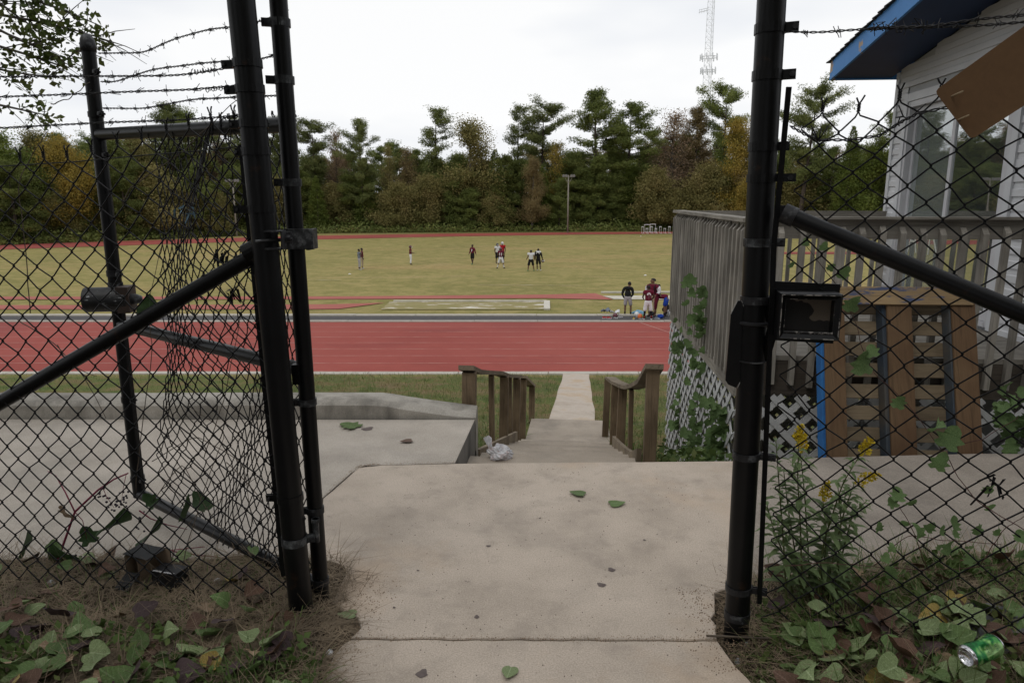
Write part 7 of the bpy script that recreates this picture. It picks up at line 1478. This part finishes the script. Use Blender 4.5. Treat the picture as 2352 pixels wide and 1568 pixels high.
# ---- carton thrown behind the fence
M_CART = mat('black_carton', [(.005, .005, .006), (.010, .010, .011)], rough=.5, scale=8, spec=.25); M_KRAFT = mat('kraft_inside', [(.16, .115, .075), (.22, .16, .11)], rough=.85, scale=8)
ct = empty('drinks_carton', tuple(sight(365, 1350, 2.66)), 'open black drinks carton lying behind the left fence foot', 'carton')
c0 = sight(345, 1318, 2.66); c0.z = .105 ; ux = Vector((.93, -.30, .03)).normalized(); uy = Vector((.30, .93, 0)).normalized(); uz = ux.cross(uy); RC = Matrix((ux, uy, uz)).transposed() * .82; RC = Matrix((ux * .82, uy * .82, uz * .82)).transposed()
def cp_(name, m, c, sz, rot=None):
    mb = MB(); R = RC @ rot if rot else RC; mb.box(c0 + RC @ Vector(c), sz, R); return mb.build(name, m, ct)
cp_('bottom_panel', M_CART, (.01, .0, -.068), (.17, .12, .003)); cp_('back_panel', M_CART, (.0, .062, .0), (.17, .003, .135)); cp_('back_lining', M_KRAFT, (.0, .0585, .0), (.168, .002, .13)); cp_('end_panel', M_CART, (-.086, 0, 0), (.003, .12, .135)); cp_('end_lining', M_KRAFT, (-.083, 0, 0), (.002, .117, .13)); cp_('top_panel', M_CART, (-.02, .0, .069), (.15, .12, .003), Matrix.Rotation(.10, 3, 'Y')); cp_('divider', M_KRAFT, (-.01, .0, -.005), (.003, .115, .12))
cp_('front_flap', M_CART, (-.045, -.10, -.045), (.085, .10, .003), Matrix.Rotation(.5, 3, 'X')); fl2 = cp_('side_panel', M_CART, (.15, -.02, -.028), (.15, .085, .07)); cp_('side_trim', M_CART, (.15, -.02, .0085), (.152, .087, .003))
mb = MB()
for k in range(17):
    if k in (7, 8): continue
    x = .088 + k * .0075; mb.box(c0 + RC @ Vector((x, -.058 + .0015 * (k % 3), .0105)), (.0045, .011 - .003 * (k % 2), .0008), RC)
mb.build('printed_line', mat('white_print', [(.5, .5, .5), (.6, .6, .6)], rough=.5, scale=10), ct)
# ---- dented green soda can
M_CAN = mat('green_can_print', [(.008, .095, .022), (.02, .19, .045), (.14, .36, .09), (.30, .50, .20)], rough=.22, scale=26, stops=[.36, .48, .54, .60], metal=.55, detail=2, stretch=(1, 1, .6)); M_ALUM = mat('bare_aluminium', [(.62, .62, .64), (.72, .72, .74)], rough=.22, scale=12, metal=1.0)
cc = sight(2252, 1493, 1.80); gzc = float(ground_z(cc.x, cc.y)); cc.z = max(cc.z, gzc + .035); cax = Vector((.93, .33, .13)).normalized(); RCn = frame_from(cax, (0, 0, 1)); MC = Matrix.Translation(cc) @ RCn.to_4x4()
cn = empty('soda_can', tuple(cc), 'dented green ginger ale can lying in the leaves at the lower right', 'can'); nu = 40; prof = [(-.058, .0265), (-.054, .0295), (-.050, .0325), (-.040, .033), (-.025, .033), (-.01, .033), (.005, .033), (.02, .033), (.035, .033), (.048, .033), (.053, .031)]
vs = []
for zz, rr in prof:
    for k in range(nu):
        a = 6.2832 * k / nu; f = math.exp(-((a - 3.14 * .25) ** 2) / .25 - ((zz + .008) ** 2) / .0004); f2 = math.exp(-((a - 5.4) ** 2) / .3 - ((zz - .01) ** 2) / .0005); r_ = rr * (1 - .42 * f - .25 * f2); vs.append(MC @ Vector((r_ * math.cos(a), r_ * math.sin(a), zz)))
mb = MB(); mb.add(vs, [(i_ * nu + k, i_ * nu + (k + 1) % nu, (i_ + 1) * nu + (k + 1) % nu, (i_ + 1) * nu + k) for i_ in range(2, len(prof) - 1) for k in range(nu)]); mb.build('body', M_CAN, cn, smooth=True, auto=35)
mb = MB(); mb.lathe([(.0325, -.050), (.0295, -.054), (.0262, -.0585), (.0245, -.0585), (.0235, -.055), (.020, -.050), (.010, -.047), (0, -.046)], 36, MC); mb.build('base', M_ALUM, cn, smooth=True)
mb = MB(); mb.lathe([(.031, .053), (.028, .057), (.0275, .060), (.0265, .060), (.026, .056), (0, .056)], 36, MC); mb.build('lid', M_ALUM, cn, smooth=True, auto=30)
def can_text(txt, z0, a0, h, m):
    for k, ch in enumerate(txt):
        cu = bpy.data.curves.new('letter', 'FONT'); cu.body = ch; cu.size = h; cu.align_x = 'CENTER'; o = bpy.data.objects.new('letter', cu); COL.objects.link(o); bpy.context.view_layer.update(); me = bpy.data.meshes.new_from_object(o.evaluated_get(bpy.context.evaluated_depsgraph_get())); bpy.data.objects.remove(o)
        a = a0 - k * h * .72 / .0345; R = MC @ Matrix.Rotation(a, 4, 'Z') @ Matrix.Translation((.0342, 0, z0)) @ Matrix.Rotation(math.pi / 2, 4, 'Y') @ Matrix.Rotation(math.pi / 2, 4, 'Z') @ Matrix.Rotation(math.pi, 4, 'Z'); me.transform(R); link('letter', me, m, cn)
M_INK = mat('dark_green_ink', [(.006, .05, .02), (.01, .07, .03)], rough=.4, scale=10); can_text('GINGER', .010, 1.3, .010, M_INK); can_text('ALE', -.004, 1.0, .010, M_INK); can_text('ontra', .030, 1.1, .015, M_INK)
# ---- stone, plastic sheet, litter, twigs
M_STONE = mat('brown_stone', [(.10, .066, .05), (.15, .10, .078)], rough=.85, scale=14, bump=.5); sb = sight(2150, 1318, 2.42); mb = MB(); out = [(-.10, -.03), (-.08, .045), (.0, .06), (.06, .045), (.095, .01), (.08, -.04), (.0, -.05)]; n = len(out); zz = .16
mb.add([(sb.x + x, sb.y + y, .02) for x, y in out] + [(sb.x + x * .95, sb.y + y * .95, .075 + .06 * (x < -.04) + .02 * (y > 0)) for x, y in out], [tuple(range(n, 2 * n))] + [(k, (k + 1) % n, (k + 1) % n + n, k + n) for k in range(n)]); tag(mb.build('stone', M_STONE), 'flat brown stone behind the right fence foot', 'stone')
sp0 = sight(2310, 1355, 2.12); mb = MB(); nx_, ny_ = 16, 10; vs = []
for a in range(nx_):
    for b in range(ny_): x, y = sp0.x - .14 + .34 * a / (nx_ - 1), sp0.y - .13 + .26 * b / (ny_ - 1); vs.append((x, y, float(ground_z(x, y)) + .035 + .018 * math.sin(9 * b + a * .4) + .012 * math.sin(2.2 * a + 3 * b)))
mb.add(vs, [(a * ny_ + b, (a + 1) * ny_ + b, (a + 1) * ny_ + b + 1, a * ny_ + b + 1) for a in range(nx_ - 1) for b in range(ny_ - 1)]); tag(mb.build('plastic_sheet', mat('clear_dirty_plastic', [(.10, .10, .105), (.20, .20, .21)], rough=.15, scale=12, spec=.7, trans=.4), smooth=True), 'dirty clear plastic sheet crumpled at the right edge under the fence', 'plastic sheet')
for k, (x, y, Y, lab) in enumerate(((118, 1362, 2.62, 'crumpled white paper scrap at the left fence foot'), (756, 1522, 2.2, 'small white paper scrap at the left edge of the walk'), (1715, 1446, 2.34, 'white pebble at the foot of the right gate post'), (1700, 1484, 2.27, 'white pebble on the joint right of the walk'), (2292, 1205, 2.0, 'white scrap caught low in the right fence'), (500, 1362, 2.62, 'pale scrap under the gate leaf'))):
    X = bearing(x, Y, .05); z = max(float(ground_z(X, Y)), 0 if Y > 2.3 and abs(X) < .75 else -1) + .012; rr = random.Random(k + 40); mb = MB(); r_ = .016; c = Vector((X, Y, z)); vs = [c + Vector((rr.uniform(.6, 1.3) * r_ * math.cos(a) * math.cos(b), rr.uniform(.6, 1.3) * r_ * math.sin(a) * math.cos(b), r_ * .8 * math.sin(b))) for b in (-.9, -.2, .5) for a in np.linspace(0, 6.283, 7, endpoint=False)] + [c + Vector((0, 0, r_))]
    mb.add(vs, [(q * 7 + k2, q * 7 + (k2 + 1) % 7, (q + 1) * 7 + (k2 + 1) % 7, (q + 1) * 7 + k2) for q in range(2) for k2 in range(7)] + [(14 + k2, 14 + (k2 + 1) % 7, 21) for k2 in range(7)]); tag(mb.build('pebble' if 'pebble' in lab else 'paper_scrap', plain('white_scrap', (.45, .46, .48), rand=.1)), lab, 'pebble' if 'pebble' in lab else 'litter')
tg = MB(); P = sight(1622, 1470, 2.31); tag(MB().tube([P + Vector((0, 0, .02)), P + Vector((.10, .0, .015)), P + Vector((.22, -.03, .03)), P + Vector((.36, -.05, .08))], .0045, 6).build('twig', M_DEAD, smooth=True), 'bare twig bundle at the foot of the right gate post', 'twig')
M_DIRT = plain('red_clay_crumb', (.17, .095, .055)); mb = MB()
ribbons(700, reg((735, 850), (2.33, 2.62), lambda x, y: (x < -.57)), .08, .003, M_STRAW, 'dry_grass', 'straw spilled onto the walk at the left gate post', lie=.1)
ribbons(600, reg((1600, 1740), (2.1, 2.6), lambda x, y: (x > .73)), .09, .003, M_STRAW, 'dry_grass', 'straw and root bits at the right gate post foot', lie=.1)

# ---- leafy tree whose boughs hang in at the upper left
bt = empty('overhanging_tree', (-6.9, 6.2, -.2), 'leafy tree whose boughs hang into the upper left corner', 'tree'); mb = MB(); mb.tube([(-6.9, 6.2, -.4), (-6.8, 6.1, 1.5), (-6.6, 5.9, 3.2), (-6.3, 5.8, 5.5)], [.22, .18, .15, .06], 9); mb.build('trunk', M_BARKG, bt, smooth=True)
twg = MB(); cents = []
def bough(pts, n, spread, tw_n=10):
    P = np.array([tuple(sight(*p)) for p in pts]); T_ = np.linspace(0, len(P) - 1, 30); Q = np.stack([np.interp(T_, np.arange(len(P)), P[:, k]) for k in range(3)], 1); twg.tube(Q, np.linspace(.016, .003, 30), 5)
    for k in range(tw_n):
        t = rl.uniform(4, 29); i_ = int(t); a = Q[i_]; d = np.array((rl.uniform(.1, 1), rl.uniform(-.6, .6), rl.uniform(-.7, .4))); d /= np.linalg.norm(d); L_ = rl.uniform(.12, .38); twg.tube([a, a + d * L_ * .5 + (0, 0, -.01), a + d * L_ + (0, 0, -.04)], [.004, .003, .0015], 4)
        m = int(n / tw_n * .7); u = rgp.uniform(.1, 1.05, (m, 1)); cents.append(a + d * L_ * u + np.clip(rgp.normal(0, spread, (m, 3)), -1.5 * spread, 1.5 * spread))
    m = int(n * .3); cents.append(Q[rgp.integers(3, 30, m)] + np.clip(rgp.normal(0, spread, (m, 3)), -1.5 * spread, 1.5 * spread))
B_ = 5.0
bough([(-700, 60, 5.8), (-250, 20, 5.4), (-60, 25, B_), (90, 50, B_), (180, 72, B_), (262, 98, B_)], 290, .035, 16)
bough([(-700, 60, 5.8), (-250, 60, 5.4), (-60, 90, B_), (60, 125, B_), (135, 150, B_), (200, 100, B_)], 290, .04, 16)
bough([(-250, 20, 5.4), (-60, -20, B_), (60, -5, B_), (150, 25, B_), (235, 62, B_)], 270, .035, 14)
bough([(-250, 60, 5.4), (-100, 130, B_), (20, 165, B_), (120, 178, B_)], 289, .035, 12); bough([(-250, 150, 5.4), (-80, 225, B_), (30, 248, B_), (120, 268, B_)], 136, .025, 8); bough([(-300, -60, 5.4), (-60, 40, B_), (50, 95, B_), (110, 112, B_)], 250, .05, 14); bough([(-300, -100, 5.4), (-40, -20, B_), (30, 30, B_), (70, 60, B_)], 200, .05, 10)
twg.build('branches', M_BARKG, bt, smooth=True); C = np.concatenate(cents); Pq = 1176 + FOC * C[:, 0] / (C[:, 1] * CP - (C[:, 2] - CAM_Z) * SP); C = C[(C[:, 2] < 3.4) & (Pq < 262)]; V, F = leaf_quads(C, .023, rgp, aspect=.66); tag(link('crown', np_mesh('crown', V, F), M_LEAF['near'], bt), kind='stuff')
n = 5200; C = np.array((-6.6, 5.6, 5.4)) + rgp.normal(size=(n, 3)) * np.array((1.4, 1.8, 1.25)); C = C[(C[:, 0] < -.84 * C[:, 1] - .4)]; V, F = leaf_quads(C, .085, rgp, aspect=.7); tag(link('upper_crown', np_mesh('upper_crown', V, F), M_LEAF['near'], bt), kind='stuff')
# ---- unseen trees added behind the visitor to keep light off the near side of the gate
for k, (key, x, y, h, lm, lab) in enumerate((('b2', -3.6, -4.2, 10, 'green', 'unseen green tree added as shade behind the viewpoint to the left'), ('b2', 3.9, -4.6, 11, 'olive', 'unseen olive tree added as shade behind the viewpoint to the right'), ('b1', .4, -7.5, 13, 'green', 'unseen tall green tree added as shade straight behind the viewpoint'), ('b2', -8.5, -2.5, 11, 'dark', 'unseen dark tree added as shade far left behind the viewpoint'), ('b2', 8.8, -2.2, 10, 'green', 'unseen green tree added as shade far right behind the viewpoint'), ('b1', -4.8, -10, 14, 'dark', 'unseen dark tall tree added as shade in the back row behind the viewpoint'), ('b1', 6, -11, 14, 'olive', 'unseen olive tall tree added as shade in the back row behind the viewpoint'))):
    e = empty('broadleaf_tree', (x, y, -.2), lab, 'tree', 'added shade trees behind the viewpoint', rz=k * 1.3); s = h / BASEH[key]; e.scale = (s * 1.1, s * 1.1, s)
    for nm, me in zip(('trunk', 'crown'), LIB[key]):
        o = bpy.data.objects.new(nm, me); COL.objects.link(o); o.parent = e
        if nm == 'crown': o.material_slots[0].link = 'OBJECT'; o.material_slots[0].material = M_LEAF[lm]
